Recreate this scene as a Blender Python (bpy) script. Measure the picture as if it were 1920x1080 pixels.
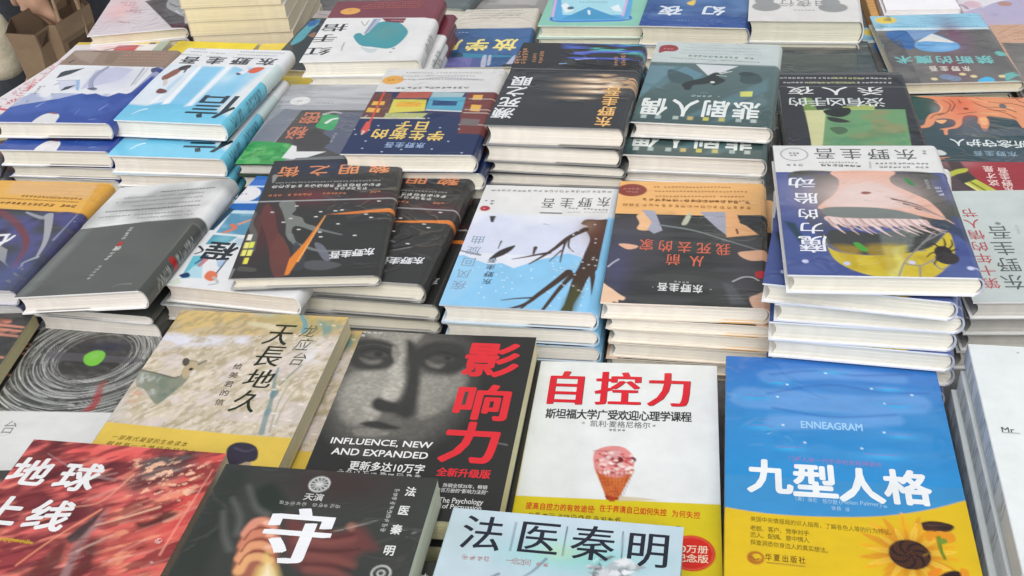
import bpy, math, random
import numpy as np
from mathutils import Vector, Matrix

# ------------------------------------------------------------------ camera, sky, sun, exposure
for o in list(bpy.data.objects): bpy.data.objects.remove(o)
S = bpy.context.scene
COL = S.collection
CAM_H, CAM_F, CAM_PITCH, CAM_ROLL = 0.67000, 2121.367, 0.606454, -0.084241
cd = bpy.data.cameras.new('camera'); cam = bpy.data.objects.new('camera', cd); COL.objects.link(cam)
cd.sensor_width = 36.0; cd.lens = CAM_F*36.0/1920.0; cd.clip_start = 0.02; cd.clip_end = 500.0
fw = Vector((0, math.cos(CAM_PITCH), -math.sin(CAM_PITCH))); up0 = Vector((0, math.sin(CAM_PITCH), math.cos(CAM_PITCH)))
rt0 = Vector((1, 0, 0))
rt = math.cos(CAM_ROLL)*rt0 + math.sin(CAM_ROLL)*up0; up = -math.sin(CAM_ROLL)*rt0 + math.cos(CAM_ROLL)*up0
M = Matrix((rt, up, -fw)).transposed().to_4x4(); M.translation = (0, 0, CAM_H)
cam.matrix_world = M
S.camera = cam
W = bpy.data.worlds.new('World'); S.world = W; W.use_nodes = True
nt = W.node_tree; bgn = nt.nodes['Background']
sky = nt.nodes.new('ShaderNodeTexSky'); sky.sky_type = 'NISHITA'; sky.sun_disc = False
SUN_EL, SUN_AZ = math.radians(54), math.radians(184)      # azimuth clockwise from +Y
sky.sun_elevation = SUN_EL; sky.sun_rotation = SUN_AZ
sky.air_density = 1.0; sky.dust_density = 4.0; sky.ozone_density = 1.0
hs = nt.nodes.new('ShaderNodeHueSaturation'); hs.inputs['Saturation'].default_value = 0.22   # milky overcast sky
nt.links.new(sky.outputs[0], hs.inputs['Color']); nt.links.new(hs.outputs[0], bgn.inputs['Color'])
bgn.inputs['Strength'].default_value = 0.15
sl = bpy.data.lights.new('sun', 'SUN'); sl.energy = 1.05; sl.angle = math.radians(50); sl.color = (1.0, 0.965, 0.92)
sun = bpy.data.objects.new('sun', sl); COL.objects.link(sun)
sd = Vector((math.sin(SUN_AZ)*math.cos(SUN_EL), math.cos(SUN_AZ)*math.cos(SUN_EL), math.sin(SUN_EL)))
sun.rotation_euler = sd.to_track_quat('Z', 'Y').to_euler(); sun.location = (0, 0, 5)
S.view_settings.view_transform = 'Standard'; S.view_settings.look = 'None'
S.view_settings.exposure = 0.08; S.view_settings.gamma = 1.0
S.view_settings.use_curve_mapping = False
S.render.engine = 'CYCLES'
S.cycles.max_bounces = 6; S.cycles.transparent_max_bounces = 12

# ------------------------------------------------------------------ helpers
random.seed(7); RNG = np.random.RandomState(11)
def lin1(c):
    c = c/255.0
    return c/12.92 if c <= 0.04045 else ((c+0.055)/1.055)**2.4
VEIL = 0.024
def alb(c):                       # printed colour seen outdoors (0-255) -> surface albedo
    return np.array([max(lin1(x)*0.97-VEIL, 0.006) for x in c])
def tag(o, label, cat, group=None, kind=None):
    if label: o['label'] = label
    if cat: o['category'] = cat
    if group: o['group'] = group
    if kind: o['kind'] = kind
def empty(name, loc=(0,0,0)):
    o = bpy.data.objects.new(name, None); COL.objects.link(o); o.location = loc; o.empty_display_size = 0.05
    return o
def link(name, me, parent=None):
    o = bpy.data.objects.new(name, me); COL.objects.link(o)
    if parent: o.parent = parent
    return o
class MB:
    """mesh builder: quads / tris with a colour per vertex"""
    def __init__(s): s.v=[]; s.c=[]; s.f=[]; s.sm=[]; s.n=0
    def add(s, v, f, c, smooth=False):
        v=np.asarray(v,float).reshape(-1,3); c=np.asarray(c,float)
        if c.ndim==1: c=np.tile(c,(len(v),1))
        s.v.append(v); s.c.append(c); f=np.asarray(f,int)
        s.f.append(f+s.n); s.sm.append(np.full(len(f),smooth)); s.n+=len(v)
    def grid(s, P, c, smooth=True, flip=False):           # P (ny,nx,3)
        ny,nx=P.shape[:2]; i=np.arange(ny*nx).reshape(ny,nx)
        q=np.stack([i[:-1,:-1],i[1:,:-1],i[1:,1:],i[:-1,1:]],-1).reshape(-1,4)
        if flip: q=q[:,::-1]
        c=np.asarray(c,float)
        if c.ndim==3: c=c.reshape(-1,3)
        s.add(P.reshape(-1,3),q,c,smooth)
    def box(s,a,b,c):
        x0,y0,z0=a; x1,y1,z1=b
        v=[(x0,y0,z0),(x1,y0,z0),(x1,y1,z0),(x0,y1,z0),(x0,y0,z1),(x1,y0,z1),(x1,y1,z1),(x0,y1,z1)]
        s.add(v,[(0,3,2,1),(4,5,6,7),(0,1,5,4),(1,2,6,5),(2,3,7,6),(3,0,4,7)],c)
    def build(s, name, mat):
        me=bpy.data.meshes.new(name)
        V=np.concatenate(s.v); C=np.concatenate(s.c)
        fl=[];st=[];tot=[];p=0
        for f in s.f:
            k=f.shape[1]; fl.append(f.reshape(-1)); st.append(p+np.arange(len(f))*k); tot.append(np.full(len(f),k)); p+=f.size
        fl=np.concatenate(fl); st=np.concatenate(st); tot=np.concatenate(tot)
        me.vertices.add(len(V)); me.vertices.foreach_set('co',V.astype(np.float32).ravel())
        me.loops.add(len(fl)); me.loops.foreach_set('vertex_index',fl.astype(np.int32))
        me.polygons.add(len(st)); me.polygons.foreach_set('loop_start',st.astype(np.int32)); me.polygons.foreach_set('loop_total',tot.astype(np.int32))
        me.polygons.foreach_set('use_smooth',np.concatenate(s.sm))
        me.update(calc_edges=True)
        a=me.color_attributes.new('print','FLOAT_COLOR','POINT')
        a.data.foreach_set('color',np.concatenate([C,np.ones((len(C),1))],1).astype(np.float32).ravel())
        me.materials.append(mat)
        return me

# ------------------------------------------------------------------ materials
def new_mat(name):
    m=bpy.data.materials.new(name); m.use_nodes=True
    return m, m.node_tree, m.node_tree.nodes['Principled BSDF']
def nd(t,kind,**kw):
    n=t.nodes.new(kind)
    for k,v in kw.items():
        if k in n.inputs: n.inputs[k].default_value=v
        else: setattr(n,k,v)
    return n
def printed(name, rough, coat, wrinkle, stretch=(1,1,1), crinkle=0.0, coat_rough=0.06):
    """printed jacket; a clear coat that ripples stands for shrink film or laminate"""
    m,t,b=new_mat(name)
    at=nd(t,'ShaderNodeAttribute'); at.attribute_name='print'
    tc=nd(t,'ShaderNodeTexCoord'); oi=nd(t,'ShaderNodeObjectInfo')
    mp=nd(t,'ShaderNodeMapping'); mp.inputs['Scale'].default_value=stretch
    off=nd(t,'ShaderNodeVectorMath',operation='SCALE'); off.inputs[0].default_value=(3.1,7.7,1.3)
    t.links.new(oi.outputs['Random'],off.inputs['Scale'])
    ad=nd(t,'ShaderNodeVectorMath',operation='ADD')
    t.links.new(tc.outputs['Object'],mp.inputs[0]); t.links.new(mp.outputs[0],ad.inputs[0]); t.links.new(off.outputs[0],ad.inputs[1])
    n1=nd(t,'ShaderNodeTexNoise',Scale=9.0,Detail=3.0,Roughness=0.5,Distortion=0.6); t.links.new(ad.outputs[0],n1.inputs['Vector'])
    n2=nd(t,'ShaderNodeTexNoise',Scale=24.0,Detail=1.0,Distortion=1.0); t.links.new(ad.outputs[0],n2.inputs['Vector'])
    def mth(op,x,y=None,cl=False):
        n=nd(t,'ShaderNodeMath',operation=op); n.use_clamp=cl
        for k,v in enumerate((x,y)):
            if v is None: continue
            if isinstance(v,(int,float)): n.inputs[k].default_value=v
            else: t.links.new(v,n.inputs[k])
        return n.outputs[0]
    def crease(noise,sharp): return mth('SUBTRACT',1.0,mth('MULTIPLY',mth('ABSOLUTE',mth('SUBTRACT',noise,0.5)),sharp),True)
    nm=nd(t,'ShaderNodeTexNoise',Scale=7.0,Detail=1.0); t.links.new(off.outputs[0],nm.inputs['Vector'])
    adm=nd(t,'ShaderNodeVectorMath',operation='ADD'); t.links.new(tc.outputs['Object'],adm.inputs[0]); t.links.new(off.outputs[0],adm.inputs[1]); t.links.new(adm.outputs[0],nm.inputs['Vector'])
    mk=nd(t,'ShaderNodeMapRange'); mk.inputs['From Min'].default_value=0.47; mk.inputs['From Max'].default_value=0.62; t.links.new(nm.outputs['Fac'],mk.inputs['Value'])
    hgt=mth('ADD',mth('MULTIPLY',mth('ADD',mth('MULTIPLY',crease(n1.outputs['Fac'],26.0),1.0),mth('MULTIPLY',crease(n2.outputs['Fac'],12.0),0.3)),mk.outputs[0]),mth('MULTIPLY',n1.outputs['Fac'],0.5))
    b2=nd(t,'ShaderNodeBump',Strength=min(1,wrinkle),Distance=crinkle); t.links.new(hgt,b2.inputs['Height'])
    t.links.new(b2.outputs[0],b.inputs['Coat Normal']); b.inputs['Specular IOR Level'].default_value=0.3
    # faint ink mottling and handling marks
    n3=nd(t,'ShaderNodeTexNoise',Scale=34.0,Detail=5.0,Roughness=0.65); t.links.new(ad.outputs[0],n3.inputs['Vector'])
    mr=nd(t,'ShaderNodeMapRange'); mr.inputs['To Min'].default_value=0.93; mr.inputs['To Max'].default_value=1.05; mr.inputs['From Min'].default_value=0.3; mr.inputs['From Max'].default_value=0.7
    t.links.new(n3.outputs['Fac'],mr.inputs['Value'])
    mx=nd(t,'ShaderNodeVectorMath',operation='SCALE'); t.links.new(at.outputs['Color'],mx.inputs[0]); t.links.new(mr.outputs[0],mx.inputs['Scale'])
    t.links.new(mx.outputs[0],b.inputs['Base Color'])
    mr2=nd(t,'ShaderNodeMapRange'); mr2.inputs['To Min'].default_value=max(rough-0.12,0.1); mr2.inputs['To Max'].default_value=rough+0.12
    t.links.new(n1.outputs['Fac'],mr2.inputs['Value']); t.links.new(mr2.outputs[0],b.inputs['Roughness'])
    b.inputs['Coat Weight'].default_value=coat; b.inputs['Coat Roughness'].default_value=coat_rough
    return m
MAT={}
MAT['matte']=printed('laminated_card',0.5,0.2,0.3,crinkle=0.0005,coat_rough=0.3)
MAT['gloss']=printed('glossy_card',0.42,0.4,0.5,crinkle=0.0007,coat_rough=0.14)
MAT['film']=printed('shrink_wrapped_card',0.45,0.55,0.8,(1.0,1.5,1.0),crinkle=0.0034,coat_rough=0.07)
MAT['crinkle']=printed('crumpled_film_card',0.45,0.6,1.0,(0.8,3.0,1.0),crinkle=0.0042,coat_rough=0.1)
def pages_mat():
    m,t,b=new_mat('book_pages')
    at=nd(t,'ShaderNodeAttribute'); at.attribute_name='print'
    tc=nd(t,'ShaderNodeTexCoord'); mp=nd(t,'ShaderNodeMapping'); mp.inputs['Scale'].default_value=(5,5,1100)
    t.links.new(tc.outputs['Object'],mp.inputs[0])
    n=nd(t,'ShaderNodeTexNoise',Scale=1.0,Detail=2.0,Roughness=0.7); t.links.new(mp.outputs[0],n.inputs['Vector'])
    mr=nd(t,'ShaderNodeMapRange'); mr.inputs['From Min'].default_value=0.3; mr.inputs['From Max'].default_value=0.7; mr.inputs['To Min'].default_value=0.94; mr.inputs['To Max'].default_value=1.05
    t.links.new(n.outputs['Fac'],mr.inputs['Value'])
    mp2=nd(t,'ShaderNodeMapping'); mp2.inputs['Scale'].default_value=(7,7,420); t.links.new(tc.outputs['Object'],mp2.inputs[0])
    n2=nd(t,'ShaderNodeTexNoise',Scale=1.0,Detail=1.0); t.links.new(mp2.outputs[0],n2.inputs['Vector'])
    mr2=nd(t,'ShaderNodeMapRange'); mr2.inputs['From Min'].default_value=0.35; mr2.inputs['From Max'].default_value=0.65; mr2.inputs['To Min'].default_value=0.94; mr2.inputs['To Max'].default_value=1.04
    t.links.new(n2.outputs['Fac'],mr2.inputs['Value']); ml=nd(t,'ShaderNodeMath',operation='MULTIPLY'); t.links.new(mr.outputs[0],ml.inputs[0]); t.links.new(mr2.outputs[0],ml.inputs[1])
    mx=nd(t,'ShaderNodeVectorMath',operation='SCALE'); t.links.new(at.outputs['Color'],mx.inputs[0]); t.links.new(ml.outputs[0],mx.inputs['Scale'])
    t.links.new(mx.outputs[0],b.inputs['Base Color']); b.inputs['Roughness'].default_value=0.85
    bp=nd(t,'ShaderNodeBump',Strength=0.35,Distance=0.002); t.links.new(n.outputs['Fac'],bp.inputs['Height']); t.links.new(bp.outputs[0],b.inputs['Normal'])
    return m
MAT['pages']=pages_mat()
def plain(name, col, rough=0.7, var=0.12, scale=20.0, bump=0.0, metallic=0.0, stretch=None):
    m,t,b=new_mat(name)
    tc=nd(t,'ShaderNodeTexCoord'); n=nd(t,'ShaderNodeTexNoise',Scale=scale,Detail=5.0,Roughness=0.6)
    if stretch:
        mp=nd(t,'ShaderNodeMapping'); mp.inputs['Scale'].default_value=stretch
        t.links.new(tc.outputs['Object'],mp.inputs[0]); t.links.new(mp.outputs[0],n.inputs['Vector'])
    else: t.links.new(tc.outputs['Object'],n.inputs['Vector'])
    r=nd(t,'ShaderNodeValToRGB'); r.color_ramp.elements[0].position=0.3; r.color_ramp.elements[1].position=0.7
    r.color_ramp.elements[0].color=(*[c*(1-var) for c in col],1); r.color_ramp.elements[1].color=(*[min(c*(1+var),1) for c in col],1)
    t.links.new(n.outputs['Fac'],r.inputs[0]); t.links.new(r.outputs[0],b.inputs['Base Color'])
    b.inputs['Roughness'].default_value=rough; b.inputs['Metallic'].default_value=metallic
    if bump:
        bp=nd(t,'ShaderNodeBump',Strength=bump,Distance=0.01); t.links.new(n.outputs['Fac'],bp.inputs['Height']); t.links.new(bp.outputs[0],b.inputs['Normal'])
    return m

# ------------------------------------------------------------------ lettering
_fc=bpy.data.curves.new('lettering','FONT'); _fc.size=1.0; _fc.resolution_u=3; _fc.dimensions='2D'; _fc.fill_mode='BOTH'
_fo=bpy.data.objects.new('lettering',_fc); COL.objects.link(_fo)
_gc={}
def glyph(ch,bold=0.0):
    k=(ch,round(bold,3))
    if k not in _gc:
        _fc.body=ch; _fc.offset=bold
        dg=bpy.context.evaluated_depsgraph_get(); dg.update()
        e=_fo.evaluated_get(dg); me=e.to_mesh(); me.calc_loop_triangles()
        v=np.zeros(len(me.vertices)*3,np.float32); me.vertices.foreach_get('co',v); v=v.reshape(-1,3)[:,:2].astype(float)
        f=np.zeros(len(me.loop_triangles)*3,np.int32); me.loop_triangles.foreach_get('vertices',f); f=f.reshape(-1,3).astype(int)
        e.to_mesh_clear()
        _gc[k]=(v,f)
    return _gc[k]

# ------------------------------------------------------------------ cover painter (millimetres, seen as it lies: x right, y towards the viewer)
def _smooth(pts,closed=True,n=6):
    P=np.array(pts,float); N=len(P); out=[]
    rng=range(N) if closed else range(N-1)
    for i in rng:
        if closed: a,b,c,d=P[i-1],P[i],P[(i+1)%N],P[(i+2)%N]
        else: a,b,c,d=P[max(i-1,0)],P[i],P[i+1],P[min(i+2,N-1)]
        for t in np.arange(n)/n:
            out.append(0.5*((2*b)+(c-a)*t+(2*a-5*b+4*c-d)*t*t+(3*b-a-3*c+d)*t**3))
    if not closed: out.append(P[-1])
    return np.array(out)
class Art:
    def __init__(s,key,base,res=1.0,flip=True,mat='gloss',spine=1,hard=True,rim=(236,236,234),page=(240,236,226),band=None,back=None,flap=None,spine_fn=None):
        q,t=BOOK[key][:8],BOOK[key][8]
        s.key=key; s.w=q[4]*1000; s.h=q[5]*1000; s.t=t*1000; s.R=res
        s.nx=int(s.w/res)+1; s.ny=int(s.h/res)+1
        s.xs=np.linspace(0,s.w,s.nx); s.ys=np.linspace(0,s.h,s.ny); s.X,s.Y=np.meshgrid(s.xs,s.ys)
        s.img=np.tile(alb(base),(s.ny,s.nx,1)); s.flip=flip; s.mat=mat; s.spine=spine; s.hard=hard
        s.rim=rim; s.page=page; s.band=band; s.back=back or base; s.flap=flap; s.text=[]; s.zt=0; s.spine_fn=spine_fn
        s.rs=np.random.RandomState(sum(map(ord,key)))
    def _mix(s,m,col,win=None):
        c=alb(col) if not isinstance(col,np.ndarray) else col
        m=m[...,None]
        if win is None: s.img=s.img*(1-m)+c*m
        else:
            y0,y1,x0,x1=win; s.img[y0:y1,x0:x1]=s.img[y0:y1,x0:x1]*(1-m)+c*m
    def _win(s,x0,y0,x1,y1):
        sx=(s.nx-1)/s.w; sy=(s.ny-1)/s.h
        a=max(int(y0*sy)-1,0),min(int(y1*sy)+3,s.ny),max(int(x0*sx)-1,0),min(int(x1*sx)+3,s.nx)
        return a if a[1]>a[0] and a[3]>a[2] else None
    def poly(s,pts,col,a=1.0,soft=None,smooth=False):
        P=_smooth(pts) if smooth else np.array(pts,float)
        soft=soft or s.R*0.9
        w=s._win(P[:,0].min()-soft,P[:,1].min()-soft,P[:,0].max()+soft,P[:,1].max()+soft)
        if not w: return
        X=s.X[w[0]:w[1],w[2]:w[3]]; Y=s.Y[w[0]:w[1],w[2]:w[3]]
        d=np.full(X.shape,1e9); ins=np.zeros(X.shape,bool)
        for i in range(len(P)):
            ax,ay=P[i-1]; bx,by=P[i]; ex,ey=bx-ax,by-ay; L=ex*ex+ey*ey+1e-9
            t=np.clip(((X-ax)*ex+(Y-ay)*ey)/L,0,1); d=np.minimum(d,np.hypot(X-ax-t*ex,Y-ay-t*ey))
            if ay!=by: ins^=((ay>Y)!=(by>Y))&(X<(bx-ax)*(Y-ay)/(by-ay)+ax)
        sd=np.where(ins,-d,d); m=np.clip(0.5-sd/soft,0,1)*a
        s._mix(m,col,w)
    def spl(s,pts,col,a=1.0,soft=None): s.poly(pts,col,a,soft,True)
    def stroke(s,pts,w0,w1,col,a=1.0,smooth=True,soft=None):
        P=_smooth(pts,False) if smooth and len(pts)>2 else np.array(pts,float)
        soft=soft or s.R*0.9; r=max(w0,w1)+soft
        w=s._win(P[:,0].min()-r,P[:,1].min()-r,P[:,0].max()+r,P[:,1].max()+r)
        if not w: return
        X=s.X[w[0]:w[1],w[2]:w[3]]; Y=s.Y[w[0]:w[1],w[2]:w[3]]; m=np.zeros(X.shape); N=len(P)-1
        for i in range(N):
            ax,ay=P[i]; bx,by=P[i+1]; ex,ey=bx-ax,by-ay; L=ex*ex+ey*ey+1e-9
            t=np.clip(((X-ax)*ex+(Y-ay)*ey)/L,0,1); d=np.hypot(X-ax-t*ex,Y-ay-t*ey)
            rr=(w0+(w1-w0)*(i+t)/N)/2; m=np.maximum(m,np.clip(0.5-(d-rr)/soft,0,1))
        s._mix(m*a,col,w)
    def ell(s,c,rx,ry,col,a=1.0,rot=0.0,soft=None):
        soft=soft or s.R*0.9; r=max(rx,ry)+soft
        w=s._win(c[0]-r,c[1]-r,c[0]+r,c[1]+r)
        if not w: return
        X=s.X[w[0]:w[1],w[2]:w[3]]-c[0]; Y=s.Y[w[0]:w[1],w[2]:w[3]]-c[1]; ca,sa=math.cos(rot),math.sin(rot)
        k=np.hypot((X*ca+Y*sa)/rx,(-X*sa+Y*ca)/ry); sd=(k-1)*min(rx,ry)
        s._mix(np.clip(0.5-sd/soft,0,1)*a,col,w)
    def glow(s,c,rx,ry,col,a=1.0,rot=0.0):
        ca,sa=math.cos(rot),math.sin(rot); X=s.X-c[0]; Y=s.Y-c[1]
        s._mix(np.exp(-(((X*ca+Y*sa)/rx)**2+((-X*sa+Y*ca)/ry)**2))*a,col)
    def rect(s,x0,y0,x1,y1,col,a=1.0): s.poly([(x0,y0),(x1,y0),(x1,y1),(x0,y1)],col,a)
    def band_rows(s,y0,y1,col,a=1.0): s._mix(np.clip(0.5+np.minimum(s.Y-y0,y1-s.Y)/s.R,0,1)*a,col)
    def grad(s,y0,y1,c0,c1,x0=None,x1=None,a=1.0):
        k=np.clip((s.Y-y0)/(y1-y0),0,1)[...,None]; col=alb(c0)*(1-k)+alb(c1)*k
        m=((s.Y>=y0)&(s.Y<=y1)).astype(float)
        if x0 is not None: m*=((s.X>=x0)&(s.X<=x1))
        m=m[...,None]*a; s.img=s.img*(1-m)+col*m
    def nz(s,sx,sy,oct=3,rot=0.0):
        ca,sa=math.cos(rot),math.sin(rot); X=s.X*ca+s.Y*sa; Y=-s.X*sa+s.Y*ca
        out=np.zeros(s.X.shape); amp=1; tot=0
        for o in range(oct):
            g=s.rs.rand(64,64); u=X/sx*2**o+s.rs.rand()*64; v=Y/sy*2**o+s.rs.rand()*64
            iu=np.floor(u).astype(int); iv=np.floor(v).astype(int); fu=u-iu; fv=v-iv
            fu=fu*fu*(3-2*fu); fv=fv*fv*(3-2*fv); a=lambda i,j:g[(iv+j)%64,(iu+i)%64]
            out+=amp*((a(0,0)*(1-fu)+a(1,0)*fu)*(1-fv)+(a(0,1)*(1-fu)+a(1,1)*fu)*fv); tot+=amp; amp*=0.5
        return out/tot
    def mottle(s,col,sx,sy,a=0.5,lo=0.45,hi=0.65,rot=0.0,mask=None,oct=3):
        m=np.clip((s.nz(sx,sy,oct,rot)-lo)/(hi-lo),0,1)*a
        if mask is not None: m=m*mask
        s._mix(m,col)
    def pmask(s,pts,soft=2.0):
        keep=s.img; s.img=np.zeros_like(keep); s.poly(pts,np.ones(3),1.0,soft); m=s.img[...,0].copy(); s.img=keep; return m
    def dash(s,pts,h,col,a=0.85,gap=0.25):
        """one line of print too small to read: a row of character-sized marks"""
        (x0,y0),(x1,y1)=pts; L=math.hypot(x1-x0,y1-y0); h=min(h*.85,L); n=max(int(L/h),1); ux,uy=(x1-x0)/L,(y1-y0)/L; vx,vy=-uy,ux
        V=[];F=[]
        def bar(cx,cy,a0,a1,b0,b1):
            k=len(V)
            for p,q in ((a0,b0),(a1,b0),(a1,b1),(a0,b1)): V.append((cx+ux*p+vx*q,cy+uy*p+vy*q))
            F.extend([(k,k+1,k+2),(k,k+2,k+3)])
        for i in range(n):
            if s.rs.rand()<0.03: continue
            cx,cy=x0+ux*h*(i+.5),y0+uy*h*(i+.5); k=h*.42; t=h*.045
            for yy in s.rs.choice([-.9,-.55,-.2,.15,.5,.9],4,replace=False): l=s.rs.uniform(.45,1); o=s.rs.uniform(-.2,.2); bar(cx,cy,(o-l*.9)*k,(o+l*.8)*k,yy*k-t,yy*k+t)
            for xx in s.rs.choice([-.8,-.4,0,.4,.8],3,replace=False): l=s.rs.uniform(.4,1); o=s.rs.uniform(-.2,.2); bar(cx,cy,xx*k-t*1.2,xx*k+t*1.2,(o-l*.8)*k,(o+l*.8)*k)
        if not V: return
        V=np.array(V); iy=int(np.clip((y0+y1)/2/s.h*(s.ny-1),0,s.ny-1)); ix=int(np.clip((x0+x1)/2/s.w*(s.nx-1),0,s.nx-1))
        a=min(1,a*1.15); s.zt+=1; s.text.append((V,np.array(F),alb(col)*a+s.img[iy,ix]*(1-a),0.06))
    def T(s,txt,pts,size,col,bold=0.012,sx=1.0,song=0.0,flip=None,rot=0.0,shear=0.0,word=False):
        """real lettering laid on the print; pts = centre of first and last character"""
        flip=s.flip if flip is None else flip; c=alb(col); box=None
        if isinstance(size,tuple):
            box=size; size=box[1]/.92; sx=box[0]/box[1]
        items=[txt] if word else list(txt); n=len(items)
        for i,ch in enumerate(items):
            k=i/(n-1) if n>1 else 0
            cx=pts[0][0]+(pts[-1][0]-pts[0][0])*k; cy=pts[0][1]+(pts[-1][1]-pts[0][1])*k
            v,f=glyph(ch,0.0)
            if len(v)==0: continue
            offs=[(0,0)]
            if song: offs=[(d*song,0.12*d*song) for d in (-1,-.33,.33,1)]
            elif bold>0.006:
                nb=4 if size<14 else 8
                offs=[(0,0)]+[(bold*math.cos(t),bold*math.sin(t)) for t in [6.2832*(j+.5)/nb for j in range(nb)]]
            if box and word:
                ext=v.max(0)-v.min(0); size=box[1]/ext[1]; sx=box[0]/ext[0]/size
            mid=(v.min(0)+v.max(0))/2 if word else np.array([0.5,0.38])
            for dx,dy in offs:
                q=(v-mid+np.array([dx,dy]))*size; q[:,0]=q[:,0]*sx+q[:,1]*shear
                if rot: ca,sa=math.cos(rot),math.sin(rot); q=np.stack([q[:,0]*ca-q[:,1]*sa,q[:,0]*sa+q[:,1]*ca],1)
                q[:,1]*=-1                                   # y towards viewer
                if flip: q=-q
                s.zt+=1; s.text.append((q+np.array([cx,cy]),f,c,0.08+0.0012*(s.zt%200)))

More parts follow.
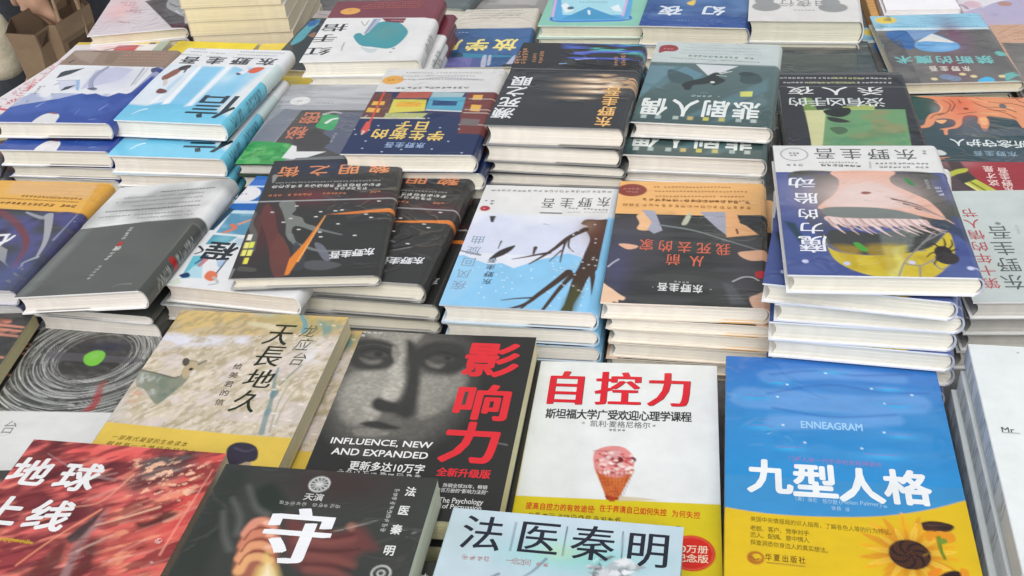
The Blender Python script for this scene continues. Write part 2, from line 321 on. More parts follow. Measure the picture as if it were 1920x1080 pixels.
# ------------------------------------------------------------------ measured book poses: x, y, z of the top, yaw, width, height, tilt x, tilt y, thickness (m, rad)
BOOK = {
    'A0': (-0.529, 1.7183, 0.0575, 0.0067, 0.1473, 0.1643, -0.0001, -0.0, 0.0160),
    'A2': (-0.2129, 1.5321, 0.06, -0.271, 0.148, 0.212, -0.0, -0.0, 0.0200),
    'A3': (-0.1535, 1.4541, 0.1022, -0.1578, 0.1547, 0.208, -0.0002, 0.0002, 0.0219),
    'A4': (-0.0153, 1.5458, 0.0411, -0.1709, 0.1479, 0.2119, -0.0, 0.0, 0.0200),
    'A6': (0.1628, 1.5993, 0.0637, -0.2357, 0.1464, 0.212, 0.0, -0.0, 0.0181),
    'A7': (0.3012, 1.5423, 0.0725, -0.278, 0.1461, 0.212, 0.0, -0.0, 0.0276),
    'A8': (0.4384, 1.5065, 0.0834, -0.2408, 0.1464, 0.212, 0.0, 0.0, 0.0312),
    'A11': (0.5728, 1.3364, 0.061, -0.1396, 0.1437, 0.215, 0.0001, 0.0001, 0.0138),
    'P0': (-0.5823, 1.4843, 0.05, -0.3961, 0.148, 0.212, -0.0, -0.0, 0.0150),
    'B0': (-0.5077, 1.3437, 0.1036, -0.2106, 0.1501, 0.2106, -0.0001, -0.0, 0.0214),
    'B1': (-0.3603, 1.3208, 0.1019, -0.2704, 0.1487, 0.2116, -0.0, -0.0, 0.0218),
    'B2': (-0.2165, 1.2504, 0.0703, -0.1961, 0.1369, 0.2123, 0.0, -0.0, 0.0149),
    'B3': (-0.0773, 1.162, 0.1177, -0.1944, 0.1443, 0.2148, 0.0, -0.0, 0.0206),
    'B4': (0.0821, 1.1571, 0.1373, -0.251, 0.1448, 0.2149, 0.0001, -0.0, 0.0240),
    'B5': (0.24, 1.1622, 0.1221, -0.2864, 0.1451, 0.2145, 0.0, 0.0, 0.0182),
    'B7': (0.4023, 1.1643, 0.0689, -0.1776, 0.1477, 0.212, -0.0, 0.0, 0.0240),
    'B8': (0.5446, 1.1071, 0.05, -0.229, 0.148, 0.212, 0.0, -0.0, 0.0220),
    'C0': (-0.5372, 1.053, 0.0688, -0.2171, 0.148, 0.2118, -0.0, 0.0, 0.0180),
    'C1': (-0.381, 0.9901, 0.0883, -0.243, 0.1385, 0.2137, -0.0149, -0.1246, 0.0201),
    'C2': (-0.2348, 0.9868, 0.0798, -0.3055, 0.1397, 0.212, 0.0, -0.0001, 0.0203),
    'C3': (-0.1831, 0.9801, 0.0998, -0.0825, 0.1395, 0.2141, 0.0342, 0.0176, 0.0130),
    'C4': (-0.1274, 0.9831, 0.085, -0.2581, 0.148, 0.212, -0.0, 0.0, 0.0222),
    'C6': (0.0267, 0.924, 0.0797, -0.2298, 0.1418, 0.2165, 0.0, -0.0001, 0.0208),
    'C7': (0.1696, 0.8993, 0.0854, -0.2091, 0.1444, 0.2147, 0.0001, 0.0, 0.0175),
    'C8': (0.3077, 0.8182, 0.1569, -0.1802, 0.146, 0.2141, 0.0, 0.0002, 0.0177),
    'C9': (0.476, 0.8477, 0.0843, -0.1355, 0.148, 0.1868, -0.0002, -0.0, 0.0180),
    'D1': (-0.4182, 0.8227, 0.0285, -0.1484, 0.141, 0.212, 0.0001, 0.0001, 0.0160),
    'D2': (-0.2558, 0.7626, 0.0629, -0.21, 0.165, 0.215, 0.0, 0.0002, 0.0180),
    'D3': (-0.0814, 0.6992, 0.0651, -0.1952, 0.1584, 0.222, -0.0, 0.0001, 0.0200),
    'D4': (0.0727, 0.659, 0.0386, -0.1774, 0.1591, 0.244, -0.0, 0.0, 0.0180),
    'D5': (0.2368, 0.619, 0.0566, -0.2069, 0.1705, 0.243, -0.0, -0.0, 0.0180),
    'D6': (0.4202, 0.5735, 0.085, -0.226, 0.17, 0.24, 0.0, -0.0, 0.0200),
    'E1': (-0.3358, 0.5584, 0.0834, -0.222, 0.1638, 0.235, -0.0, 0.0, 0.0190),
    'E2': (-0.1696, 0.5002, 0.0935, -0.2129, 0.1634, 0.235, -0.0, -0.0, 0.0260),
    'E3': (-0.0024, 0.4464, 0.0788, -0.2281, 0.1643, 0.24, 0.0, 0.0001, 0.0220),
    'W1': (-0.5729, 1.5429, 0.0399, -0.1842, 0.1471, 0.21, -0.0, -0.0, 0.0120),
    'Y1': (-0.4218, 1.504, 0.0504, -0.2891, 0.1285, 0.17, -0.0, 0.0, 0.0120),
    'Y2': (-0.2755, 1.467, 0.05, -0.1481, 0.14, 0.18, 0.0, 0.0, 0.0140),
    'A12': (0.7282, 1.3121, 0.045, -0.1543, 0.148, 0.21, -0.0, 0.0, 0.0160),
    'A10': (0.7498, 1.4511, 0.03, -0.1511, 0.17, 0.24, -0.0, -0.0, 0.0140),
    'B6': (0.4139, 1.3152, 0.045, -0.1489, 0.148, 0.21, -0.0, -0.0, 0.0220),
    'B9': (0.4975, 0.9343, 0.066, -0.2, 0.148, 0.19, -0.0, -0.0, 0.0150),
    'R1': (0.5416, 0.809, 0.092, -0.1276, 0.148, 0.19, -0.0, 0.0, 0.0055),
    'D0': (-0.554, 0.8268, 0.048, -0.1025, 0.148, 0.21, 0.0, -0.0, 0.0150),
    'L2': (-0.6766, 1.1896, 0.06, 0.0902, 0.148, 0.2, 0.0, -0.0, 0.0200),
    'A5': (-0.0715, 1.7687, 0.045, -0.3597, 0.148, 0.2, -0.0, -0.0, 0.0200),
    'G1': (0.0565, 1.7477, 0.0295, -0.3068, 0.1204, 0.18, 0.0, -0.0, 0.0200),
    'E0': (-0.4889, 0.5814, 0.05, -0.0728, 0.158, 0.235, 0.0, -0.0, 0.0180),
    'A3b': (-0.1444, 1.4521, 0.0799, -0.1892, 0.1547, 0.208, 0.0, 0.0, 0.0118),
    'A6b': (0.1583, 1.6009, 0.0452, -0.2124, 0.1464, 0.212, 0.0, 0.0, 0.0127),
    'A7b': (0.2975, 1.5433, 0.0446, -0.2497, 0.1461, 0.212, 0.0, 0.0, 0.0194),
    'A8b': (0.4357, 1.5077, 0.0518, -0.2386, 0.1464, 0.212, 0.0, 0.0, 0.0220),
    'A11b': (0.5608, 1.3424, 0.0433, -0.1196, 0.1437, 0.215, 0.0, 0.0, 0.0200),
    'B0b': (-0.5071, 1.3212, 0.0781, -0.2145, 0.1452, 0.2106, 0.0, 0.0, 0.0222),
    'B0c': (-0.4989, 1.3205, 0.0555, -0.2347, 0.1452, 0.2106, 0.0, 0.0, 0.0156),
    'B1b': (-0.3634, 1.2831, 0.0761, -0.2379, 0.1454, 0.2116, 0.0, 0.0, 0.0239),
    'B1c': (-0.3618, 1.2827, 0.0518, -0.225, 0.1454, 0.2116, 0.0, 0.0, 0.0168),
    'B1d': (-0.3603, 1.2838, 0.0346, -0.2205, 0.1454, 0.2116, 0.0, 0.0, 0.0122),
    'B3b': (-0.0713, 1.166, 0.0931, -0.1944, 0.1443, 0.2148, 0.0, 0.0, 0.0200),
    'B4b': (0.0807, 1.1579, 0.1129, -0.2746, 0.1448, 0.2149, 0.0, 0.0, 0.0205),
    'B4c': (0.0865, 1.1569, 0.092, -0.2836, 0.1448, 0.2149, 0.0, 0.0, 0.0121),
    'B4d': (0.0802, 1.1574, 0.0795, -0.2457, 0.1448, 0.2149, 0.0, 0.0, 0.0132),
    'B5b': (0.2255, 1.1358, 0.0999, -0.2553, 0.1457, 0.2145, 0.0, 0.0, 0.0214),
    'B5c': (0.2257, 1.1369, 0.0781, -0.2716, 0.1457, 0.2145, 0.0, 0.0, 0.0112),
    'C1b': (-0.3818, 1.0079, 0.0562, -0.264, 0.1297, 0.2137, 0.0, 0.0, 0.0097),
    'C2b': (-0.2475, 0.9936, 0.0555, -0.2633, 0.1375, 0.212, 0.0, 0.0, 0.0183),
    'C5': (-0.113, 0.9845, 0.0587, -0.2621, 0.141, 0.212, 0.0, 0.0, 0.0195),
    'C5b': (-0.1166, 0.9863, 0.0388, -0.2351, 0.141, 0.212, 0.0, 0.0, 0.0167),
    'C6b': (0.0273, 0.9248, 0.0585, -0.2302, 0.1418, 0.2165, 0.0, 0.0, 0.0185),
    'C6c': (0.027, 0.9244, 0.0396, -0.2196, 0.1418, 0.2165, 0.0, 0.0, 0.0195),
    'C6d': (0.0255, 0.9256, 0.0197, -0.2081, 0.1418, 0.2165, 0.0, 0.0, 0.0144),
    'C7b': (0.1762, 0.8977, 0.0675, -0.2382, 0.1444, 0.2147, 0.0, 0.0, 0.0126),
    'C7c': (0.1787, 0.8975, 0.0545, -0.2445, 0.1444, 0.2147, 0.0, 0.0, 0.0152),
    'C7d': (0.1792, 0.8974, 0.0389, -0.2448, 0.1444, 0.2147, 0.0, 0.0, 0.0167),
    'C7e': (0.1753, 0.898, 0.0218, -0.234, 0.1444, 0.2147, 0.0, 0.0, 0.0128),
    'C8b': (0.3075, 0.8255, 0.1352, -0.3262, 0.1476, 0.2141, 0.0, 0.0, 0.0186),
    'C8c': (0.3117, 0.829, 0.1161, -0.2639, 0.1452, 0.2141, 0.0, 0.0, 0.0180),
    'C8d': (0.3073, 0.8308, 0.0977, -0.2498, 0.1452, 0.2141, 0.0, 0.0, 0.0194),
    'C8e': (0.3117, 0.8296, 0.0778, -0.282, 0.1452, 0.2141, 0.0, 0.0, 0.0187),
    'C9b': (0.477, 0.8566, 0.0623, -0.1355, 0.148, 0.1868, 0.0, 0.0, 0.0200),
    'P0b': (-0.5623, 1.4493, 0.031, -0.3961, 0.148, 0.212, 0.0, 0.0, 0.0200),
    'D0b': (-0.553, 0.8238, 0.029, -0.0985, 0.148, 0.21, 0.0, 0.0, 0.0150),
    'D1b': (-0.4142, 0.8227, 0.0085, -0.1384, 0.141, 0.212, 0.0, 0.0, 0.0085),
    'D2b': (-0.2398, 0.7666, 0.0409, -0.195, 0.165, 0.215, 0.0, 0.0, 0.0180),
    'D2c': (-0.2198, 0.7666, 0.0224, -0.195, 0.165, 0.215, 0.0, 0.0, 0.0150),
    'D3b': (-0.0784, 0.6952, 0.0411, -0.1902, 0.1584, 0.222, 0.0, 0.0, 0.0180),
    'D4b': (0.0687, 0.659, 0.0166, -0.1854, 0.1591, 0.244, 0.0, 0.0, 0.0166),
    'D5b': (0.2398, 0.614, 0.0346, -0.1969, 0.1705, 0.243, 0.0, 0.0, 0.0180),
    'D6b': (0.4172, 0.5695, 0.061, -0.222, 0.17, 0.24, 0.0, 0.0, 0.0220),
    'D6c': (0.4132, 0.5725, 0.0385, -0.228, 0.17, 0.24, 0.0, 0.0, 0.0200),
    'E1b': (-0.3458, 0.4984, 0.0604, -0.202, 0.1638, 0.235, 0.0, 0.0, 0.0200),
    'E2b': (-0.1636, 0.4452, 0.0635, -0.2129, 0.1634, 0.235, 0.0, 0.0, 0.0260),
    'E3b': (-0.0054, 0.4484, 0.0528, -0.2181, 0.1643, 0.24, 0.0, 0.0, 0.0220),
    'A10b': (0.7378, 1.4541, 0.012, -0.1511, 0.17, 0.24, 0.0, 0.0, 0.0120),
    'A1e': (-0.3549, 1.7047, 0.054, -0.0819, 0.1497, 0.21, 0.0, 0.0, 0.0215),
    'A1d': (-0.3564, 1.7045, 0.0752, -0.0956, 0.1497, 0.21, 0.0, 0.0, 0.0208),
    'A1c': (-0.357, 1.7045, 0.0964, -0.1026, 0.1497, 0.21, 0.0, 0.0, 0.0208),
    'A1b': (-0.3599, 1.7044, 0.1176, -0.1106, 0.1497, 0.21, 0.0, 0.0, 0.0208),
    'A1': (-0.3605, 1.7042, 0.1388, -0.1255, 0.1497, 0.21, 0.0, 0.0, 0.0208),
    'A1z': (-0.3623, 1.704, 0.16, -0.1367, 0.1497, 0.21, 0.0, 0.0, 0.0208),
}
ARTS={}
def build_meshes(A):
    w,h,t=A.w/1000,A.h/1000,A.t/1000; sp=A.spine; hard=A.hard
    b=0.0015 if hard else 0.0005; e=0.0035 if hard else 0.0006; bul=0.003 if hard else 0.0004
    rim=alb(A.rim); back=alb(A.back)
    y0,y1=h/2,-h/2
    X=A.xs/1000-w/2; Y=h/2-A.ys/1000
    # the flat printed face stops at the joint; the rest wraps round the spine
    keep=(X<=w/2-e+1e-9) if sp>0 else (X>=-w/2+e-1e-9)
    X=X[keep].copy(); C=A.img[:,keep]
    if sp>0: X[-1]=w/2-e
    else: X[0]=-w/2+e
    GX,GY=np.meshgrid(X,Y)
    warp=0.0006*(A.nz(w*700,h*700,2)-0.5)*np.clip(np.minimum((GX+w/2 if sp<0 else w/2-GX),0.02)/0.02,0,1) if False else 0
    def sheet(z,rows,lift):
        P=np.stack([GX[rows],GY[rows],np.full(GX[rows].shape,z+lift)],-1); return P
    ny=len(Y); na=9
    phi=np.linspace(0,math.pi,na)
    def arc(o):        # outer spine curve offset by o (hard: half ellipse, soft: nearly square)
        if hard:
            return np.stack([sp*(w/2-e)+sp*(e+bul+o)*np.sin(phi), t/2+(t/2+o)*np.cos(phi)],-1)
        s=np.sign(np.cos(phi))*np.abs(np.cos(phi))**0.25; c=np.abs(np.sin(phi))**0.25
        return np.stack([sp*(w/2-e)+sp*(e+bul+o)*c, t/2+(t/2+o)*s],-1)
    edge=C[:,-1] if sp>0 else C[:,0]
    spine=np.repeat(edge[:,None,:],na,1)
    if A.spine_fn: spine=A.spine_fn(A,spine)
    mb=MB()
    mb.grid(sheet(t,slice(None),0),C)
    ar=arc(0)
    P=np.zeros((ny,na,3)); P[:,:,0]=ar[None,:,0]; P[:,:,1]=Y[:,None]; P[:,:,2]=ar[None,:,1]
    mb.grid(P,spine,flip=sp<0)
    xf=-sp*w/2; xs=sp*(w/2-e)
    def quad(p,c): mb.add(p,[(0,1,2,3)],c)
    bk=[(xf,y1,0),(xf,y0,0),(xs,y0,0),(xs,y1,0)]
    quad(bk if sp>0 else bk[::-1],back)
    # inner faces
    quad([(xf,y0,t-b),(xs,y0,t-b),(xs,y1,t-b),(xf,y1,t-b)],rim); quad([(xf,y1,b),(xs,y1,b),(xs,y0,b),(xf,y0,b)],rim)
    ai=arc(-b); 
    P=np.zeros((2,na,3)); P[:,:,0]=ai[None,:,0]; P[:,:,1]=np.array([y0,y1])[:,None]; P[:,:,2]=ai[None,:,1]; mb.grid(P,rim)
    # board edges at head, tail and fore edge
    K=14; xr=np.linspace(xf,xs,K)
    fl=alb(A.flap[0]) if A.flap else rim
    for yy in (y0,y1):
        for za,zb,fl_on in ((t,t-b,False),(b,0,True)):
            cc=np.tile(rim,(2,K,1))
            if fl_on and A.flap:
                lo,hi=A.flap[1:]; m=((xr+w/2)/w>=lo)&((xr+w/2)/w<=hi); cc[:,m]=fl
            P=np.zeros((2,K,3)); P[:,:,0]=xr; P[:,:,1]=yy; P[0,:,2]=za; P[1,:,2]=zb; mb.grid(P,cc,False)
        P=np.zeros((2,na,3)); P[0,:,0]=ar[:,0];P[0,:,2]=ar[:,1];P[1,:,0]=ai[:,0];P[1,:,2]=ai[:,1];P[:,:,1]=yy
        mb.grid(P,rim*0.5+edge[0 if yy==y0 else -1]*0.5,False)
    for za,zb in ((t,t-b),(b,0)): quad([(xf,y0,za),(xf,y1,za),(xf,y1,zb),(xf,y0,zb)],rim)
    # lettering
    bd=MB(); b0,b1=(A.band if A.band else (1e9,1e9)); hasband=A.band is not None
    for q,f,c,dz in A.text:
        on=hasband and b0<=q[:,1].mean()<=b1
        V=np.stack([np.clip(q[:,0]/1000-w/2,-w/2+.0002,w/2-.0002),np.clip(h/2-q[:,1]/1000,-h/2+.0002,h/2-.0002),np.full(len(q),t+dz/1000+(0.0005 if on else 0))],-1)
        (bd if on else mb).add(V,f,c)
    A.me_cover=mb.build(A.key+'_cover',MAT[A.mat]); A.me_cover.name='cover'
    A.me_band=None
    if hasband:
        rows=np.where((A.ys>=b0-A.R)&(A.ys<=b1+A.R))[0]; o=0.0004
        bd.grid(sheet(t,rows,o),C[rows])
        ab=arc(o); P=np.zeros((len(rows),na,3)); P[:,:,0]=ab[None,:,0]; P[:,:,1]=Y[rows][:,None]; P[:,:,2]=ab[None,:,1]; bd.grid(P,spine[rows],flip=sp<0)
        for yy,rw in ((Y[rows[0]],rows[0]),(Y[rows[-1]],rows[-1])):
            P=np.zeros((2,len(X),3)); P[:,:,0]=X; P[:,:,1]=yy; P[0,:,2]=t+o; P[1,:,2]=t; bd.grid(P,np.tile(C[rw][None],(2,1,1))*0.9,False)
        ya,yb=Y[rows[0]],Y[rows[-1]]
        P=[(xf-sp*o,ya,t+o),(xf-sp*o,yb,t+o),(xf-sp*o,yb,t-b),(xf-sp*o,ya,t-b)]; bd.add(P,[(0,1,2,3)],C[rows[0]][0 if sp>0 else -1])
        A.me_band=bd.build(A.key+'_band',MAT[A.mat]); A.me_band.name='belly_band'
    # page block
    pg=alb(A.page); ins=0.0024 if hard else 0.0004; pm=MB(); zb,zt=b+.0001,t-b-.0001; R2=np.random.RandomState(5)
    nzp,nxp=11,30
    zz=np.linspace(zb,zt,nzp); ph=(zz-zb)/(zt-zb)*math.pi
    fore=xf+sp*(ins+ (0.0035*np.sin(ph) if hard else 0*ph)); ends=xs+sp*((e+bul-b)*np.sin(ph)*0.8 if hard else 0*ph)
    for yy,sgn in ((y1+ins,1),(y0-ins,-1)):
        P=np.zeros((nzp,nxp,3)); k=np.linspace(0,1,nxp)
        P[:,:,0]=fore[:,None]*(1-k)+ends[:,None]*k; P[:,:,1]=yy; P[:,:,2]=zz[:,None]
        cc=np.tile(pg,(nzp,nxp,1))*(1+0.012*R2.randn(nzp,1,1)+0.02*R2.randn(1,nxp,1))
        if A.flap and hard:
            lo,hi=A.flap[1:]; m=((P[1,:,0]+w/2)/w>=lo)&((P[1,:,0]+w/2)/w<=hi); cc[0:1,m]=fl
        pm.grid(P,np.clip(cc,0,.95),False)
    P=np.zeros((nzp,2,3)); P[:,:,0]=fore[:,None]; P[:,0,1]=y0-ins; P[:,1,1]=y1+ins; P[:,:,2]=zz[:,None]; pm.grid(P,pg,False)
    P=np.zeros((nzp,2,3)); P[:,:,0]=ends[:,None]; P[:,0,1]=y0-ins; P[:,1,1]=y1+ins; P[:,:,2]=zz[:,None]; pm.grid(P,pg,False)
    A.me_page=pm.build('page_block',MAT['pages'])
    A.img=None; A.X=A.Y=None
def place(key, A, name, label, group=None, page=None, pose=None):
    q=pose or BOOK[key]; x,y,z,th,w,h,rx,ry,t=q
    Rm=Matrix.Rotation(th,3,'Z')@Matrix.Rotation(rx,3,'X')@Matrix.Rotation(ry,3,'Y')
    o=empty(name); o.rotation_euler=Rm.to_euler()
    o.location=Vector((x,y,z))-Rm@Vector((0,0,t))
    sc=(w*1000/A.w,h*1000/A.h,t*1000/A.t)
    for nm,me in (('cover',A.me_cover),('page_block',A.me_page),('belly_band',A.me_band)):
        if me is None: continue
        c=link(nm,me,o); c.scale=sc
    tag(o,label,'book',group)
    return o

# ------------------------------------------------------------------ cover designs
G='gloss'
def new(key,*a,**k):
    A=Art(key,*a,**k); ARTS[key]=A; return A
NONE=None
a=new('A0',(212,207,212),res=1.3,mat='film',page=(226,215,190),rim=(240,238,238))
a.poly([(81.5,25.4),(121.8,35.2),(147.1,164.4),(126.2,159.6),(59.0,31.9)],(92,90,92)); a.spl([(99.8,22.7),(125.3,31.3),(140.6,115.3),(120.8,97.3),(99.6,65.0)],(165,166,168)); a.stroke([(102.0,51.6),(117.1,69.2),(130.3,67.7)],2,3,(90,90,92)); a.stroke([(119.0,87.9),(128.6,103.6),(133.8,95.9)],2,2,(210,210,212)); a.poly([(120.2,145.4),(141.4,141.7),(145.5,164.0),(126.2,159.6)],(85,50,62))
for i in range(5): a.dash([(18+8*i,30+12*i),(50+5*i,38+12*i)],9,(205,120,140),.6)
a.glow([(26.0,65.8)][0],26,50,(235,170,175),.5)
a.dash([(35.7,68.2),(60.6,78.6)],7,(150,130,140),.5); a.dash([(31.7,111.9),(61.4,127.5)],8,(190,110,120),.6)
a=new('W1',(226,222,222),res=1.5,page=(225,220,205),spine=-1,hard=False)
a.band_rows(0,a.h*.045,(215,190,70)); a.rect(0,a.h*.045,a.w,a.h,(225,222,222))
a.spl([(33.4,26.0),(55.6,12.7),(86.9,15.5),(71.5,29.0)],(235,220,215)); a.rect(70,a.h*.06,105,a.h*.2,(190,75,85)); a.glow((60,18),30,8,(200,160,170),.6); a.rect(a.w*.9,0,a.w,a.h,(165,180,165)); a.stroke([(51.8,32.4),(80.0,19.3),(112.7,16.2)],3,1,(60,60,65)); a.rect(118,4,128,10,(60,60,90))
a=new('Y1',(225,205,60),res=2,page=(225,220,200),spine=-1,hard=False); a.glow([(12.8,9.4)][0],14,26,(205,180,30),.9)
a=new('Y2',(228,205,90),res=2,page=(230,224,205),spine=-1,hard=False); a.mottle((240,228,160),40,20,.6)
a=new('A1',(208,206,198),res=4,page=(228,217,190),rim=(218,208,186),spine=-1,hard=False,mat='matte')
a=new('A5',(92,100,100),res=1.5,mat='film',page=(215,215,205),rim=(150,165,160)); a.mottle((130,140,140),40,40,.6); a.T('大',[(a.w*.45,a.h*.9)],34,(225,228,226),.02)
a=new('G1',(150,148,146),res=2,page=(170,168,164),spine=-1,hard=False,mat='matte'); a.rect(18,100,95,150,(172,170,168)); a.mottle((125,123,121),60,20,.6)
a=new('A10',(178,172,200),res=1.6,page=(205,195,190),spine=-1,hard=False)
a.poly([(-15.5,83.4),(5.0,12.8),(96.6,9.6),(45.2,39.2),(29.5,50.3),(6.5,64.9)],(222,220,224)); a.stroke([(-4.2,39.5),(3.6,44.2),(7.5,56.8)],2,5,(85,75,80)); a.ell((17.5,41.2),12,14,(215,175,185),.8); a.ell((62.0,42.5),10,9,(180,140,130)); a.stroke([(28.6,54.4),(54.3,31.5),(92.9,24.1)],1.5,1.5,(235,232,238)); a.dash([(34.5,79.0),(45.4,87.8)],6,(140,140,185),.7); a.mottle((195,175,195),60,60,.5)
a=new('A12',(205,165,140),res=1.6,page=(205,190,170),mat='film')
a.poly([(3.1,60.0),(75.2,67.6),(45.1,221.5),(1.0,205.0)],(118,116,112)); a.dash([(28.6,29.4),(65.0,31.7)],6,(170,125,105),.7); a.dash([(20.1,50.4),(59.4,52.7)],5,(170,125,105),.7); a.mottle((150,145,140),60,60,.4,mask=(a.Y>45).astype(float))
a=new('A2',(62,72,82),res=1.5,mat='film',page=(215,208,190)); a.poly([(-4.1,-4.0),(34.8,-5.8),(46.8,27.4),(0.3,29.7)],(178,170,168)); a.dash([(6.5,14.7),(22.3,16.0)],4,(120,115,115)); a.spl([(5.0,41.8),(15.2,33.1),(19.5,53.4),(17.3,73.6),(17.7,112.7),(7.0,128.6),(2.2,94.2),(2.9,62.3)],(95,165,180)); a.spl([(1.7,42.0),(16.7,37.1),(15.4,55.6),(7.0,62.1)],(60,110,170)); a.spl([(19.9,93.2),(26.8,81.0),(30.9,100.4)],(150,115,100))
a=new('A3',(226,226,225),res=1.1,page=(240,235,220),rim=(244,242,238))
a.poly([(-12.3,-15.6),(151.8,-3.6),(155.8,75.6),(137.7,68.7),(-10.2,61.1)],(122,62,72)); a.band_=0
a.ell((27.7,38.1),14,12,(222,165,85)); a.dash([(25.2,34.0),(31.6,38.4)],5,(150,90,50))
for y,u0,u1 in ((8,.36,.8),(15,.3,.86),(22,.26,.82),(29,.22,.8)): a.dash([(a.w*u0,y),(a.w*u1,y)],4.2,(205,120,90),.75)
a.spl([(53.8,132.1),(54.5,119.5),(60.1,118.0),(66.8,125.7),(69.0,102.0),(74.3,85.6),(85.5,78.7),(103.1,81.7),(115.7,97.5),(124.7,118.2),(123.4,141.3),(117.0,163.7),(108.1,171.8),(97.0,169.5),(85.6,165.5),(69.3,159.4)],(68,150,160))
a.spl([(70.5,164.7),(83.1,170.5),(94.9,172.8),(91.4,182.9),(82.9,182.4)],(196,205,206)); a.glow((95.4,116.4),22,30,(105,150,145),.5)
a.poly([(78.6,66.8),(113.3,69.1),(112.1,86.0),(87.4,80.7)],(122,62,72)); a.poly([(66.9,68.0),(79.0,68.8),(70.4,118.6),(64.6,121.9)],(170,180,200)); a.stroke([(71.1,70.2),(66.7,118.4)],1.5,1,(95,95,105)); a.dash([(93.0,75.4),(113.6,78.6)],4,(225,190,190)); a.stroke([(52.3,76.6),(60.2,92.2),(62.0,73.4)],1.5,1.5,(150,150,155))
a.T('红',[(15.4,175.6)],(33.4,25.5),(52,54,58),.0,song=.018); a.T('手',[(14.1,133.4)],(33.4,25.5),(52,54,58),.0,song=.018); a.T('指',[(19.8,97.2)],(33.4,25.5),(52,54,58),.0,song=.018)
a.dash([(47.4,175.5),(44.7,145.8)],4,(120,120,125)); a.T('东野',[(114.1,184.0),(115.9,172.2)],5,(120,120,125))
def marks(A,sp,k0,k1,col,c0=2,c1=6,per=.5):
    """upright lettering on a spine too small to read"""
    n=sp.shape[0]; c=alb(col)
    for i in range(int(n*k0),int(n*k1)):
        if (i//11)%5==4: continue
        for q in range(c0,c1):
            if A.rs.rand()<per: sp[i,q]=c*.8+sp[i,q]*.2
def spA(A,sp):
    sp=sp.copy(); marks(A,sp,.55,.85,(90,92,94)); return sp
a.spine_fn=spA
a=new('A4',(58,98,145),res=1.1,page=(236,230,214),rim=(215,212,200),mat='film')
a.poly([(-7.2,-15.7),(155.3,-6.5),(151.3,78.4),(-5.9,72.9)],(212,206,194)); a.spl([(8.9,38.7),(11.7,26.3),(21.2,24.6),(29.2,33.5),(28.9,41.8),(21.8,47.7),(12.9,43.1)],(125,105,98))
for y in (23,31,37,44): a.dash([(46,(y-18)*1.35),(128,(y-18)*1.35+1)],4.6,(150,145,138),.8)
bm=(a.Y>(69.2,74.5)[1])*1.0; a.mottle((75,112,165),50,60,.7,mask=bm); a.mottle((40,75,120),40,40,.5,mask=bm)
a.poly([(-3.5,180.4),(16.6,170.1),(20.3,177.6),(54.5,178.8),(89.5,187.3),(94.1,219.1),(-2.6,216.0)],(88,96,150)); a.mottle((125,120,180),30,25,.6,mask=(a.Y>a.h*.8)*1.0*(a.X<a.w*.5)); a.spl([(16.6,170.1),(50.0,160.3),(61.5,175.4),(24.1,177.7)],(45,80,100)); a.poly([(57.9,162.5),(86.9,169.1),(128.8,174.3),(129.5,179.7),(60.5,179.0)],(60,135,165))
a.ell((30.8,203.1),9,8,(235,235,245)); a.glow((30.8,203.1),22,18,(170,160,215),.5)
for q in ([(89.7,208.5),(87.9,176.4),(92.7,172.9),(96.3,208.8)],[(98.0,205.3),(96.0,174.9),(99.5,173.2),(102.0,201.9)],[(123.9,206.2),(129.5,179.7),(133.3,174.4),(132.3,202.9)],[(134.5,203.0),(135.2,178.1),(138.3,172.8),(139.3,199.7)]): a.spl(q,(180,185,205))
a.poly([(115.7,216.4),(121.3,202.6),(161.7,203.9),(164.5,229.9),(117.3,228.5)],(52,60,66))
a.T('放学后',[(114.3,136.8),(34.3,135.4)],(31.7,38.1),(225,208,110),.03); a.T('放学后',[(114.6,135.7),(34.6,134.3)],(31.7,38.1),(240,225,140),.015); a.dash([(54.2,89.7),(19.1,88.1)],6.5,(175,195,225),.9); a.dash([(51.0,99.5),(19.3,98.0)],3,(140,165,205),.7)
a=new('A6',(138,196,176),res=1.4,page=(232,229,208),rim=(220,238,228))
a.poly([(-1.8,25.8),(119.4,26.3),(126.5,175.2),(115.9,194.9),(28.5,200.1),(14.7,180.6)],(90,165,215)); a.poly([(1.5,25.8),(116.1,26.3),(117.1,171.3),(29.6,172.4)],(165,215,228)); a.stroke([(16.2,180.5),(5.0,48.7)],3.5,3.5,(215,170,215)); a.stroke([(15.0,182.5),(27.1,196.2),(117.7,191.0),(126.7,177.2)],4,4,(60,110,205)); a.stroke([(116.0,175.3),(114.3,71.1)],3,3,(215,170,215))
a.poly([(28.5,190.3),(63.0,141.5),(114.1,185.2)],(70,150,195)); a.poly([(21.6,135.6),(27.9,125.1),(43.4,156.0),(32.2,164.3)],(225,235,240)); a.poly([(94.9,143.3),(105.0,130.8),(112.8,159.4),(100.2,155.5)],(225,235,240)); a.stroke([(64.9,155.8),(67.6,169.9)],4,3,(225,235,240)); a.dash([(45.7,122.9),(88.6,122.6)],5,(110,140,160)); a.dash([(46.7,101.6),(86.1,101.5)],5,(110,140,160)); a.ell((37.2,145.9),5,6,(70,110,125))
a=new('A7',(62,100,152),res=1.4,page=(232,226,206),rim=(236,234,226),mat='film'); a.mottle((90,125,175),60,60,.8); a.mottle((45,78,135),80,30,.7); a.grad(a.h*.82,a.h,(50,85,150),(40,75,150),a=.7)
a.T('幻',[(95.8,152.6)],(30.6,33.3),(215,225,235),.03); a.T('夜',[(36.6,155.7)],(31.0,33.4),(215,225,235),.03); a.spl([(56.4,126.7),(60.8,118.3),(67.1,113.9),(67.2,130.2),(63.2,134.4)],(225,195,90)); a.dash([(89.5,187.7),(46.4,190.2)],6,(130,160,200),.8)
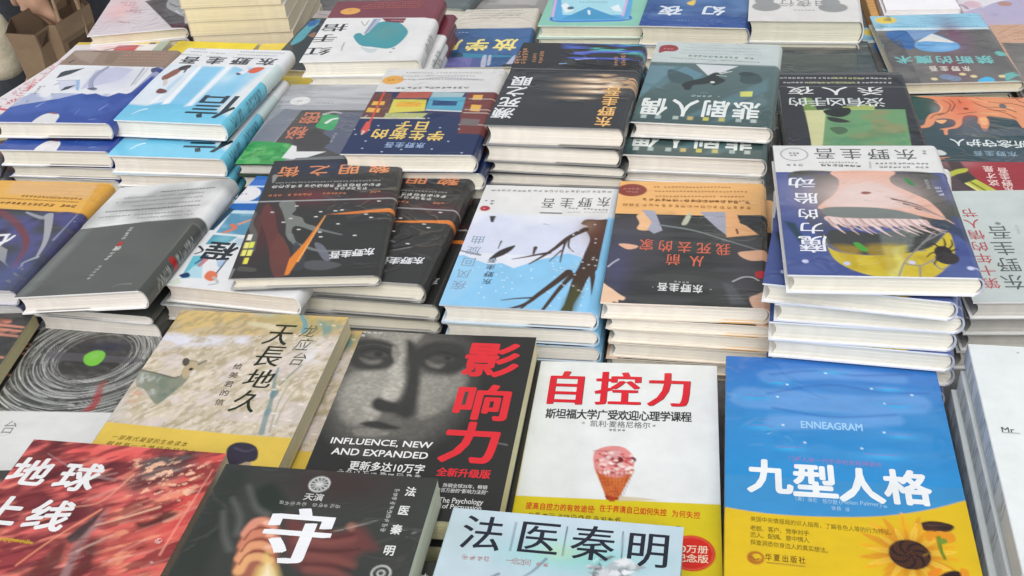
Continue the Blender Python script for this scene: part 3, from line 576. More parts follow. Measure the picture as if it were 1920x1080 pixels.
a=new('A8',(218,217,214),res=1.4,page=(228,226,206),rim=(238,238,236))
for c in ((23.4,162.8),(110.8,165.5)): a.ell(c,19,17,(148,150,149)); a.ell((c[0]-3,c[1]-20),13,12,(150,152,151))
a.T('白夜行',[(95.9,152.2),(50.2,150.8)],(19.7,23.4),(150,150,150),.012); a.dash([(87.0,175.3),(55.0,175.8)],5.5,(150,150,150),.8)
a=new('A11',(116,114,111),res=1.1,mat='film',page=(222,214,190),rim=(215,213,205))
a.poly([(-2.9,-20.8),(151.3,-7.5),(147.2,51.8),(-1.3,47.4)],(145,198,222)); a.poly([(-1.8,41.9),(146.3,49.9),(145.9,57.1),(-1.9,51.0)],(205,225,230)); a.ell((18.6,15.6),14,12,(225,200,85)); a.dash([(14.5,15.3),(24.8,16.1)],5,(150,120,40))
for y in (33,38,43): a.dash([(62,(y-25)*1.7),(132,(y-25)*1.7)],4.6,(115,160,195),.7)
a.dash([(7.3,37.1),(71.6,42.2)],4.2,(70,120,160),.8); a.dash([(85.0,43.2),(132.0,45.1)],4.2,(70,120,160),.8)
bm=(a.Y>(65.7,54.4)[1])*1.0; a.mottle((92,92,92),40,50,.6,mask=bm); a.spl([(17.1,52.5),(41.9,54.4),(41.9,86.3),(35.4,113.3),(24.4,109.2),(15.6,91.4),(10.5,66.3)],(62,108,165)); a.poly([(37.9,50.4),(82.7,53.9),(68.5,67.2),(42.6,86.4)],(122,155,195)); a.glow((95.5,72.8),16,60,(122,85,110),.75); a.glow((71.1,169.8),18,40,(125,70,85),.8); a.mottle((75,75,78),30,30,.6,mask=(a.X<a.w*.18)*1.0)
a.spl([(68.9,65.4),(49.9,83.4),(41.9,93.3),(40.0,110.3),(51.0,121.2),(71.2,124.2),(89.0,117.1),(94.2,105.6),(89.7,93.3)],(105,165,215)); a.poly([(68.2,65.4),(43.6,91.7),(55.4,89.1),(87.0,96.6),(90.6,95.1)],(220,220,215)); a.stroke([(44.6,100.4),(63.4,105.1)],3,2,(80,120,160)); a.glow((74.0,111.0),16,8,(140,190,230),.7)
a.T('禁断的魔术',[(113.9,151.8),(18.3,145.4)],(19.7,22.4),(120,190,190),.025); a.T('东野圭吾',[(86.5,177.1),(47.9,174.6)],(9.4,14.0),(215,212,200),.03)
for q in ([(93.3,209.8),(104.5,201.4),(111.6,207.9),(107.8,218.2),(93.0,218.8)],): a.spl(q,(80,180,225))
for q in ([(125.0,205.6),(137.2,194.2),(139.3,200.4),(126.6,211.8)],[(124.3,196.5),(134.9,191.0),(139.2,191.2),(128.0,201.3)],[(131.3,130.1),(138.4,127.2),(139.6,140.5),(133.3,140.1)],[(-2.2,93.5),(1.2,97.2),(-1.8,110.7),(-5.2,103.7)],[(122.2,214.5),(135.6,212.3),(136.7,219.8),(124.3,220.6)]): a.spl(q,(110,180,175))
for c in ((90.2,199.0),(122.5,200.9),(78.7,192.1),(43.2,203.8)): a.ell(c,4,4,(220,205,160))
for c in ((58.6,198.6),(66.8,203.7)): a.ell(c,8,8,(125,150,180),.7)
for i in range(4): a.stroke([(8+i*9,150+i*12),(40+i*6,140+i*13)],1,3,(150,150,150),.5)
a=new('P0',(222,214,216),res=1.3,mat='film',page=(225,215,205))
for i in range(80):
    y=a.rs.uniform(14,a.h*.93); x=a.rs.uniform(4,30); an=a.rs.choice([0.15,1.35,-.7,.7]); l=a.rs.uniform(4,10); a.stroke([(x,y),(x+l*math.cos(an),y+l*math.sin(an))],a.rs.uniform(1.5,3),1.2,(128,62,112) if y<a.h*.5 else (172,66,88),.95,smooth=False)
for q in ([(14.6,139.4),(15.6,121.6)],[(25.1,144.3),(11.2,111.8)],[(18.4,110.4),(15.0,81.9)],[(21.4,102.6),(10.6,71.7)],[(11.0,60.3),(8.2,30.3)],[(16.4,74.2),(4.5,42.6)],[(-8.1,60.3),(11.2,67.8)]): a.stroke(q,2.5,4,(205,70,85),.8)
a.rect(0,a.h*.94,a.w,a.h*.965,(215,85,95)); a.rect(0,0,a.w*.12,a.h,(226,224,228),.5)
a=new('B0',(226,229,233),page=(240,235,220),rim=(238,238,242),back=(205,205,205),flap=((88,84,80),.45,.98))
BL=(62,88,160)
a.poly([(67.8,120.3),(108.3,91.6),(111.5,59.2),(85.3,51.1),(61.1,62.9)],(196,199,220)); a.poly([(24.2,95.7),(53.5,92.2),(65.5,115.7),(40.3,120.7)],(206,209,226))
a.stroke([(72.7,52.9),(67.4,72.7),(70.5,95.2),(79.8,113.9),(88.0,120.0)],5,6,(152,156,184)); a.stroke([(74.2,52.9),(71.2,75.9),(74.2,98.3),(85.0,116.9)],1,1,(90,95,120)); a.poly([(17.7,87.8),(15.1,69.9),(18.5,64.9),(42.0,54.8),(31.1,74.7)],(70,78,82)); a.poly([(42.7,125.3),(43.5,112.9),(55.6,106.4),(51.1,119.0)],(70,78,82)); a.poly([(25.1,110.0),(26.9,103.6),(31.1,100.4)],(80,88,95)); a.stroke([(21.9,94.2),(49.8,92.2)],1,1,(120,125,140)); a.poly([(48.3,92.3),(52.7,90.6),(67.9,123.4),(62.8,121.9)],(150,185,222)); a.spl([(75.6,117.1),(83.5,113.9),(89.3,116.9),(84.4,121.6)],(70,78,90)); a.glow((99.5,88.5),30,26,(192,196,220),.7); a.stroke([(124.7,55.8),(130.8,107.0)],3,2,(165,168,180)); a.stroke([(130.6,55.8),(133.6,103.9)],2,2,(190,190,195)); a.spl([(135.8,57.4),(143.1,52.4),(148.2,62.2),(141.6,68.8)],(80,88,110))
a.poly([(-0.2,171.2),(11.4,163.6),(27.4,157.4),(40.6,151.2),(52.4,146.4),(69.8,134.1),(75.4,130.9),(84.1,133.8),(94.7,130.6),(107.6,138.0),(115.4,139.4),(123.8,128.6),(135.8,131.5),(140.7,126.9),(148.2,60.6),(152.7,49.0),(166.0,48.9),(163.7,229.1),(-4.8,233.7),(-17.0,213.3)],BL)
a.poly([(143.2,39.1),(149.9,28.9),(147.7,137.3),(153.2,217.3),(137.8,217.6),(139.3,134.4)],(66,82,150),.6); a.mottle((80,110,182),40,40,.5,mask=(a.Y>a.h*.62)*1.0,lo=.55)
a.stroke([(121.3,176.0),(125.4,158.5)],1.5,.6,(150,170,220)); a.stroke([(34.5,169.1),(39.3,154.2)],2.5,1,(150,165,215),.8); a.stroke([(96.1,189.4),(95.0,173.7)],2,1,(120,140,200),.6); a.stroke([(121.6,201.5),(129.0,199.9)],3,2,(130,150,205),.6)
a.spl([(52.2,211.5),(52.2,198.9),(56.6,188.9),(64.8,185.8),(72.5,187.1),(78.3,194.1),(80.7,205.3),(81.6,212.2),(77.1,219.2),(63.5,219.6)],(222,222,224)); a.spl([(60.6,185.9),(64.7,183.0),(72.5,187.1),(70.5,188.6)],(140,90,110))
a.dash([(12.9,135.0),(8.8,108.6)],6,(110,112,118),.8); a.dash([(14.6,159.1),(13.8,147.1)],5,(140,140,146),.7); a.dash([(36.1,136.1),(37.0,125.4)],7,(150,152,165),.7); a.dash([(12.8,113.3),(16.2,108.5)],5,(120,122,130),.7)
a.poly([(-23.6,-12.7),(152.5,-9.1),(154.2,52.3),(-1.8,46.7)],(150,131,117)); a.poly([(-8.3,1.6),(40.2,5.1),(45.1,43.0),(21.5,29.5)],(163,147,134)); a.poly([(51.7,5.1),(69.4,5.0),(73.8,42.8),(62.5,42.9)],(140,122,108))
for y in (100,106,112,118): a.dash([(a.w*.5,(y-95)*1.55),(a.w*.97,(y-95)*1.55+1)],6,(205,160,142),.75)
a.dash([(27.7,3.3),(52.6,6.8)],4,(110,95,85)); a.stroke([(11.5,39.8),(14.8,31.2)],3,2,(60,55,55)); a.band=(0,(69.1,48.7)[1])
a=new('B1',(226,228,230),page=(244,238,226),rim=(244,246,248),flap=((225,225,228),.5,.95))
a.grad((62.4,54.3)[1],(45.0,167.4)[1],(178,212,232),(120,192,228)); a.grad((43.6,164.6)[1],a.h+1,(112,188,220),(128,204,234))
def stripe(x0,x1,y1,b0,b1,col,al): a.poly([x0,x1,b1,b0],col,al,3)
a.poly([(2.4,55.0),(42.1,55.7),(47.6,158.4),(29.4,171.5),(-23.6,166.9),(-18.5,102.0)],(224,230,236),.9,6); a.poly([(42.1,55.7),(47.9,55.3),(55.9,163.6),(46.4,167.3)],(240,244,248),.95,3); a.poly([(80.5,53.1),(89.9,54.1),(87.3,166.9),(78.5,170.5)],(238,242,246),.9,5); a.poly([(49.4,58.5),(77.0,56.6),(77.7,161.9),(55.9,163.6)],(132,196,230),.9,6); a.poly([(91.4,55.7),(117.1,60.5),(122.5,152.5),(94.0,163.5)],(136,198,230),.85,8); a.poly([(137.1,55.9),(170.2,56.9),(167.0,205.3),(122.1,174.2),(130.1,114.6)],(228,230,230),.9,10); a.poly([(31.8,98.5),(34.9,82.3),(37.0,151.8),(30.3,159.7)],(150,200,230),.8,6)
a.glow((96.3,87.6),12,18,(215,235,240),.5)
a.spl([(11.7,98.3),(8.4,88.9),(10.9,80.7),(14.0,69.1),(19.0,63.8),(24.2,68.4),(24.7,79.8),(21.4,89.6),(17.5,99.5)],(142,98,86)); a.spl([(17.5,63.9),(21.6,55.4),(30.3,53.1),(32.8,61.2),(27.9,68.1),(23.6,70.1)],(74,72,74)); a.stroke([(29.2,63.1),(31.8,76.0)],4,2,(90,86,86)); a.spl([(15.4,101.2),(18.1,97.8),(25.0,108.4),(23.9,117.8)],(205,200,195)); a.spl([(21.7,133.4),(22.0,124.2),(31.3,126.5),(36.4,132.3),(33.1,137.1),(26.8,137.6)],(122,80,80)); a.poly([(28.6,168.7),(30.3,138.8),(38.7,138.2),(35.3,162.3)],(235,238,240),.9)
a.spl([(115.6,65.4),(118.6,57.1),(124.3,53.5),(133.6,54.5),(132.7,62.7),(127.5,71.1),(120.5,71.5)],(214,98,74)); a.spl([(97.1,55.3),(107.2,54.6),(114.9,62.2),(114.1,73.6),(107.0,77.3),(102.0,72.8),(107.0,67.6),(106.4,61.2)],(225,226,232)); a.spl([(102.7,74.4),(104.2,71.1),(110.5,75.4),(107.7,78.8)],(85,90,120))
a.T('东野圭吾',[(129.0,36.7),(21.7,38.6)],(24.8,21.2),(62,66,68),.03)
for x0,x1,y in ((365,392,91),(362,398,97),(352,396,104),(402,436,99),(400,435,106),(455,540,95),(455,532,101),(450,520,107)): a.dash([( (x0-352)*a.w/196+ (y-91)*.1,(y-91)*1.5+2),((x1-352)*a.w/196,(y-91)*1.5+3)],4.4,(105,108,112),.8)
a.T('信',[(115.5,167.6)],(56.5,59.6),(52,66,76),.0,song=.018)
a.stroke([(22.1,195.1),(27.1,184.7),(33.8,179.9)],.8,2.4,(238,244,248)); a.dash([(67.8,181.4),(83.9,181.6)],4,(160,215,238),.7)
def spB(A,sp):
    sp=sp.copy(); n=sp.shape[0]; k=(np.arange(n)/n)[:,None,None]
    sp=np.where(k>.45,alb((112,192,216))*np.ones_like(sp),np.where(k>.2,alb((200,218,216))*np.ones_like(sp),sp))
    marks(A,sp,.45,.92,(60,100,116))
    return sp
a.spine_fn=spB
a=new('B2',(150,153,160),page=(230,230,222),rim=(70,74,72),mat='crinkle')
a.poly([(-0.1,-5.3),(138.7,-13.0),(152.3,72.9),(38.8,73.6),(8.1,70.8)],(166,169,176)); a.mottle((190,192,196),60,8,.6,mask=(a.Y<60)*1.0); a.stroke([(21.9,37.4),(78.9,40.4),(134.9,43.2)],2,1,(120,122,135),.7); a.ell((27.4,48.2),13,12,(222,222,222)); a.dash([(22.5,48.2),(33.0,48.1)],5,(150,150,150)); a.dash([(47.6,52.6),(76.2,55.5)],5,(125,128,140),.7)
a.poly([(37.4,73.6),(152.6,74.3),(161.1,224.3),(77.1,214.0),(31.0,160.8)],(86,84,84)); a.poly([(14.4,70.8),(37.4,73.6),(29.0,160.8),(0.5,158.6),(3.5,108.7)],(126,131,142)); a.poly([(85.6,79.2),(156.0,74.3),(159.5,218.3),(96.6,172.9),(82.4,146.6)],(98,104,122)); a.poly([(68.5,122.1),(100.2,151.7),(88.4,188.5),(62.7,176.1),(45.0,143.1)],(78,76,76))
a.spl([(68.5,83.7),(79.6,86.5),(90.6,92.2),(92.9,119.0),(91.3,127.4),(79.2,124.8),(68.6,117.9),(69.3,102.4)],(72,165,108)); a.stroke([(79.0,108.0),(83.3,99.4),(89.2,96.5)],5,3,(225,228,225)); a.stroke([(69.6,85.1),(79.5,79.2),(90.5,82.1)],5,3,(176,178,180))
a.spl([(0.1,161.3),(13.2,157.1),(33.8,159.4),(54.2,165.7),(59.0,196.8),(41.7,212.3),(-0.0,215.7),(-2.7,190.3)],(68,158,88)); a.mottle((120,195,120),14,10,.6,mask=a.pmask([(-3.9,161.3),(51.4,163.1),(56.6,199.4),(0.9,218.2)]),lo=.5); a.mottle((40,115,60),10,10,.5,mask=a.pmask([(-3.9,161.3),(51.4,163.1),(56.6,199.4),(0.9,218.2)]),lo=.55)
a.poly([(54.2,165.7),(60.2,168.3),(64.3,181.3),(100.1,180.6),(73.3,201.5),(51.3,196.9)],(225,228,226)); a.poly([(68.5,196.6),(120.8,190.5),(164.1,236.3),(47.6,239.2)],(120,124,124))
a.T('秘密',[(49.7,134.8),(55.0,95.4)],(24.1,30.8),(198,126,100),.02,rot=.05); a.dash([(99.2,159.7),(98.6,130.0)],6,(180,185,200),.8)
a=new('B3',(47,60,92),page=(240,235,220),rim=(232,232,230),mat='film')
a.poly([(-2.1,-11.4),(143.8,-13.0),(143.2,65.0),(-2.0,63.5)],(214,214,213)); a.ell((14.1,31.4),13,12,(222,165,75)); a.dash([(7.5,31.4),(19.9,31.5)],5,(160,105,40))
for x0,x1,y in ((770,900,137),(765,890,144),(762,900,152)): a.dash([((x0-735)*.72,(y-128)*1.25),((x1-735)*.72,(y-128)*1.25+1)],4.4,(150,152,155),.8)
a.stroke([(38.8,31.5),(73.1,25.8),(122.1,31.9)],3,4,(170,172,176),.8); a.dash([(109.9,52.2),(21.2,53.4)],8,(110,112,116),.85)
a.poly([(-3.6,64.9),(140.1,65.0),(139.3,133.6),(85.7,119.6),(27.5,131.8),(-6.8,132.1)],(60,62,92))
a.poly([(-3.2,66.3),(21.4,67.8),(31.8,129.2),(-5.1,129.4)],(108,74,68)); a.poly([(30.3,64.9),(69.3,63.5),(67.1,80.4),(28.8,80.4)],(176,92,76)); a.poly([(69.3,63.5),(107.4,66.4),(105.8,77.6),(69.0,80.4)],(160,185,190)); a.poly([(27.0,83.2),(66.1,84.5),(69.7,113.0),(29.2,118.6)],(212,202,86)); a.poly([(33.3,91.5),(61.4,91.4),(62.5,102.3),(34.0,102.4)],(225,170,70)); a.poly([(27.4,118.6),(74.5,118.3),(70.0,131.5),(26.3,131.8)],(176,182,120)); a.poly([(68.4,77.6),(111.3,77.6),(113.5,112.8),(69.8,107.7)],(92,164,190)); a.poly([(73.9,85.9),(102.9,88.6),(103.1,99.5),(75.5,99.6)],(50,80,120)); a.stroke([(71.6,110.4),(112.5,114.1)],3,3,(205,212,214)); a.stroke([(-2.2,130.7),(73.0,131.5)],3,3,(205,200,185))
a.poly([(109.9,66.4),(140.8,65.0),(147.0,168.7),(117.5,166.6),(112.8,122.1)],(118,66,64))
for q in ([(118.4,72.0),(129.5,72.0),(129.8,84.4),(118.7,84.4)],[(120.3,96.7),(132.1,98.0),(132.4,114.0),(121.3,112.8)],[(4.4,88.8),(18.3,88.8),(19.3,98.4),(4.3,98.5)],[(2.3,105.3),(17.6,106.6),(17.8,117.3),(2.6,116.1)]): a.poly(q,(226,176,84))
for y in (191,212,218,240): a.stroke([(a.w*.80,(y-128)*1.3),(a.w*.985,(y-128)*1.3+1)],2.2,2.2,(200,190,180),.8)
a.poly([(115.7,131.2),(136.4,133.6),(136.1,148.9),(116.1,146.5)],(120,112,112))
a.stroke([(11.5,63.5),(12.7,109.3),(13.7,144.9)],2.5,2.5,(205,80,60)); a.spl([(9.9,139.8),(14.6,143.6),(17.0,157.7),(14.7,167.8),(9.0,164.1),(9.0,152.7)],(210,90,80)); a.stroke([(12.2,162.8),(11.8,170.3)],3,2,(225,190,170))
a.T('学生街的',[(94.8,173.0),(31.8,168.8)],(17.1,21.0),(226,196,112),.03); a.T('日子',[(74.5,149.5),(54.2,149.7)],(17.3,20.3),(226,196,112),.03); a.T('东野圭吾',[(82.5,195.0),(48.6,194.3)],(9.9,11.9),(150,172,204),.025)
for i in range(26): a.ell((a.rs.rand()*a.w,a.h*(.55+.43*a.rs.rand())),1.1,1.1,(200,205,215))
a=new('B4',(62,64,66),page=(244,238,226),rim=(150,150,150),back=(60,60,62),flap=((92,92,92),.55,1.0),mat='film')
a.band=(0,(62.9,74.7)[1]); a.poly([(-6.5,-9.7),(147.3,-12.3),(147.8,77.7),(-11.0,76.8)],(46,44,48))
a.mottle((80,105,200),46,7,.9,lo=.55,mask=a.pmask([(51.2,4.1),(142.4,0.5),(142.0,52.0),(59.3,52.8)],14)); a.mottle((90,190,185),40,6,.8,lo=.6,mask=a.pmask([(82.0,-3.4),(142.1,-2.6),(142.7,31.2),(86.5,27.5)],10)); a.stroke([(66.3,26.8),(92.1,22.7),(117.1,23.2)],2,4,(105,115,210)); a.stroke([(70.7,46.3),(91.8,42.4)],3,2,(150,150,215)); a.stroke([(54.1,59.0),(61.2,57.2)],3,2,(120,160,190))
for x,y0,y1,wd in ((992,128,92,9),(1010,124,104,6),(1022,126,94,7),(1155,128,108,6),(1168,128,100,7),(980,128,98,9)): a.dash([((x-985+ (130-y0)*0)*.655+((y0-82)*.16),(y0-80)*1.28),((x-985)*.655+((y1-82)*.16),(y1-80)*1.28)],wd,(196,146,112),.95,gap=.12)
for cx,cy,rx,ry,al in ((1120,160,42,3.4,.8),(1150,165,34,3,.95),(1125,174,48,4,.95),(1160,172,24,4.4,.9),(1135,184,40,3.2,.8),(1172,156,18,3,.8),(1110,197,36,2.6,.5),(1140,150,26,2,.5)):
    c=( (cx-970)*.61,(cy-82)*1.27); a.glow(c,rx*.55,ry*1.3,(236,204,170),al); a.glow((c[0]+8,c[1]),rx*.25,ry*.8,(255,240,215),al)
a.mottle((70,62,58),30,6,.8,mask=a.pmask([(86.0,86.4),(148.5,83.3),(146.1,163.7),(89.7,167.1)],10),lo=.5)
a.mottle((210,170,130),12,5,.8,mask=a.pmask([(107.0,85.4),(148.5,83.3),(142.8,135.4),(108.3,137.4)],6),lo=.58)
a.T('濒死之眼',[(14.3,187.0),(18.6,106.8)],(22.4,23.8),(224,226,228),.025)
a.T('东野圭吾',[(123.3,199.9),(124.0,128.5)],(17.5,21.5),(214,152,80),.025); a.T('东野圭吾',[(123.6,199.4),(124.2,127.9)],(17.5,21.5),(236,196,130),.0)
a.rect(0,(62.9,74.7)[1]-1.2,a.w,(62.9,74.7)[1]+.8,(120,122,124),.8)
a=new('B5',(80,100,100),page=(246,240,230),rim=(240,240,238),mat='film',flap=((205,205,205),.1,.9))
a.poly([(-6.9,-11.6),(148.3,-16.3),(147.1,63.4),(-6.3,61.1)],(192,202,200)); a.spl([(4.9,23.1),(6.1,13.5),(14.6,9.6),(23.8,12.1),(27.5,21.4),(23.2,28.0),(13.2,28.8),(6.3,34.0)],(150,62,66)); a.dash([(9.1,21.2),(22.5,21.8)],5,(215,150,150))
for x0,x1,y in ((1290,1425,88),(1285,1425,94),(1280,1425,100)): a.dash([((x0-1235)*.66,(y-77)*1.4),((x1-1235)*.66,(y-77)*1.4-1)],4,(150,165,164),.6)
a.dash([(123.8,41.6),(35.9,39.4)],7,(92,128,112),.9); a.dash([(124.5,52.0),(18.1,47.0)],4.5,(135,152,145),.8)
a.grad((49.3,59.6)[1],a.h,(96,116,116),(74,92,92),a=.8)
a.poly([(-1.9,69.8),(33.3,69.9),(-3.0,166.0),(-8.1,132.4)],(108,142,154),.85,4); a.poly([(31.7,67.1),(71.3,97.3),(60.2,105.3),(34.8,93.2),(21.4,129.8),(10.2,134.9)],(92,124,130),.9,4); a.poly([(135.9,95.9),(137.6,126.1),(80.3,190.3),(53.2,199.3)],(98,132,140),.6,5); a.poly([(132.3,133.3),(139.4,159.0),(98.5,207.2),(82.1,208.9)],(100,132,138),.5,5); a.poly([(1.8,178.7),(20.1,163.8),(3.2,206.8)],(96,124,126),.6,4)
a.poly([(52.6,62.4),(101.3,64.3),(71.1,95.8)],(206,212,214)); a.poly([(41.1,69.3),(64.6,90.7),(52.2,108.9),(23.2,97.1)],(100,136,150)); a.spl([(24.0,79.6),(46.8,92.2),(54.3,105.8),(37.5,115.8),(26.7,105.4)],(72,92,96))
a.spl([(45.9,126.2),(42.6,118.1),(49.9,109.1),(64.3,99.3),(76.0,83.9),(83.3,86.2),(81.7,94.9),(89.5,102.8),(85.6,111.5),(78.0,117.8),(73.9,112.6),(66.0,116.0),(55.8,119.7),(53.5,131.0),(47.7,131.5)],(52,58,58)); a.stroke([(78.8,82.2),(88.8,80.0)],2,1.5,(214,212,206)); a.stroke([(82.2,86.3),(94.7,79.4)],2,1.5,(214,212,206)); a.stroke([(79.0,90.9),(89.9,92.8)],1.5,1.5,(190,195,190)); a.ell((76.0,109.6),2.5,2.5,(220,222,215)); a.spl([(107.0,84.2),(117.4,80.4),(126.7,88.2),(129.5,104.9),(116.0,111.6),(106.1,104.1)],(66,84,84)); a.ell((111.8,85.2),9,6,(58,72,72))
a.poly([(108.2,131.5),(121.7,128.9),(121.5,142.3),(109.1,143.5)],(206,208,112)); a.T('悲剧人偶',[(117.7,176.5),(19.6,177.0)],(27.7,39.5),(226,231,228),.025); a.dash([(79.5,146.2),(55.1,145.8)],7,(170,190,188),.9); a.dash([(87.5,145.5),(84.6,145.8)],3,(200,205,200)); a.dash([(74.0,137.3),(62.5,138.4)],3.5,(150,170,170),.7)
for i,(x,cl) in enumerate(zip((1200,1228,1262,1290,1320,1350,1382,1410),((190,205,200),(170,190,190),(180,195,190),(200,180,120),(205,200,100),(200,190,105),(170,185,180),(190,200,195)))): c=((x-1182)*.548+2,a.h*.935+0.0*i); a.poly([(c[0]-3,c[1]-4),(c[0]+3,c[1]-4),(c[0]+3,c[1]+4),(c[0]-3,c[1]+4)],cl,.9)
a=new('B6',(72,82,84),res=1.5,mat='crinkle',page=(215,215,210)); a.poly([(-24.6,-24.0),(158.1,-12.0),(147.8,45.6),(-28.1,35.2)],(110,108,106)); a.dash([(61.9,3.5),(120.2,10.8)],6,(140,138,135)); a.dash([(48.8,29.3),(123.8,33.8)],4,(140,138,135)); a.mottle((52,68,72),70,20,.8); a.mottle((96,104,106),60,12,.5,lo=.5)
a=new('B7',(58,60,63),page=(215,215,210),rim=(150,150,148),mat='film',spine=1)
a.poly([(-4.2,-8.1),(154.2,-4.2),(153.6,8.2),(-5.0,4.4)],(96,98,98)); a.dash([(133.6,18.3),(0.9,13.9)],6,(225,225,220),.95); a.dash([(131.9,30.3),(0.1,27.6)],6,(225,225,220),.95); a.dash([(100.1,17.6),(64.1,15.3)],7,(205,208,110),1); a.dash([(91.3,29.5),(28.4,28.2)],7,(205,208,110),.8); a.stroke([(-6.9,38.0),(146.1,42.5)],1.6,1.6,(110,112,114))
a.poly([(47.0,99.4),(136.8,101.8),(129.1,210.1),(25.6,210.2)],(112,156,112)); a.mottle((150,140,100),30,24,.7,mask=a.pmask([(55.7,102.2),(135.2,104.5),(127.1,198.1),(32.3,198.1)],4),lo=.5); a.mottle((84,140,104),30,20,.6,mask=a.pmask([(52.5,134.6),(130.7,135.2),(125.3,210.1),(28.4,210.2)],4),lo=.5)
a.poly([(24.7,68.0),(35.5,71.0),(38.9,102.0),(24.1,107.4)],(122,150,84)); a.poly([(25.0,103.2),(47.9,102.1),(47.2,115.8),(38.1,183.3),(32.9,210.2),(25.1,210.2),(25.8,160.5)],(206,208,158)); a.poly([(68.4,94.1),(104.8,89.0),(103.1,102.8),(67.6,102.4)],(180,196,110),.8)
a.spl([(48.5,102.1),(74.1,96.9),(75.0,110.7),(65.7,120.0),(54.1,118.6),(46.6,110.3)],(48,52,50)); a.spl([(49.2,119.9),(62.4,124.0),(72.6,132.1),(61.3,134.7),(50.7,129.3)],(60,62,58)); a.spl([(48.9,147.7),(63.1,145.2),(67.8,155.6),(56.6,163.2)],(84,110,84))
a.T('杀人夜',[(104.5,53.4),(24.2,50.5)],(29.5,21.9),(224,228,226),.0,song=.014); a.T('没有凶手的',[(105.5,83.4),(18.9,80.8)],(21.7,22.6),(216,222,220),.0,song=.014)
a=new('B8',(66,84,90),page=(215,215,205),rim=(90,95,98),mat='film',spine=1)
a.mottle((84,96,108),60,60,.7); a.spl([(1.0,2.9),(23.3,5.0),(28.8,36.3),(14.6,56.3),(3.7,59.5)],(52,86,80)); a.glow((25.9,35.0),6,14,(120,145,150),.6)
OR=(226,152,112)
a.spl([(-8.8,-11.6),(24.9,-9.7),(77.1,-13.0),(137.7,-16.5),(154.0,-8.3),(135.7,90.8),(119.4,78.5),(113.7,78.8),(110.5,60.3),(103.3,55.3),(91.2,51.7),(79.7,50.8),(80.3,58.9),(79.6,71.0),(73.6,88.5),(70.0,86.0),(69.4,74.2),(67.5,67.6),(69.2,51.2),(57.8,49.0),(52.8,56.0),(49.5,72.4),(43.1,82.0),(33.3,86.4),(31.3,98.2),(27.8,98.4),(27.9,87.9),(24.2,85.5),(38.2,79.5),(43.3,71.3),(42.1,61.9),(33.2,58.2),(23.5,61.3),(18.6,73.7),(11.8,82.0),(1.2,83.8),(-0.8,79.9),(7.9,75.5),(12.6,59.1),(17.9,47.8),(26.3,41.9),(31.1,36.2),(29.9,16.4),(23.7,6.5),(8.5,1.2)],OR)
a.glow((54.6,19.7),20,40,(222,110,80),.8)
for q in ([(36.6,10.3),(43.6,21.6),(37.6,41.5),(27.1,50.2)],[(44.2,7.2),(48.4,21.4),(42.7,38.5)],[(68.8,12.0),(80.5,25.8),(100.8,27.8),(113.6,38.4)],[(74.8,3.2),(91.1,14.1),(111.4,16.2),(124.8,24.1)],[(54.3,8.3),(55.6,16.8)],[(48.2,46.6),(58.6,43.4),(69.6,40.2)],[(17.3,58.9),(22.4,50.4),(32.5,44.5)],[(85.4,32.6),(101.5,41.7),(110.9,54.9)],[(75.4,20.4),(88.1,33.9),(102.4,36.1)],[(117.7,-4.1),(122.5,10.1),(131.9,16.8)],[(95.4,-6.3),(110.8,1.9),(125.7,1.4)]): a.stroke(q,1,2.2,(120,72,60),.85)
for q in ([(26.6,13.6),(33.3,27.6),(29.3,41.8)],[(65.8,3.5),(85.6,11.4)],[(95.7,22.4),(112.1,30.2)],[(75.1,42.8),(92.3,44.8)]): a.stroke(q,1,2,(245,190,140),.8)
a.ell((101.4,23.6),4,6,(95,100,110)); a.ell((59.5,32.2),3,3,(140,70,55)); a.spl([(70.8,56.6),(78.0,55.0),(78.1,69.8),(71.9,72.7)],(240,180,130)); a.spl([(22.0,64.1),(34.5,62.2),(28.1,72.0)],(240,180,130))
a.spl([(56.7,57.2),(68.4,56.7),(67.7,78.2),(86.4,82.6),(110.2,76.3),(112.3,97.0),(61.6,96.8),(48.0,92.2)],(98,106,114),.7,); a.spl([(11.1,139.8),(18.3,135.7),(24.2,142.8),(21.3,147.8),(12.5,147.1)],(214,218,214)); a.stroke([(12.2,154.4),(26.3,152.5)],3,1,(220,140,100)); a.stroke([(12.4,158.0),(21.4,156.3)],2,1,(220,140,100))
a.T('祈念守护人',[(105.2,118.9),(39.7,117.1)],(15.2,16.5),(220,228,228),.02); a.T('东野圭吾',[(92.6,141.7),(57.5,142.3)],(10.0,11.1),(142,168,184),.02)
a=new('B9',(158,62,68),page=(205,200,190),mat='film',spine=1)
a.poly([(-2.9,-7.0),(39.9,-3.3),(47.5,76.1),(-15.2,86.7)],(88,78,80),1,14); a.glow((38.7,3.7),20,10,(176,120,122),.7); a.poly([(26.0,-0.6),(39.5,-1.0),(42.9,17.4),(62.7,75.6),(51.8,80.1),(30.6,37.9)],(72,64,64),.9,3)
a.spl([(20.2,27.0),(26.2,22.3),(34.6,16.4),(44.3,15.0),(42.1,21.9),(32.9,26.7),(23.4,33.7)],(182,188,74)); a.poly([(31.9,33.4),(44.8,25.2),(50.7,39.5),(43.3,46.3),(35.9,47.6)],(66,64,62)); a.poly([(37.3,45.4),(49.0,37.4),(77.5,77.2),(61.2,84.0)],(190,194,80)); a.stroke([(42.8,43.0),(67.0,79.6)],2.4,2.4,(120,118,50)); a.stroke([(38.1,46.5),(59.9,79.9)],3,3,(220,218,140))
a.T('东野圭吾',[(77.3,57.1),(78.4,18.6)],(9.9,12.1),(232,205,200),.025); a.T('这才是',[(64.8,44.6),(64.8,15.6)],(9.9,12.3),(232,205,200),.025)
for y in (316,323,328,348,354,360): a.stroke([(130,(y-303)*1.55),(146,(y-303)*1.55)],1.6,1.6,(225,175,170),.8)
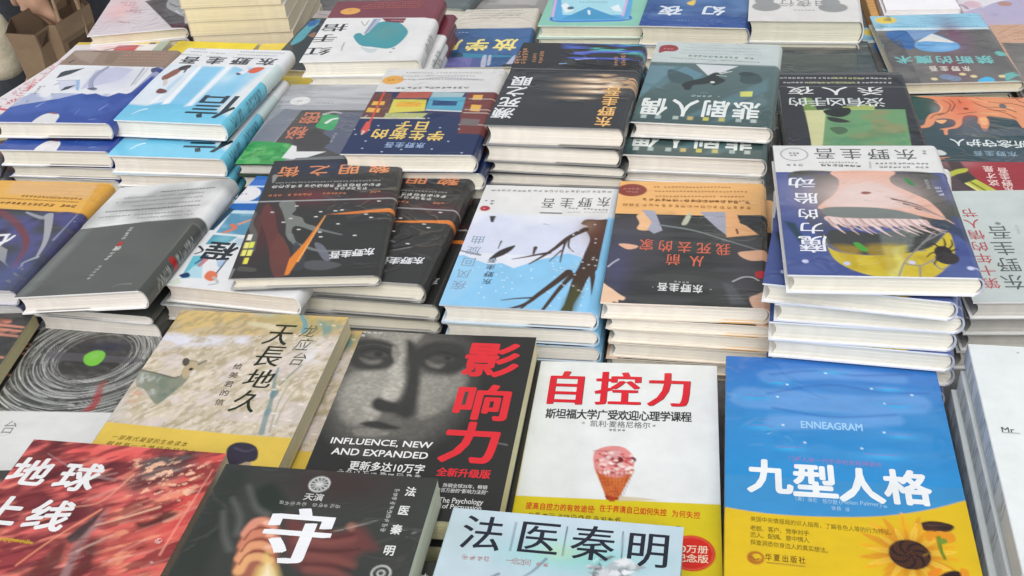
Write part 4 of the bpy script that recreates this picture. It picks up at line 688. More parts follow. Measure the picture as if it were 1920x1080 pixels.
a=new('C0',(74,76,80),page=(222,222,222),rim=(205,205,212),mat='crinkle')
a.poly([(-27.6,-15.3),(165.1,-8.0),(163.1,66.4),(4.5,59.2)],(228,176,86)); a.poly([(26.6,0.9),(134.4,3.1),(137.0,33.8),(33.2,29.7)],(222,178,124),.8,6); a.poly([(133.2,3.2),(159.5,0.7),(156.8,69.0),(143.6,65.3)],(216,162,70))  # darker orange strip at the right: spine shading painted on the band
for x0,x1,y in ((30,140,346),(50,160,352),(40,165,359)): a.dash([((x0+120)*.5,(y-337)*1.3),((x1+120)*.5,(y-337)*1.3)],5,(236,200,140),.9)
a.dash([(55.1,33.3),(135.0,36.2)],6,(140,95,45),.9); a.dash([(32.1,39.2),(132.2,43.3)],4,(150,105,50),.7); a.dash([(31.0,48.6),(135.5,52.2)],8,(110,72,35),.95); a.band=(0,(104.8,64.1)[1])
a.poly([(103.4,67.5),(153.9,66.9),(174.2,106.8),(130.4,88.0)],(80,80,130),.9,8); bm=(a.Y>a.band[1])*1.0; a.mottle((86,86,136),40,50,.9,lo=.48,mask=bm); a.mottle((46,48,50),30,40,.7,lo=.5,mask=bm); a.stroke([(47.9,66.0),(80.3,88.7),(107.7,117.0),(118.9,139.0),(124.8,168.4)],9,7,(112,70,80)); a.stroke([(80.5,66.5),(103.9,76.4),(110.1,71.6)],3,9,(150,152,160)); a.stroke([(110.1,71.6),(123.9,99.1),(134.2,124.8),(139.5,149.8)],10,3,(165,166,172)); a.stroke([(140.6,151.7),(131.4,162.1),(132.8,169.8)],4,2,(170,175,172)); a.poly([(87.1,132.8),(100.1,140.2),(111.2,163.5),(119.0,170.7),(92.8,152.7)],(150,152,154)); a.stroke([(141.6,67.6),(141.0,119.2)],1.5,3,(140,145,175),.8); a.stroke([(148.9,69.4),(145.8,139.3)],1.5,2,(110,115,150),.8); a.stroke([(155.2,75.7),(152.9,168.5)],2,2,(60,60,70),.8); a.glow((126.3,189.4),20,40,(90,100,150),.7)
a.stroke([(58.9,116.8),(85.0,112.1)],4,4,(228,228,230)); a.stroke([(84.3,113.2),(87.2,128.7),(83.5,141.2)],4,3,(228,228,230)); a.stroke([(92.8,113.7),(89.6,124.4),(82.4,129.0)],3,4,(228,228,230))
for y in (505,515,527): a.dash([(130,(y-337)*1.02),(139,(y-337)*1.02+4)],5,(150,150,150),.7)
def spC(A,sp):
    sp=sp.copy(); n=sp.shape[0]
    for i in range(n):
        k=i/n
        if k>.44: sp[i]=alb((84,86,82)); 
        if .705<k<.74: sp[i,2:6]=alb((170,50,50))
    marks(A,sp,.5,.70,(170,170,166),3,6,.4); marks(A,sp,.75,.9,(170,170,166),3,6,.4); return sp
a=new('C1',(95,97,94),page=(240,234,226),rim=(240,240,240),flap=((120,118,116),.1,.55),mat='gloss',spine_fn=spC)
bb=[(-8.3,85.0),(38.9,65.8),(114.7,72.3),(142.4,79.1)]
a.poly([(-12.9,-17.2),(138.4,-20.7),(144.0,76.1),(0.0,88.2)],(224,225,224)); a.band=(0,(72.9,82.1)[1]); a.poly([(-2,-2),(a.w+2,-2),(a.w+2,a.band[1]),(-2,a.band[1])],(224,225,224))
for x0,x1,y in ((60,128,18),(20,120,27),(14,122,36),(40,124,46),(12,126,55),(10,122,66),(60,128,74)): a.dash([(x0,y),(x1,y)],4.6,(90,92,94) if y in (18,55) else (150,150,152),.8)
a.dash([(63.6,90.5),(66.4,118.9)],6,(205,205,200),1); a.ell((67.4,124.1),3.2,4.5,(175,55,52)); a.T('夜',[(68.8,133.3)],9,(205,205,200),.03); a.dash([(68.3,139.2),(67.7,158.6)],6.5,(200,200,196),1); a.dash([(68.0,163.4),(66.6,192.3)],6,(178,180,176),1)
a.poly([(1.4,90.5),(13.8,89.8),(13.8,203.2),(3.9,215.9)],(128,134,130),.7,10); a.stroke([(134.2,93.9),(139.2,209.5)],5,6,(112,112,104),.7); a.stroke([(102.5,204.5),(109.0,200.6),(120.5,200.7)],1,3,(130,132,128),.7); a.mottle((84,90,86),60,60,.5)
a=new('C2',(226,228,230),page=(226,218,208),rim=(236,236,236),mat='gloss')
a.poly([(-65.2,3.5),(44.9,-11.3),(66.9,66.7),(-8.9,75.4)],(44,108,182)); a.poly([(-22.0,10.9),(14.8,7.1),(19.8,20.5),(-14.9,25.3)],(70,120,200)); a.ell((3.7,40.1),18,17,(226,226,230)); a.dash([(-1.0,40.7),(8.5,39.4)],5,(160,150,170)); a.stroke([(-14.9,25.3),(33.4,19.8)],3,3,(205,222,235)); a.stroke([(-2.1,57.8),(47.5,50.8)],5,4,(205,222,235)); a.poly([(-8.9,75.4),(66.9,66.7),(69.6,72.7),(-8.7,81.9)],(190,215,225))
a.poly([(6.9,79.6),(46.9,76.0),(48.5,117.6),(9.4,117.2)],(92,148,178)); a.mottle((150,195,215),20,20,.7,mask=a.pmask([(6.9,79.6),(46.9,76.0),(48.5,117.6),(9.4,117.2)],2)); a.stroke([(17.8,116.0),(25.2,106.6),(19.5,101.2)],4,5,(214,120,84)); a.stroke([(25.9,98.2),(34.5,88.5)],4,3,(214,150,120)); a.poly([(-3.3,68.0),(7.5,70.8),(4.6,113.8),(-4.9,113.2)],(40,74,96))
a.poly([(8.5,121.5),(35.5,121.5),(30.9,136.3),(8.9,139.6)],(70,150,175)); a.glow((23.5,127.4),12,10,(150,205,215),.6); a.poly([(36.4,123.4),(57.6,124.3),(57.4,136.3),(37.4,137.3)],(185,205,220))
a.T('程',[(29.8,149.3)],34,(56,62,66),.03); a.stroke([(4.7,144.2),(11.8,151.0),(7.0,157.6)],3,2,(56,62,66))
a.poly([(6.7,161.6),(17.8,157.9),(32.1,195.3),(13.4,200.1)],(110,190,205)); a.poly([(16.1,179.2),(23.0,172.5),(34.5,196.7),(13.6,198.2)],(180,215,228)); a.stroke([(20.9,159.4),(15.5,173.6)],4,2,(70,90,140)); a.stroke([(22.6,164.9),(21.6,176.5)],6,4,(190,130,135)); a.spl([(34.6,190.3),(35.8,183.6),(41.5,183.7),(47.7,189.2),(49.1,196.2),(45.1,199.6),(37.7,196.2)],(222,124,92)); a.poly([(35.2,166.8),(43.1,161.7),(44.8,176.6),(40.7,175.4)],(170,196,222)); a.stroke([(44.2,161.6),(44.9,185.9)],2,2,(100,105,130)); a.spl([(9.6,195.1),(15.8,189.5),(21.1,195.2),(16.1,198.7)],(45,70,110)); a.stroke([(45.3,193.2),(53.7,200.9),(47.1,205.6)],3,2,(185,190,190)); a.poly([(5.5,208.6),(10.9,198.6),(18.1,206.6),(11.4,213.1)],(205,215,195),.8)
a=new('C3',(66,66,65),page=(240,235,220),rim=(176,176,176),mat='film',flap=((110,110,108),.25,.95))
a.glow((69.7,15.6),60,16,(60,66,86),.9); a.glow((54.1,74.1),22,14,(108,62,66),.9); a.glow((16.6,132.8),16,40,(88,60,60),.9)
a.spl([(9.5,85.9),(21.5,104.3),(30.0,133.5),(40.1,152.4),(52.1,179.7),(52.9,197.0),(35.8,187.7),(20.2,142.3),(8.7,113.4)],(104,68,66)); a.spl([(31.9,142.8),(42.0,154.3),(52.1,179.7),(54.5,205.6),(43.6,213.5),(31.4,178.8)],(112,74,68),.8); a.spl([(6.0,105.5),(11.9,123.2),(13.7,146.6),(8.4,141.8),(5.0,120.9)],(92,70,68))
a.stroke([(1.2,103.4),(1.0,122.7),(8.4,141.8),(11.3,169.1)],4,8,(104,106,104),.8); a.spl([(22.4,84.6),(36.1,81.3),(41.9,97.5),(39.9,107.2),(50.8,113.5),(55.8,123.3),(66.5,129.5),(76.3,137.5),(69.2,139.0),(50.4,128.8),(44.7,132.3),(47.3,154.5),(40.4,143.2),(36.7,124.3),(29.3,102.8)],(122,126,122)); a.stroke([(45.2,143.5),(51.5,157.4),(62.1,164.2),(79.0,172.1),(99.7,173.0)],5,3,(128,132,130),.8); a.stroke([(67.1,133.3),(81.4,139.6),(95.5,145.7)],4,2,(120,125,124),.8); a.spl([(71.4,158.3),(80.6,163.2),(91.5,185.7),(85.8,188.1),(76.4,172.0)],(120,124,134),.8); a.spl([(66.9,190.8),(81.7,187.9),(103.2,195.7),(89.3,203.6),(71.3,201.2)],(96,98,100),.8); a.spl([(51.5,157.4),(63.4,171.4),(68.2,197.7),(62.3,204.2),(57.0,197.2)],(74,76,78),.9); a.stroke([(8.6,198.6),(20.8,200.8)],8,6,(100,100,94),.6); a.glow((118.1,79.4),20,10,(96,56,60),.7)
a.poly([(73.8,109.8),(72.2,116.5),(59.9,188.7),(55.9,209.8),(52.0,210.5),(51.6,184.9),(61.1,158.8)],(218,134,64)); a.stroke([(74.0,110.8),(60.5,188.8)],1,2,(240,170,100)); a.poly([(75.3,108.9),(108.9,103.8),(138.6,100.3),(141.6,107.3),(121.8,107.3),(100.6,109.2)],(214,126,62))
for c,cl in (((5.2,146.2),(226,224,214)),((5.1,159.9),(226,222,130)),((10.1,159.2),(220,222,90)),((5.3,172.4),(226,222,120)),((11.0,172.7),(226,226,120)),((10.3,185.8),(222,214,90))): a.poly([(c[0]-2.2,c[1]-5),(c[0]+2.2,c[1]-5),(c[0]+2.2,c[1]+5),(c[0]-2.2,c[1]+5)],cl)
a.T('黎明之街',[(117.3,21.6),(20.1,23.8)],(21.4,19.8),(212,140,98),.02); a.dash([(122.2,46.5),(7.9,45.7)],4,(170,170,168),.8); a.dash([(123.2,55.0),(5.4,52.9)],8,(214,214,210),.95); a.dash([(110.2,61.6),(73.8,59.7)],7,(200,200,198),.9); a.dash([(124.9,68.6),(111.2,68.9)],5,(205,130,95),.9); a.dash([(89.3,69.8),(61.6,69.3)],5,(205,130,95),.9); a.dash([(53.4,69.9),(6.3,70.6)],6,(205,130,95),.9); a.stroke([(7.4,31.7),(7.7,44.6)],6,2,(140,142,140))
a.rect(0,(63.5,80.6)[1],a.w,(63.6,81.6)[1]+1.2,(165,168,168),.9)
a.T('东野圭吾',[(126.7,175.9),(94.6,179.8)],(10.3,11.5),(222,224,226),.035)
for i in range(16): a.poly(*[[(x0-1.6,y0-.8),(x0+1.6,y0-.8),(x0+1.6,y0+.8),(x0-1.6,y0+.8)] for x0,y0 in [(a.w*(.1+.8*a.rs.rand()),a.h*(.4+.35*a.rs.rand()))]],(225,225,222))
a.stroke([(1.6,199.2),(0.3,215.1)],3,3,(150,150,150),.6)
a=new('C6',(222,226,236),page=(240,236,228),rim=(196,212,226),back=(120,180,215),flap=((70,74,78),.58,.97),mat='gloss')
a.rect(0,0,a.w,(76.1,56.9)[1],(222,223,223)); a.mottle((206,212,232),60,50,.8,mask=((a.Y>(76.1,56.9)[1])&(a.Y<a.h*.6))*1.0)
a.poly([(-31.9,134.5),(-3.2,137.0),(5.2,134.5),(19.0,142.7),(32.7,148.9),(43.9,145.3),(57.2,153.3),(68.0,145.3),(77.0,138.2),(92.7,130.6),(103.6,124.2),(114.3,128.0),(129.0,136.0),(149.0,87.7),(162.2,256.1),(-11.2,256.8)],(142,198,234)); a.poly([(132.8,59.1),(148.6,58.0),(149.7,226.8),(135.8,228.0),(132.6,144.7)],(118,182,224),.8,4)
for i in range(60): a.ell((a.rs.rand()*a.w,a.h*(.62+.36*a.rs.rand())),.9,.9,(205,228,242))
a.poly([(-8.3,144.8),(-3.6,135.2),(40.0,152.0),(22.1,188.6),(6.1,223.4),(-3.2,220.1)],(160,206,236),.5,8)
TR=(78,64,56)
a.spl([(113.5,62.5),(110.3,70.7),(117.1,74.3),(114.0,82.4),(118.1,86.0),(122.4,99.2),(120.7,118.3),(117.7,145.9),(115.2,160.2),(114.1,181.0),(112.9,206.0),(109.8,224.0),(120.3,224.7),(121.4,205.3),(125.6,186.8),(129.4,162.6),(137.1,144.3),(141.1,109.2),(140.3,64.7),(125.1,61.7)],TR)
a.glow((118.8,75.1),10,14,(150,120,100),.7); a.glow((128.4,89.2),9,24,(104,62,56),.6); a.poly([(112.6,197.9),(118.8,172.1),(126.6,186.7),(123.1,224.4),(110.0,225.6)],(84,88,58),.7,6)
for pts,w0,w1 in (([(114.1,159.4),(105.4,181.7),(95.8,214.0),(92.6,223.9)],6,2),([(109.5,155.4),(99.3,173.7),(87.6,193.3),(78.0,209.0),(62.8,218.5),(51.1,221.1)],8,1.5),([(83.6,198.7),(67.0,201.7),(55.4,205.2)],2.5,1),([(78.3,210.6),(69.9,225.9)],3,1),([(115.8,80.3),(101.2,96.9),(90.6,116.8),(80.2,132.5),(70.5,145.1)],7,1.5),([(99.7,100.9),(98.8,119.9),(99.3,140.1)],3,1),([(102.3,96.9),(103.4,112.1),(109.3,121.0)],2.5,1),([(86.7,124.6),(74.5,129.2),(64.9,133.6),(52.9,138.2)],4,1),([(130.7,149.3),(135.4,179.2),(138.5,211.9)],6,2),([(97.3,120.0),(88.9,139.1)],2,1),([(71.9,116.3),(71.7,127.6)],4,2)): a.stroke(pts,w0,w1,TR)
a.spl([(51.6,114.0),(49.1,123.7),(41.6,133.6),(31.4,139.9),(35.4,128.5),(41.7,120.5)],(66,62,62)); a.stroke([(36.6,107.5),(36.0,120.9)],2,1,(90,90,95)); a.stroke([(73.3,73.3),(78.9,74.9)],2,1,(180,185,200)); a.poly([(15.8,62.0),(22.3,61.6),(22.0,73.9),(19.1,73.1)],(72,72,74)); a.stroke([(-3.1,125.7),(9.6,130.4),(20.7,133.3)],2,3,(110,112,118),.8)
for i in range(40):
    c=(a.w*(.72+.22*a.rs.rand()),a.h*(.3+.6*a.rs.rand())); a.ell(c,1.1,1.1,(200,200,200),.8)
a.dash([(133.9,6.6),(3.9,11.4)],6.5,(130,132,134),.85); a.T('东野圭吾',[(127.5,27.4),(71.3,33.2)],(13.6,18.9),(96,98,100),.0,song=.008); a.dash([(134.6,42.6),(91.2,41.3)],4.5,(110,112,114),.9); a.dash([(134.0,46.8),(91.3,49.7)],3.2,(150,152,154),.8); a.stroke([(66.7,52.4),(87.3,52.0)],2.6,2.6,(110,112,114)); a.spl([(2.8,47.2),(5.2,42.8),(11.0,43.5),(13.4,47.6),(11.0,51.9),(5.5,52.3)],(176,62,74)); a.dash([(5.2,48.1),(11.2,47.7)],4,(225,170,175)); a.dash([(13.6,40.1),(11.8,25.2)],6,(80,82,84),1); a.dash([(6.3,34.2),(6.6,27.7)],4,(80,82,84),1)
a.T('疾风回旋曲',[(11.3,185.2),(13.1,107.3)],(13.4,14.4),(140,160,182),.0); a.T('东野圭吾',[(36.4,177.1),(34.3,141.5)],9.5,(84,104,124),.02)
a.rect(a.w*.955,0,a.w,a.h,(132,190,226),.9); a.rect(a.w*.955,0,a.w,(76.1,56.9)[1],(205,208,212),.9)
a=new('C7',(74,75,73),page=(244,238,226),rim=(240,230,216),back=(220,190,160),flap=((232,184,124),.72,.97),mat='crinkle')
OB=(236,184,120); a.band=(0,(71.3,64.5)[1]); a.rect(-1,-1,a.w+1,a.band[1],OB); a.ell((13.2,18.2),15,12.5,(146,80,72)); a.dash([(3.8,16.4),(23.3,15.6)],5,(205,150,140)); a.dash([(6.4,21.7),(21.6,22.2)],4,(205,150,140))
for x0,x1,y in ((1225,1380,347),(1228,1408,353),(1230,1405,360),(1230,1408,366)): a.dash([((x0-1160)*.527,(y-339)*1.42),((x1-1160)*.527,(y-341)*1.42)],4.2,(178,130,80),.85)
a.dash([(131.8,38.4),(21.5,36.0)],7,(150,105,66),.85); a.dash([(132.7,48.5),(4.7,47.2)],7.5,(190,138,86),.85)
bm=(a.Y>a.band[1])*1.0; a.mottle((58,60,60),60,10,.6,mask=bm); a.mottle((96,98,98),60,7,.3,lo=.55,mask=bm); a.poly([(-1.0,73.9),(55.7,63.2),(50.2,155.5),(8.0,175.3)],(86,84,92),.5,14); a.glow((8.9,157.9),14,50,(84,84,116),.7); a.glow((126.9,151.0),18,50,(88,84,92),.6)
a.spl([(21.5,66.8),(31.7,62.3),(37.2,68.1),(41.0,79.8),(37.6,91.7),(28.6,94.1),(23.2,90.5),(25.1,80.6)],(236,190,146)); a.poly([(25.5,56.5),(38.7,57.9),(47.9,93.1),(40.1,99.3),(33.5,91.9),(36.8,78.1)],(168,170,184)); a.stroke([(45.3,83.5),(77.2,91.6),(107.5,107.1),(142.6,125.4)],2.6,1.6,(126,134,134)); a.poly([(82.4,57.9),(107.1,56.8),(119.4,62.2),(110.4,101.3),(99.8,86.6)],(166,168,182)); a.poly([(107.1,56.8),(123.5,58.0),(120.4,75.9),(127.4,81.4),(138.2,96.1),(108.5,102.4)],(232,178,128)); a.poly([(118.4,62.3),(145.8,61.0),(145.4,80.5),(127.4,77.5),(120.4,72.0)],(70,72,74)); a.spl([(71.1,60.5),(74.3,64.3),(70.8,80.3),(65.7,80.6)],(190,192,170)); a.stroke([(117.9,87.7),(118.9,95.2)],2,2,(110,70,50))
a.spl([(8.1,119.8),(15.6,118.5),(26.4,121.7),(23.7,126.4),(16.3,127.7)],(230,180,150)); a.spl([(119.3,128.5),(127.1,125.3),(143.1,123.5),(143.3,137.8),(131.8,141.1),(123.2,136.3)],(230,182,150)); a.spl([(-3.8,184.5),(5.5,190.7),(16.0,201.7),(21.1,206.2),(19.5,210.4),(15.7,209.8),(15.1,213.9),(11.2,212.5),(9.2,215.9),(-1.6,216.6)],(234,198,166)); a.spl([(128.9,200.9),(135.8,194.1),(146.9,188.5),(147.1,218.7),(140.9,216.0),(139.1,219.2),(135.5,214.8),(132.8,216.5)],(226,184,158)); a.ell((139.1,163.2),5,6,(196,50,60)); a.stroke([(114.6,175.6),(123.1,168.4),(131.5,167.9),(137.1,172.6)],1.4,1.4,(200,202,202)); a.stroke([(1.5,158.3),(5.8,151.0),(10.3,145.3)],1.4,1.4,(200,202,212)); a.poly([(105.8,177.8),(113.7,179.0),(126.6,209.1),(112.9,210.0)],(100,104,108),.7,4)
a.T('我死去的家',[(105.7,123.8),(34.3,119.4)],(12.9,19.3),(214,112,88),.0,song=.01); a.T('从前',[(81.8,144.8),(60.3,143.4)],(13.1,17.7),(214,112,88),.0,song=.01); a.T('东野圭吾',[(84.0,189.2),(52.9,187.8)],(8.9,12.4),(226,228,226),.025); a.dash([(96.6,189.2),(94.3,189.3)],3,(205,205,205)); a.dash([(45.3,188.2),(43.5,188.4)],3,(205,205,205)); a.dash([(76.2,179.7),(61.9,178.8)],4,(200,202,200),.8)
a=new('C8',(80,94,146),page=(240,235,220),rim=(240,241,243),mat='film')
a.rect(-1,-1,a.w+1,(67.8,50.6)[1],(222,223,221)); a.band=(0,(67.8,50.6)[1])
a.spl([(11.9,52.0),(49.4,48.8),(52.9,60.3),(50.4,77.4),(43.5,92.2),(35.5,101.3),(32.2,113.8),(40.6,142.0),(55.2,166.2),(96.2,170.8),(117.6,152.7),(120.8,119.2),(114.9,101.9),(105.6,74.8),(98.5,60.8),(99.3,48.4),(137.0,51.9),(141.1,69.8),(143.0,114.5),(142.0,144.0),(130.8,160.4),(111.7,176.6),(86.4,181.9),(53.9,178.1),(34.1,166.7),(20.0,129.7),(13.6,94.4)],(78,82,78))
a.mottle((96,110,160),50,30,.6,mask=(a.Y>a.band[1])*1.0); a.mottle((66,74,130),30,20,.5,mask=(a.Y>a.band[1])*1.0); a.poly([(35.1,52.8),(129.3,52.0),(136.7,101.5),(139.3,135.8),(128.0,152.4),(109.0,140.5),(40.6,142.0),(32.0,116.5),(29.8,89.6)],(78,82,78),1,4); a.spl([(50.4,48.8),(101.1,48.4),(97.7,59.9),(99.4,71.2),(112.9,85.8),(124.2,98.2),(132.0,119.0),(132.0,129.2),(119.7,126.1),(103.6,119.5),(78.2,114.8),(52.1,113.5),(34.5,113.8),(32.1,110.3),(37.8,101.3),(46.4,90.3),(52.4,75.5),(53.7,62.2)],(224,174,152)); a.glow((72.5,89.0),44,30,(228,206,200),.9); a.spl([(50.0,90.3),(60.5,75.4),(75.9,67.7),(88.1,71.3),(103.5,89.5),(114.1,107.2),(78.7,111.3),(39.4,108.4)],(224,204,198),.7,6)
a.spl([(70.2,85.4),(74.0,83.5),(79.2,85.3),(76.2,88.1),(71.7,88.1)],(150,98,90)); a.stroke([(72.2,99.0),(80.1,99.8)],2,1,(200,180,178),.7)
a.spl([(38.4,147.9),(57.0,149.1),(73.8,151.2),(95.2,148.3),(116.0,136.2),(124.7,152.5),(114.8,170.3),(94.8,180.2),(69.7,183.9),(47.5,179.9),(36.6,166.7)],(74,76,74)); a.poly([(77.2,150.3),(111.3,139.7),(104.4,157.0),(97.1,178.6),(77.3,182.2)],(112,118,114),.9,3)
a.spl([(36.9,125.9),(59.7,124.6),(85.5,125.9),(111.8,127.9),(116.3,134.6),(96.4,140.0),(66.5,140.6),(41.2,136.1)],(226,200,196))
c0,c1=(38.7,134.4),(116.4,136.2)
for i in range(25):
    k=i/24; x=c0[0]+(c1[0]-c0[0])*k; y=c0[1]+(c1[1]-c0[1])*k; l=(15+7*math.sin(i*1.9))*(1-.45*abs(k-.45)); a.stroke([(x,y-5),(x+3+4*k,y+l*.5),(x+8+9*k,y+l)],3.6,.6,(228,204,200) if i%4 else (206,176,172),.97)
for i in range(12):
    k=(i+.5)/12; x=c0[0]+(c1[0]-c0[0])*k; y=c0[1]-1; a.stroke([(x-3,y-4),(x+1,y+4),(x+7,y+11)],.5,1.1,(92,76,74),.75)
for i in range(7): a.stroke([(a.w*(.62+.03*i),a.h*(.43+.018*i)),(a.w*(.75+.025*i),a.h*(.47+.02*i)),(a.w*(.83+.02*i),a.h*(.525+.018*i))],2.4,1,(84,74,72) if i%2 else (214,182,172),.9)
a.spl([(33.0,154.6),(34.4,172.3),(45.2,181.5),(69.6,184.7),(94.7,180.9),(116.0,170.3),(131.9,149.1),(132.1,176.1),(122.5,199.2),(109.7,214.3),(96.9,220.5),(66.0,214.2),(47.1,202.9),(36.4,186.4)],(204,184,64)); a.poly([(77.5,171.2),(96.4,169.2),(85.8,215.0),(77.0,215.3)],(214,208,118),.8,4); a.mottle((178,150,46),16,20,.6,mask=a.pmask([(37.9,170.6),(121.8,164.6),(110.3,210.6),(50.9,205.0)],8),lo=.5)
a.spl([(36.8,112.0),(61.3,109.8),(87.3,112.0),(109.8,121.1),(112.9,128.7),(93.8,128.3),(59.3,128.1),(37.9,124.2)],(124,130,126)); a.spl([(55.1,167.0),(60.1,166.9),(65.5,177.8),(59.7,178.0)],(84,160,70)); a.spl([(109.5,59.8),(113.8,61.6),(117.5,72.8),(112.5,70.1)],(70,140,84)); a.poly([(2.1,134.3),(10.7,136.7),(17.4,163.1),(12.9,167.2)],(50,72,78),.9,3); a.stroke([(126.6,136.0),(141.1,148.9),(145.8,167.9)],14,4,(64,74,92),.8)
for q in ([(83.8,215.1),(91.2,194.1),(101.9,176.9),(111.9,162.4),(121.3,147.7)],[(90.6,195.6),(101.8,198.3),(111.3,192.0),(123.2,181.0)],[(102.2,198.3),(100.1,214.6)],[(101.9,176.9),(110.1,176.7)],[(112.5,191.9),(117.5,203.0),(125.4,196.1)],[(109.4,164.9),(131.2,145.8)]): a.stroke(q,1.4,1.4,(140,138,140))
a.ell((123.0,179.4),7,10,(58,54,54)); a.ell((124.6,187.0),9,9,(64,60,60))
for q in ([(122.3,176.3),(118.2,167.0),(112.1,168.8)],[(121.0,179.5),(114.5,179.6),(109.4,185.9)],[(121.8,184.1),(116.0,190.3),(113.4,196.4)],[(124.2,174.7),(126.7,165.3),(126.4,157.3)],[(126.4,176.2),(131.5,168.3),(132.4,160.3)],[(126.7,179.3),(132.4,174.5),(134.8,174.5)]): a.stroke(q,2.2,1,(56,52,52))
for c in ((15.0,194.7),(46.9,196.8),(139.6,200.9),(96.9,193.9)): a.ell(c,2.6,2.6,(200,205,235))
a.T('动',[(21.3,69.2)],(23.0,18.0),(232,234,240),.0,song=.014); a.T('胎',[(23.0,96.1)],(19.8,18.2),(232,234,240),.0,song=.014); a.T('的',[(22.8,121.9)],(16.8,16.5),(232,234,240),.0,song=.014); a.T('力',[(23.6,144.8)],(19.9,16.7),(232,234,240),.0,song=.014); a.T('魔',[(23.3,169.4)],(22.0,24.9),(232,234,240),.0,song=.014); a.T('东野圭吾',[(117.4,17.5),(45.9,15.8)],(18.9,20.4),(96,98,98),.0)
a.ell((18.5,16.9),12.5,12.5,(110,112,112)); a.ell((18.5,16.9),11.6,11.6,(222,223,221)); a.dash([(13.3,14.8),(23.9,14.8)],4,(110,112,112)); a.dash([(14.0,19.0),(23.1,18.9)],4,(110,112,112)); a.dash([(10.0,37.2),(28.8,38.1)],6,(140,142,142),.8)
a.dash([(76.0,38.8),(36.4,37.0)],6,(92,94,94),.95); a.dash([(73.4,32.8),(36.9,32.0)],3.4,(150,152,152),.8); a.dash([(135.2,34.4),(88.2,33.7)],4.6,(130,132,132),.85); a.dash([(134.1,41.3),(87.4,40.7)],4.6,(130,132,132),.85); a.stroke([(84.4,30.8),(83.4,42.6)],1,1,(150,150,150)); a.dash([(134.6,9.3),(133.7,20.5)],4.5,(90,92,92),1)
a.dash([(135.5,74.5),(137.0,94.4)],6.5,(205,210,235),.95); a.dash([(128.2,61.5),(127.9,80.1)],4,(190,195,200),.8)
a=new('C9',(198,208,205),page=(214,212,204),rim=(236,238,236),back=(96,96,94),mat='gloss')
a.T('第十年的情人节',[(21.8,158.7),(30.4,41.2)],(13.9,15.9),(182,92,96),.0,song=.008); a.T('东野圭吾',[(40.4,157.3),(49.2,76.8)],(19.2,22.4),(96,104,102),.0); a.ell((51.7,61.0),2.5,2.5,(130,135,135)); a.dash([(67.9,63.3),(66.1,80.9)],5,(180,188,186),.8); a.mottle((186,196,192),70,70,.5)
a=new('R1',(222,222,221),res=2,spine=-1,hard=False,page=(210,208,202)); a.rect(0,0,4,a.h,(72,70,68)); a.spl([(3.3,0.2),(10.1,0.4),(7.0,8.2),(2.2,8.1)],(80,72,74)); a.mottle((206,205,204),30,30,.4)
a=new('L2',(120,122,130),res=2,page=(200,200,200),mat='film'); a.mottle((200,200,206),20,30,.9); a.mottle((150,90,96),20,40,.8,lo=.5); a.mottle((60,60,66),16,16,.8,lo=.55)
a=new('D0',(76,76,74),res=1.2,page=(198,190,150),rim=(180,172,140),spine=-1,hard=False,mat='film')
for y in (600,607,616,652): a.stroke([(a.w-40,(y-586)*.9+4),(a.w-2,(y-580)*.9+6)],5,3,(206,140,120),.9)
a.mottle((206,134,112),18,9,.9,lo=.52,mask=a.pmask([(93.7,8.4),(138.8,11.9),(142.7,33.5),(103.4,29.5)],6)); a.mottle((52,52,52),30,20,.6)
a=new('D1',(80,80,78),page=(214,212,206),rim=(226,226,224),spine=-1,hard=False,mat='film')
cx,cy=(79.3,57.1)
a.mottle((108,112,106),9,5,.7,rot=.4); 
ang=np.arctan2((a.Y-cy)/1.0,(a.X-cx)/1.0); rad=np.hypot((a.X-cx),(a.Y-cy)*1.0)
for i in range(230):
    r=a.rs.uniform(34,92); th0=a.rs.uniform(0,6.28); dth=a.rs.uniform(.5,1.9); th=np.linspace(th0,th0+dth,14); k=a.rs.uniform(-.05,.05); ex=a.rs.uniform(-4,4)
    pts=[(cx+ex+(r*(1+k*(t-th0)))*math.cos(t)*1.06,cy+ex+(r*(1+k*(t-th0)))*math.sin(t)*.98) for t in th]
    g=a.rs.randint(150,228); a.stroke(pts,a.rs.uniform(.4,1.1),a.rs.uniform(.3,.9),(g,g+2,g),a.rs.uniform(.45,.95),smooth=False)
for i in range(30):
    r=a.rs.uniform(36,90); th0=a.rs.uniform(0,6.28); th=np.linspace(th0,th0+.9,8); a.stroke([(cx+r*math.cos(t)*1.06,cy+r*math.sin(t)*.98) for t in th],1.2,.8,(52,54,54),.8,smooth=False)
a.glow((cx,cy),30,28,(74,72,74),1.0); a.glow((cx+8,cy-14),16,9,(70,70,88),.8); a.spl([(31.7,51.2),(124.1,59.8),(124.0,66.2),(51.1,64.0)],(104,102,108),.7); a.spl([(72.7,67.0),(68.6,57.3),(72.2,50.7),(79.8,48.1),(87.4,52.1),(89.8,61.9),(86.8,70.0),(80.1,71.7)],(126,196,82)); a.glow((79.3,57.1),6,6,(150,206,120),.5)
for q in ([(104.5,94.8),(104.4,107.0),(103.3,99.4),(105.4,116.7)],[(107.4,109.2),(105.5,121.9),(108.4,116.6),(107.8,132.1)],[(109.6,121.8),(102.4,133.6),(109.0,127.7),(102.4,139.4)]): a.stroke(q,4,6,(160,62,64),.6,soft=3)
a.glow((71.6,9.8),12,8,(84,54,56),.8)
a.rect(-1,(73.6,137.1)[1],a.w+1,a.h+1,(220,221,220)); a.T('台',[(42.2,158.5)],(12.9,16.6),(140,142,142),.0,flip=False)
a=new('D2',(200,188,164),page=(228,220,186),rim=(205,196,160),spine=-1,hard=False,mat='gloss')
